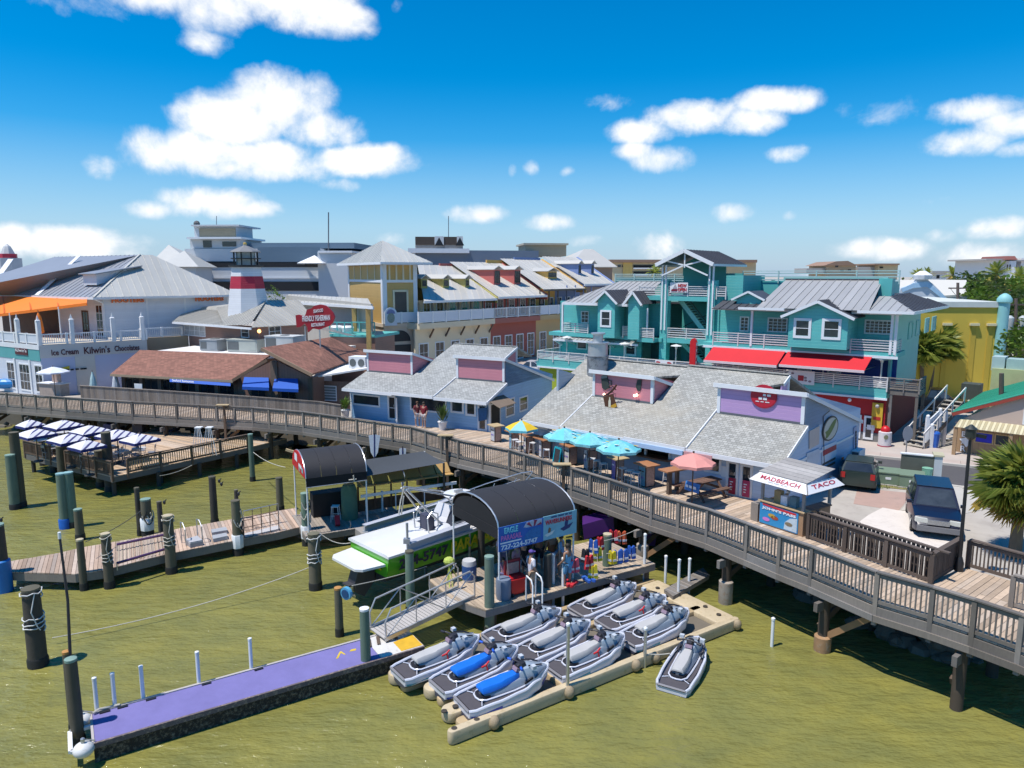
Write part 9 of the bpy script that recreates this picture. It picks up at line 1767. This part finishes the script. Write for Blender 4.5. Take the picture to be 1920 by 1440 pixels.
#  RIGHT SIDE: PARKING COURT, BARS, FAR BUILDINGS
def car(name,label,rear,front,col,L=4.3,W=1.75,H=1.55,kind='suv',z=GZ,glassm=None,group='parked vehicles'):
 o=thing(name,label,'car' if kind!='pickup' else 'pickup',(0,0,0),group);P=M('car_%d_%d_%d'%tuple(int(c*99)for c in col),col,.3,.06,3,coat=.35);h=W/2
 prof={'suv':[(-L/2,.45,.80),(-L/2+.05,.98,1.0),(L/2-1.25,.98,1.0),(L/2-.25,.82,.95),(L/2,.55,.82)],'sedan':[(-L/2,.5,.8),(-L/2+.1,.88,.97),(L/2-1.2,.86,1.0),(L/2-.2,.7,.93),(L/2,.5,.8)]}['suv' if kind!='sedan' else 'sedan']
 sec=lambda x,zt,f:[V3((x,-h*f,.28)),V3((x,-h*f,zt*.72)),V3((x,-h*f*.95,zt*.96)),V3((x,-h*f*.8,zt)),V3((x,h*f*.8,zt)),V3((x,h*f*.95,zt*.96)),V3((x,h*f,zt*.72)),V3((x,h*f,.28))]
 MB().loft([sec(*q)for q in prof]).build('body',P,o,True);b0,b1,t0,t1={'suv':(-L/2+.1,L/2-1.2,-L/2+.35,L/2-2.0),'sedan':(-L/2+.5,L/2-1.2,-L/2+1.1,L/2-1.9),'pickup':(-L/2+1.7,L/2-1.2,-L/2+1.9,L/2-1.9)}[kind];zb=prof[2][1]-.02
 q=lambda x,f,zz:[V3((x,-h*f,zz)),V3((x,h*f,zz))]
 B=[V3((b0,-h*.92,zb)),V3((b1,-h*.92,zb)),V3((b1,h*.92,zb)),V3((b0,h*.92,zb))];Tt=[V3((t0,-h*.74,H-.04)),V3((t1,-h*.74,H-.04)),V3((t1,h*.74,H-.04)),V3((t0,h*.74,H-.04))]
 cab=MB().loft([B,Tt]).build('cabin',P,o);G=glassm or glass('car_glass',(.03,.035,.04),.04);cen=sum(B+Tt,V3((0,0,0)))/8
 for i,j in((0,1),(1,2),(2,3),(3,0)):
  a,b,c,d=B[i],B[j],Tt[j],Tt[i];ce=(a+b+c+d)/4;n=(b-a).cross(d-a).normalized();n=n if n.dot(ce-cen)>0 else-n
  parts_=[(0,1)]if i%2 else[(0,.48),(.52,1)]
  for f0,f1 in parts_:
   g=[a.lerp(b,f0),a.lerp(b,f1),d.lerp(c,f1),d.lerp(c,f0)];gc=sum(g,V3((0,0,0)))/4;MB().prism([gc+(k-gc)*.88+n*.012 for k in g],n*-.02).build('window',G,o)
 MB().prism([V3((k.x,k.y*.98,H-.03))for k in Tt],UPV*.035).build('roof',P,o)
 for sx in(-L/2+.8,L/2-.85):
  for sy in(-1,1):w_=MB().tube([V3((sx,sy*(h-.2),.32)),V3((sx,sy*(h+.01),.32))],.32,16).build('wheel',BLACK,o);MB().tube([V3((sx,sy*(h+.012),.32)),V3((sx,sy*(h+.02),.32))],.19,10).build('rim',ALU,w_)
 for sy in(-1,1):MB().hex((L/2-.12,sy*h*.66,.70),(.06,-sy*.02,0),(.03,.2,0),(0,0,.085)).build('headlight',M('lamp_clear',(.62,.62,.55),.1),o);MB().hex((-L/2+.02,sy*h*.8,.78),(.04,0,0),(0,.1,0),(0,0,.13)).build('tail_light',M('tail_red',(.4,.01,.01),.2),o);MB().hex((b1-.25,sy*(h+.06),zb+.08),(.05,0,0),(0,.09,0),(0,0,.06)).build('mirror',P,o)
 MB().hex((L/2+.0,0,.68),(.03,0,0),(0,h*.42,0),(0,0,.09)).build('grille',M('grille_chrome',(.4,.41,.42),.25,.5,30,metal=.6),o);MB().hex((L/2+.02,0,.42),(.06,0,0),(0,h*.82,0),(0,0,.1)).build('bumper',M('bumper_grey',(.17,.17,.18),.5)if kind=='suv' else P,o)
 r,f=V3(rear),V3(front);c=(r+f)/2;o.location=(c.x,c.y,z);o.rotation_euler=(0,0,math.atan2(f.y-r.y,f.x-r.x));return o
fc=at(1757,1012,GZ);hd=V3((-.42,-.9,0));car('parked_suv','dark navy blue SUV parked nose out on the pale sand patch',fc-hd*4.1,fc,(.006,.009,.028),4.15,1.78,1.6)
p=at(1606,922,GZ);car('parked_car','dark green estate car parked behind the pale blue side wall',p,p+RN.b*3.6,(.02,.035,.03),3.7,1.6,1.4)
p=at(1725,765,GZ);car('black_pickup','black pickup truck half hidden behind the timber stair and palm trunks',p-RN.d*1.2,p+RN.d*3.2,(.01,.01,.012),4.6,1.8,1.6,'pickup');p=at(1722,735,GZ);car('white_car','white car behind the twin trunk palm near the yellow building',p,p+RN.d*3.8,(.62,.63,.64),3.9,1.65,1.35,'sedan')
p=at(972,700,GZ);car('red_and_white_car','white roofed dark red car on the plaza behind the blue shop',p,p+V3((3.6,-1.2,0)),(.55,.54,.55),3.8,1.65,1.4,'sedan');p=at(1003,664,GZ);car('grey_car','silver grey car by the far street next to the teal building',p,p+V3((2.5,3,0)),(.3,.3,.31),3.8,1.65,1.4,'sedan')
for k,(u,lab)in enumerate(((1642,'left one of the two green utility cabinets by the road'),(1686,'right one of the two green utility cabinets by the road'))):
 p=at(u,908+k*6,GZ);F=Fr(p,-25);o=thing('utility_cabinet',lab,'utility cabinet',tuple(p),'green utility cabinets');GC=M('cabinet_green',(.16,.22,.15),.6,.12,3);MB().fbox(F,0,1.05,0,.8,GZ,GZ+.6).build('case',GC,o);MB().prism([F(-.03,-.03,GZ+.6),F(1.08,-.03,GZ+.6),F(1.08,.83,GZ+.68),F(-.03,.83,GZ+.68)],UPV*.05).build('lid',GC,o);MB().fbox(F,.4,.65,-.012,-.001,GZ+.3,GZ+.42).build('label_plate',TRIM,o);MB().fbox(F,-.1,1.15,-.1,.9,GZ,GZ+.06).build('pad',CONC,o)
p=at(1693,905,GZ);F=Fr(p,-25);dw=thing('screen_wall','dark screen wall with pale end pier and bin behind the utility cabinets','wall',tuple(p));MB().fbox(F,-.1,1.35,.9,1.05,GZ,GZ+1.25).build('screen',M('screen_dark',(.1,.11,.09),.8,.2,4),dw);MB().fbox(F,1.35,1.7,.8,1.5,GZ,GZ+1.3).build('pier',M('pier_grey',(.42,.46,.48),.7),dw);MB().fbox(F,1.3,1.76,.75,1.55,GZ+1.3,GZ+1.38).build('pier_cap',M('pier_cap',(.45,.42,.28),.8),dw);MB().fbox(F,-.15,1.3,.86,1.1,GZ+1.25,GZ+1.31).build('coping',TRIM,dw);tag(MB().lathe([(.2,GZ),(.24,GZ+.7),(.25,GZ+.75)],F(1.05,.5,0),12).build('green_bin',M('bin_green',(.2,.42,.3),.5)),'pale green bin in front of the dark screen wall','bin')
ss=thing('street_sign','small oval street sign seen from behind on a grey pole by the road','sign',tuple(at(1697,862,GZ)));p=at(1697,868,GZ);MB().tube([p,p+UPV*2.1],.03,6).build('pole',STEEL,ss);MB().prism(ellipse(p+UPV*1.65-V3((0,.05,0)),V3((1,0,0)),UPV,.28,.42,16),V3((0,.02,0))).build('plate',M('sign_grey',(.3,.3,.32),.5),ss)
tc_=thing('litter_bin','white litter bin with red domed lid and round emblem on the pavement','bin',tuple(at(1658,836,GZ)));p=at(1658,836,GZ+.12);MB().lathe([(.3,0),(.36,.05),(.36,.85),(.3,.88)],p,16).build('drum',M('bin_white',(.62,.58,.58),.5),tc_,True);MB().lathe([(.38,0),(.38,.06)],p,16).build('base_ring',MAROON,tc_);MB().ball(p+UPV*.95,(.27,.27,.28),14,8).build('dome_lid',RED,tc_,True);MB().prism(ellipse(p+V3((-.12,-.37,.6)),V3((1,0,0)),UPV,.13,.14,12),V3((0,.02,0))).build('emblem',M('emblem_olive',(.22,.22,.12),.6),tc_)
lp=thing('lamp_post','tall black lamp post at the corner of the inner railing','lamp post',tuple(at(1797,1072,DZ)));p=at(1797,1070,DZ);tz=aY(1819,825,p.y);MB().tube([p,p.lerp(tz,.15),tz],[.1,.06,.05],10).build('pole',BLACK,lp,True);MB().lathe([(.14,0),(.14,.3),(.08,.5)],p,10).build('base',BLACK,lp,True);MB().lathe([(.06,0),(.16,.1),(.16,.35),(.2,.38),(.03,.52)],tz,10).build('lantern',M('lantern_black',(.03,.035,.03),.4),lp,True);MB().bar(tz+V3((.0,0,.2)),tz+V3((.5,0,.1)),.1,.12).build('speaker',BLACK,lp)
GB=Fr(at(1788,850,GZ),-42);gbar=thing('green_roof_bar','tan boarded bar with green metal roof and striped awning at the right edge','building',tuple(GB(0,0,GZ)));BRB=siding('tan_boards',(.34,.22,.12),.3,vertical=-42,groove=.7);PKW=M('bar_pink',(.50,.38,.31),.8,.1)
sB,zB_=GB.px(1793,790,0);zE2=GB.px(1793,793,0)[1]
MB().fbox(GB,0,9,.02,.2,GZ,zE2).build('front_wall',BRB,gbar);ap_=GB.px(1925,735,-.1);gl=GB.px(1786,776,-.1);MB().prism([GB(gl[0]+.1,.0,zE2),GB(9,.0,zE2),GB(9,0,ap_[1]+.4),GB(ap_[0],0,ap_[1])],GB.b*.2).build('gable_wall',PKW,gbar)
MB().bar(GB(gl[0],-.2,gl[1]),GB(ap_[0]+1,-.2,ap_[1]+.25),.08,.2).build('barge_board',M('barge_red',(.3,.05,.03),.6),gbar);seam_roof([GB(gl[0],-.25,gl[1]+.12),GB(ap_[0]+1,-.25,ap_[1]+.38),GB(ap_[0]+1,9,ap_[1]+.38),GB(gl[0],9,gl[1]+.12)],GB.d*-1+UPV*-.3,metal_roof('green_metal',(.06,.36,.24)),gbar,.5);MB().fbox(GB,.0,.2,.2,9,GZ,zE2-.1).build('side_wall',PKW,gbar)
a0,a1=GB.px(1800,784,0),GB.px(1796,800,-.9);st,*_=strips([GB(.2,-.0,a0[1]),GB(9,0,a0[1]),GB(9,-1.0,a1[1]),GB(.1,-1.0,a1[1])],-GB.b,.13,.01)
for i,pl_ in enumerate(st):MB().prism(pl_,UPV*-.02).build('awning_slat',M('awn_cream',(.60,.54,.36),.5,.06)if i%2 else M('awn_tan',(.42,.36,.22),.5,.06),gbar)
for s_ in(.15,2.75,5.5):MB().fbox(GB,s_-.09,s_+.09,-.95,-.8,GZ,a1[1]-.02).build('post',BRB,gbar)
for(s0,s1,mt)in((.95,1.85,M('screen_blue',(.015,.02,.45),.3,.4,5)),(1.9,2.7,GLASS),(3.3,4.6,GLASS)):window(GB,.02,s0,s1,GZ+.8,zE2-.35,gbar,fmat=TTAN,pmat=mt,nx=1,nz=1,fw=.05)
for k,ch_ in enumerate('BAR'):ftext(GB,-.01,ch_,.32,zE2-.75-k*.42,.26,.32,TRIM,gbar,bold=.02,name='bar_lettering')
MB().prism([GB(.22,-.01,GZ+.9),GB(.62,-.01,GZ+1.05),GB(.75,-.01,GZ+.7),GB(.6,-.01,GZ+.45)],-GB.b*.01).build('arrow',TRIM,gbar)
window(GB,-.0,3.1,5.2,zE2+.35,zE2+1.3,gbar,fmat=TRIM,pmat=M('louvre_white',(.6,.62,.64),.5),nx=1,nz=5,fw=.06)
wr=thing('white_ramp','white railed steps and gate beside the green roofed bar','stairs',tuple(at(1745,830,GZ)))
for k in range(7):q=at(1772,826-k*8,GZ);MB().hex((q.x,at(1772,826,GZ).y+k*.25,GZ+.12+k*.2),(.4,0,0),(0,.12,0),(0,0,.02)).build('step',TRIM,wr)
for(u,v,h)in((1735,842,1.9),(1744,843,1.4),(1757,838,2.2),(1768,836,2.0)):q=at(u,v,GZ);MB().box(q.x-.09,q.x+.09,q.y-.09,q.y+.09,GZ,GZ+h).ball(q+UPV*(h+.07),.11,8,5).build('post',TRIM,wr)
MB().bar(at(1735,842,GZ)+UPV*1.4,at(1757,838,GZ)+UPV*2.0,.08,.5).build('gate_panel',M('gate_white',(.58,.6,.62),.6),wr)
tag(MB().lathe([(.22,0),(.28,.9),(.3,.95),(.25,1.05)],at(1750,842,GZ),12).build('blue_bin',BLUE),'tall blue bin beside the white posts next to the bar','bin')
tq=thing('condenser_stack','stacked teal grey condenser units on a flat roof behind the green roofed bar','air conditioner',tuple(at(1875,760,GZ)))
for(u0,v0,u1,v1,c,nm)in((1858,670,1885,694,(.38,.48,.47),'unit'),(1885,676,1935,700,(.33,.45,.42),'unit'),(1852,696,1940,770,(.42,.44,.22),'wall')):gbox(u0,v0,u1,v1,10 if nm=='wall' else 10.2,3 if nm=='wall' else 1.2,M('cond_%d'%u0,c,.6,.2,2),nm,tq,GB)
gbox(1800,722,1838,748,12,1.2,M('cond_dark',(.06,.07,.06),.6,.3,2),'unit',tq,GB)
YF=Fr(at(1752,745,GZ),-8);yb_=thing('yellow_building','tall plain yellow building with teal corner column behind the palm','building',tuple(YF(0,0,GZ)));YW=M('yellow_stucco',(.60,.43,.06),.8,.07,.5,.1,8)
zy=YF.px(1800,576,0)[1];se_=YF.px(1870,650,0)[0];MB().fbox(YF,-3,se_,0,14,GZ,zy).build('wall',YW,yb_);MB().fbox(YF,-3,se_,-.12,14.1,zy,zy+.45).build('coping',M('coping_pale',(.58,.6,.55),.7),yb_)
c=YF(se_+.15,-.1,0);MB().lathe([(.42,GZ),(.42,zy+.35),(.55,zy+.45),(.55,zy+.7),(.35,zy+1.0),(.1,zy+1.15)],c,14).build('corner_column',M('column_teal',(.25,.52,.52),.6,.1),yb_,True)
for u in(1777,1828,1860):s_=YF.px(u,600,-.1)[0];MB().fbox(YF,s_-.35,s_+.35,-.25,-.01,zy-1.5,zy-1.3).build('wall_light',M('light_cream',(.7,.6,.35),.5),yb_);MB().fbox(YF,s_-.2,s_+.2,-.06,-.005,GZ,zy-1.5).build('pilaster',M('yellow_shade',(.52,.37,.05),.8,.07),yb_)
cg=thing('curved_gable_building','pale blue white building with curvy gable behind the teal and yellow ones','building',tuple(at(1760,600,GZ)));CG=Fr((46,82,0),-14)
o_=[tp(CG,*q,0)for q in((1680,560),(1690,540),(1712,533),(1722,522),(1722,512),(1735,512),(1738,524),(1750,533),(1765,548),(1772,556),(1790,575),(1810,590),(1690,590))];MB().prism(o_,CG.b*.8).build('gable_wall',M('gable_pale',(.52,.57,.62),.7,.08),cg)
bp_=[tp(CG,*q,-.02)for q in((1690,541),(1712,531),(1738,528),(1768,552),(1790,574),(1783,576),(1762,557),(1738,538),(1712,540),(1692,548))];MB().prism(bp_,-CG.b*.1).build('blue_band',M('band_sky',(.36,.55,.72),.6),cg);MB().lathe([(.9,tp(CG,1730,524,.4).z),(1.0,tp(CG,1730,516,.4).z),(.3,tp(CG,1730,508,.4).z)],CG(CG.px(1730,515,.4)[0],.4,0),10).build('finial',TRIM,cg)
for q in(((1674,525),(1725,525),(1735,560),(1678,562)),((1740,524),(1812,525),(1815,552),(1770,554))):MB().slab([tp(CG,*q[0],14),tp(CG,*q[1],14),tp(CG,*q[2],1),tp(CG,*q[3],1)],.2).build('roof',M('roof_cream',(.60,.57,.5),.7,.06),cg)
gbox(1672,556,1815,600,1.2,12,M('gable_side',(.5,.54,.58),.7),'wall',cg,CG)
def block(label,Y,ang,boxes,cat='building',name='apartment_block'):
 u0,v1,u1=boxes[0][0],boxes[0][3],boxes[0][2];F=Fr(aY(u0,520,Y),ang);o=thing(name,label,cat,tuple(F(0,0,GZ)))
 for(a,b,c,d,w,dep,mt,nm)in boxes:gbox(a,b,c,d,w,dep,mt,nm,o,F)
 return o,F
BG=[M('hotel_%d'%i,c,.8,.1,.2)for i,c in enumerate([srgb(214,190,150),srgb(196,170,140),srgb(225,222,220),srgb(150,120,100),srgb(170,165,160),srgb(120,70,60)])]
o,F=block('tan and ochre low hotel block with balconies behind the stair tower',190,4,[(1146,492,1245,540,0,14,BG[0],'wall'),(1144,487,1420,492,-1,16,BG[3],'roof'),(1245,490,1418,540,1,12,BG[0],'wall'),(1168,492,1186,520,-.4,.3,M('ochre_bay',srgb(225,185,105),.8),'bay')])
for u in(1158,1166):gbox(u,497,u+6,501,-.2,.15,GLASS,'window',o,F)
for v in(497,509):gbox(1188,v,1240,v+6,-.3,.2,DARK,'balcony',o,F);gbox(1188,v+5,1240,v+7.5,-.9,.3,BG[2],'balcony_front',o,F)
o,F=block('pale tan gabled apartment block on the skyline right of the teal roof',230,0,[(1547,497,1605,560,0,14,BG[1],'wall'),(1512,503,1548,512,1,10,BG[4],'low_wing'),(1605,500,1642,560,1,12,BG[4],'recess'),(1642,496,1684,560,-1,14,BG[0],'wall'),(1640,494,1687,497,-2,16,BG[3],'roof')])
MB().prism([tp(F,1545,498,-1),tp(F,1608,498,-1),tp(F,1590,489,-1),tp(F,1568,490,-1)],F.b*15).build('roof',BG[3],o)
for(u,v)in((1566,498),(1590,505),(1576,506),(1650,500)):gbox(u,v,u+6,v+3,-1.3,.2,DARK,'window',o,F)
o,F=block('large white villa with dark red roofs on the skyline at the right edge',170,0,[(1852,487,1885,570,0,14,BG[2],'wall'),(1849,485,1888,488,-.8,15,BG[4],'roof'),(1885,489,1906,575,-1.5,14,BG[2],'tower'),(1906,484,1940,575,0,14,BG[2],'wall'),(1904,487,1942,490,-.7,15,BG[4],'cornice')])
MB().prism([tp(F,1884,487,-1.8),tp(F,1908,487,-1.8),tp(F,1903,480,2),tp(F,1888,480,2)],F.b*9).build('red_roof',BG[5],o)
for u in(1888,1893):gbox(u,496,u+2.5,506,-1.7,.2,DARK,'window',o,F)
o,F=block('low white building with brown pyramid roof among the far palms',260,0,[(1752,512,1775,560,0,10,BG[2],'wall'),(1800,513,1828,560,1,10,BG[4],'wall'),(1748,508,1800,512,-1,12,BG[4],'roof'),(1822,510,1836,560,-1,8,BG[2],'tower')]);MB().prism([tp(F,1818,511,-2),tp(F,1841,511,-2),tp(F,1834,504,0),tp(F,1826,504,0)],F.b*8).build('brown_roof',BG[5],o)
for u in(1756,1806,1816):gbox(u,516,u+6,522,-.2,.15,DARK,'window',o,F)
o,F=block('low house with red tile roof among the trees at the right edge',120,-5,[(1880,545,1940,590,0,12,BG[0],'wall')],name='tiled_house');MB().slab([tp(F,1868,546,-1),tp(F,1945,548,-1),tp(F,1940,530,7),tp(F,1885,532,7)],.3).build('tile_roof',M('red_tile',(.32,.1,.06),.9,.2,.5),o)
UPM=wood('pole_timber',(.12,.085,.07));
for(u,vt,vb,lab)in((1796,530,722,'tall brown utility pole in front of the yellow building'),(1905,560,740,'dark utility pole with two grey transformers at the right edge'),(1878,700,800,'dark post rising beside the green roof')):
 b=at(u-2,vb+(0 if u!=1878 else 40),GZ);t_=aY(u,vt,b.y);o=thing('utility_pole',lab,'utility pole',(b.x,b.y,GZ),'utility poles');MB().tube([b,t_],[.16,.12],8).build('shaft',UPM,o,True)
 if u!=1878:MB().bar(t_-UPV*.5-V3((.8,0,0)),t_-UPV*.5+V3((.8,0,0)),.1,.12).build('cross_arm',UPM,o)
 if u==1905:
  for k in(-.55,.55):MB().lathe([(.3,-2.6),(.32,-2.5),(.32,-1.6),(.1,-1.4)],t_+V3((k,-.3,0)),12).build('transformer',M('transformer_grey',(.42,.45,.46),.5),o,True)
  pk_=t_
 elif u==1796:pa_=t_
for k in range(3):tag(MB().tube(hang(pa_+V3((-.7+.7*k,0,-.45-k*.5)),pk_+V3((-.7+.7*k,0,-.45-k*.5)),1.2),.02,4).build('power_line',BLACK),'thin %s power line sagging between the two utility poles'%('upper','middle','lower')[k],'cable','power lines')
#  PALMS, TREES
def fan_frond(seed,n=24,L=1.15,pet=.75,droop=.34):
 r=random.Random(seed);m=MB();m.bar((0,0,0),(pet,0,0),.03,.025)
 for k in range(n):
  a=RAD(-105+210*k/(n-1));l=L*r.uniform(.8,1.05)*(1-.18*abs(k/(n-1)-.5));d=V3((math.cos(a),math.sin(a),0));s=V3((-math.sin(a),math.cos(a),0))*.032;z=abs(math.sin(a))*-.06
  b=V3((pet,0,0));mid=b+d*l*.55+UPV*(z+.05);tip=b+d*l+UPV*(-droop*l*r.uniform(.5,1.1));m.add([b,mid-s,tip,mid+s],[(0,1,2),(0,2,3)])
 return m.mesh('frond',None)
def feather_frond(seed,L=2.6,n=26):
 r=random.Random(seed);m=MB();pts=[V3((L*t,0,.35*L*(t-1.25*t*t)))for t in[i/8 for i in range(9)]];m.tube(pts,[.03-.003*i for i in range(9)],4)
 for k in range(n):
  t=.12+.88*k/n;p=V3((L*t,0,.35*L*(t-1.25*t*t)))
  for sg in(-1,1):l=.62*math.sin(math.pi*(t*.85+.1))*r.uniform(.8,1.1);tip=p+V3((.35*l,sg*l,-.35*l));q=V3((.05,0,0));m.add([p-q,tip,p+q],[(0,1,2)])
 return m.mesh('frond',None)
FANS=[fan_frond(i)for i in range(4)];FEATH=[feather_frond(i)for i in range(3)];TRK=M('palm_trunk',(.16,.125,.085),.95,.3,3,.6,14);FMAT={}
def palm(label,p,h,R_,n,kind='fan',r=.17,lean=(0,0),dry=.15,seed=1,group='palms',trunks=((0,0,1),),name='palm_tree'):
 o=thing(name,label,'palm',tuple(p),group);rd=random.Random(seed)
 for(dx,dy,hs)in trunks:
  top=p+V3((lean[0]+dx*1.3,lean[1]+dy,h*hs));MB().tube([p+V3((dx,dy,0))*.6,(p+top)/2+V3((dx,dy,0))*.3,top],[r*1.15,r*.95,r],9).build('trunk',TRK,o,True)
  for k in range(int(n*(1 if len(trunks)==1 else.62))):
   az=rd.uniform(0,6.283);f=k/n;el=RAD(75-125*f+rd.uniform(-10,10));dr=f>.8 and rd.random()<dry*4;key=(kind,rd.randrange(len(FANS if kind=='fan' else FEATH)),dr)
   if key not in FMAT:
    me=(FANS if kind=='fan' else FEATH)[key[1]].copy();me.materials.append(PALMY if dr else PALML);FMAT[key]=me
   fr_=link('frond',FMAT[key],o);s=R_*rd.uniform(.85,1.1);fr_.location=top+V3((0,0,rd.uniform(-.2,.1)));fr_.rotation_euler=(rd.uniform(-.3,.3),-el,az);fr_.scale=(s,)*3
 return o
p=at(1902,1045,GZ);palm('big fan palm with yellowing fronds beside the lamp post at the right edge',p,aY(1905,915,p.y).z-GZ,.95,74,'fan',.2,dry=.3,seed=3)
p=at(1735,745,GZ);palm('twin trunked fan palm in front of the yellow building and black pickup',p,3.5,1.3,90,'fan',.16,dry=.2,seed=5,trunks=((-.45,0,1),(.55,.2,1.1)))
p=at(958,664,GZ);palm('small green palm in front of the salmon town house',p,3.2,.85,26,'feather',.12,seed=9,trunks=((-.4,0,.8),(.5,0,1)))
for(u,vt,Y,hh,s,lab)in((1723,516,200,10,.95,'far palm left of the far hotel roofs'),(1738,516,195,10,.95,'small far palm beside the white finial'),(1786,516,190,11,1.15,'far palm in front of the low white building'),(1867,513,110,11,.85,'tallest far palm in front of the white villa'),(1912,522,120,10,.85,'far palm at the right edge below the villa'),(1228,511,120,9,.6,'palm crown peeping over the teal roof left of the tower')):
 t_=aY(u,vt,Y);palm(lab,V3((t_.x,t_.y,GZ)),t_.z-GZ,s,30,'feather',.2,seed=u,group='far palms')
def tree(label,p,h,r,seed,n=700,mat=None,group='trees at the right',name='leafy_tree'):
 o=thing(name,label,'tree',tuple(p),group);rd=random.Random(seed);MB().tube([p,p+V3((.1,0,h*.5)),p+V3((0,.1,h*.75))],[.22,.16,.08],7).build('trunk',TRK,o,True)
 for k in range(4):a=rd.uniform(0,6.3);MB().tube([p+UPV*h*.4,p+V3((math.cos(a)*r*.5,math.sin(a)*r*.5,h*.75))],[.1,.04],5).build('limb',TRK,o)
 cl=[(V3((rd.gauss(0,.42)*r,rd.gauss(0,.42)*r,h*rd.uniform(.45,.98))),rd.uniform(.25,.5)*r)for _ in range(13)];m=MB()
 for _ in range(n):
  c,cr=rd.choice(cl);d=V3((rd.gauss(0,1),rd.gauss(0,1),rd.gauss(0,.8))).normalized()*cr*rd.uniform(.6,1);q=p+c+d;s=rd.uniform(.14,.3)*(r/3);a=V3((rd.gauss(0,1),rd.gauss(0,1),rd.gauss(0,.5))).normalized();b=a.cross(V3((rd.random(),rd.random(),1))).normalized();m.add([q-a*s,q+b*s*.7,q+a*s,q-b*s*.7],[(0,1,2,3)])
 m.build('crown',mat or LEAFD,o);return o
TL=['rounded dark tree right of the yellow building coping','tall loose tree behind the utility pole','yellow green tree below the tallest far palm','dense tree beneath the white villa','low spreading tree beside the teal column','olive tree in front of the red tile roof','pale green tree between column and dark pole','broad tree at the right edge','tree behind the cream roof end','bushy tree beside the far parking','dark tree at the foot of the villa','small round tree behind the yellow coping']
for i,(u,vb,vt,Y,r)in enumerate(((1835,600,540,80,3.2),(1822,590,520,105,4.2),(1862,610,548,85,3.6),(1895,600,525,115,4.6),(1885,640,570,70,2.8),(1860,590,535,130,5),(1905,640,585,62,2.6),(1925,610,545,95,4),(1815,570,528,140,5),(1915,700,615,55,2.4),(1885,575,520,150,5.5),(1845,585,530,120,4.6))):
 p=aY(u,vb,Y);p.z=GZ;tree(TL[i],p,max(aY(u,vt,Y).z-GZ,3),r,i+3,1100,LEAFD if i%3 else LEAF)
p=aY(515,580,96);p.z=GZ;tree('bright green treetop peeping out right of the lighthouse',p,aY(515,545,96).z-GZ,2.2,40,700,LEAF,'trees at the left');p=aY(745,680,68);p.z=GZ;tree('dark low bush in front of the arched tower base',p,2.8,1.7,41,500,LEAFD,'trees at the left','garden_bush')
m=MB();rd=random.Random(77)
for k in range(5200):
 Y=rd.uniform(170,420);u=rd.uniform(-250,2200);q=aY(u,512+rd.uniform(-2,6),Y);q.z=rd.uniform(2.5,11)*(.5+.5*math.sin(q.x*.07)**2);s=rd.uniform(.8,1.8);a=V3((rd.gauss(0,1),rd.gauss(0,1),rd.gauss(0,.5))).normalized();b=a.cross(V3((rd.random(),.2,1))).normalized();m.add([q-a*s,q+b*s*.7,q+a*s,q-b*s*.7],[(0,1,2,3)])
stuff(m.build('far_woods',LEAFD))
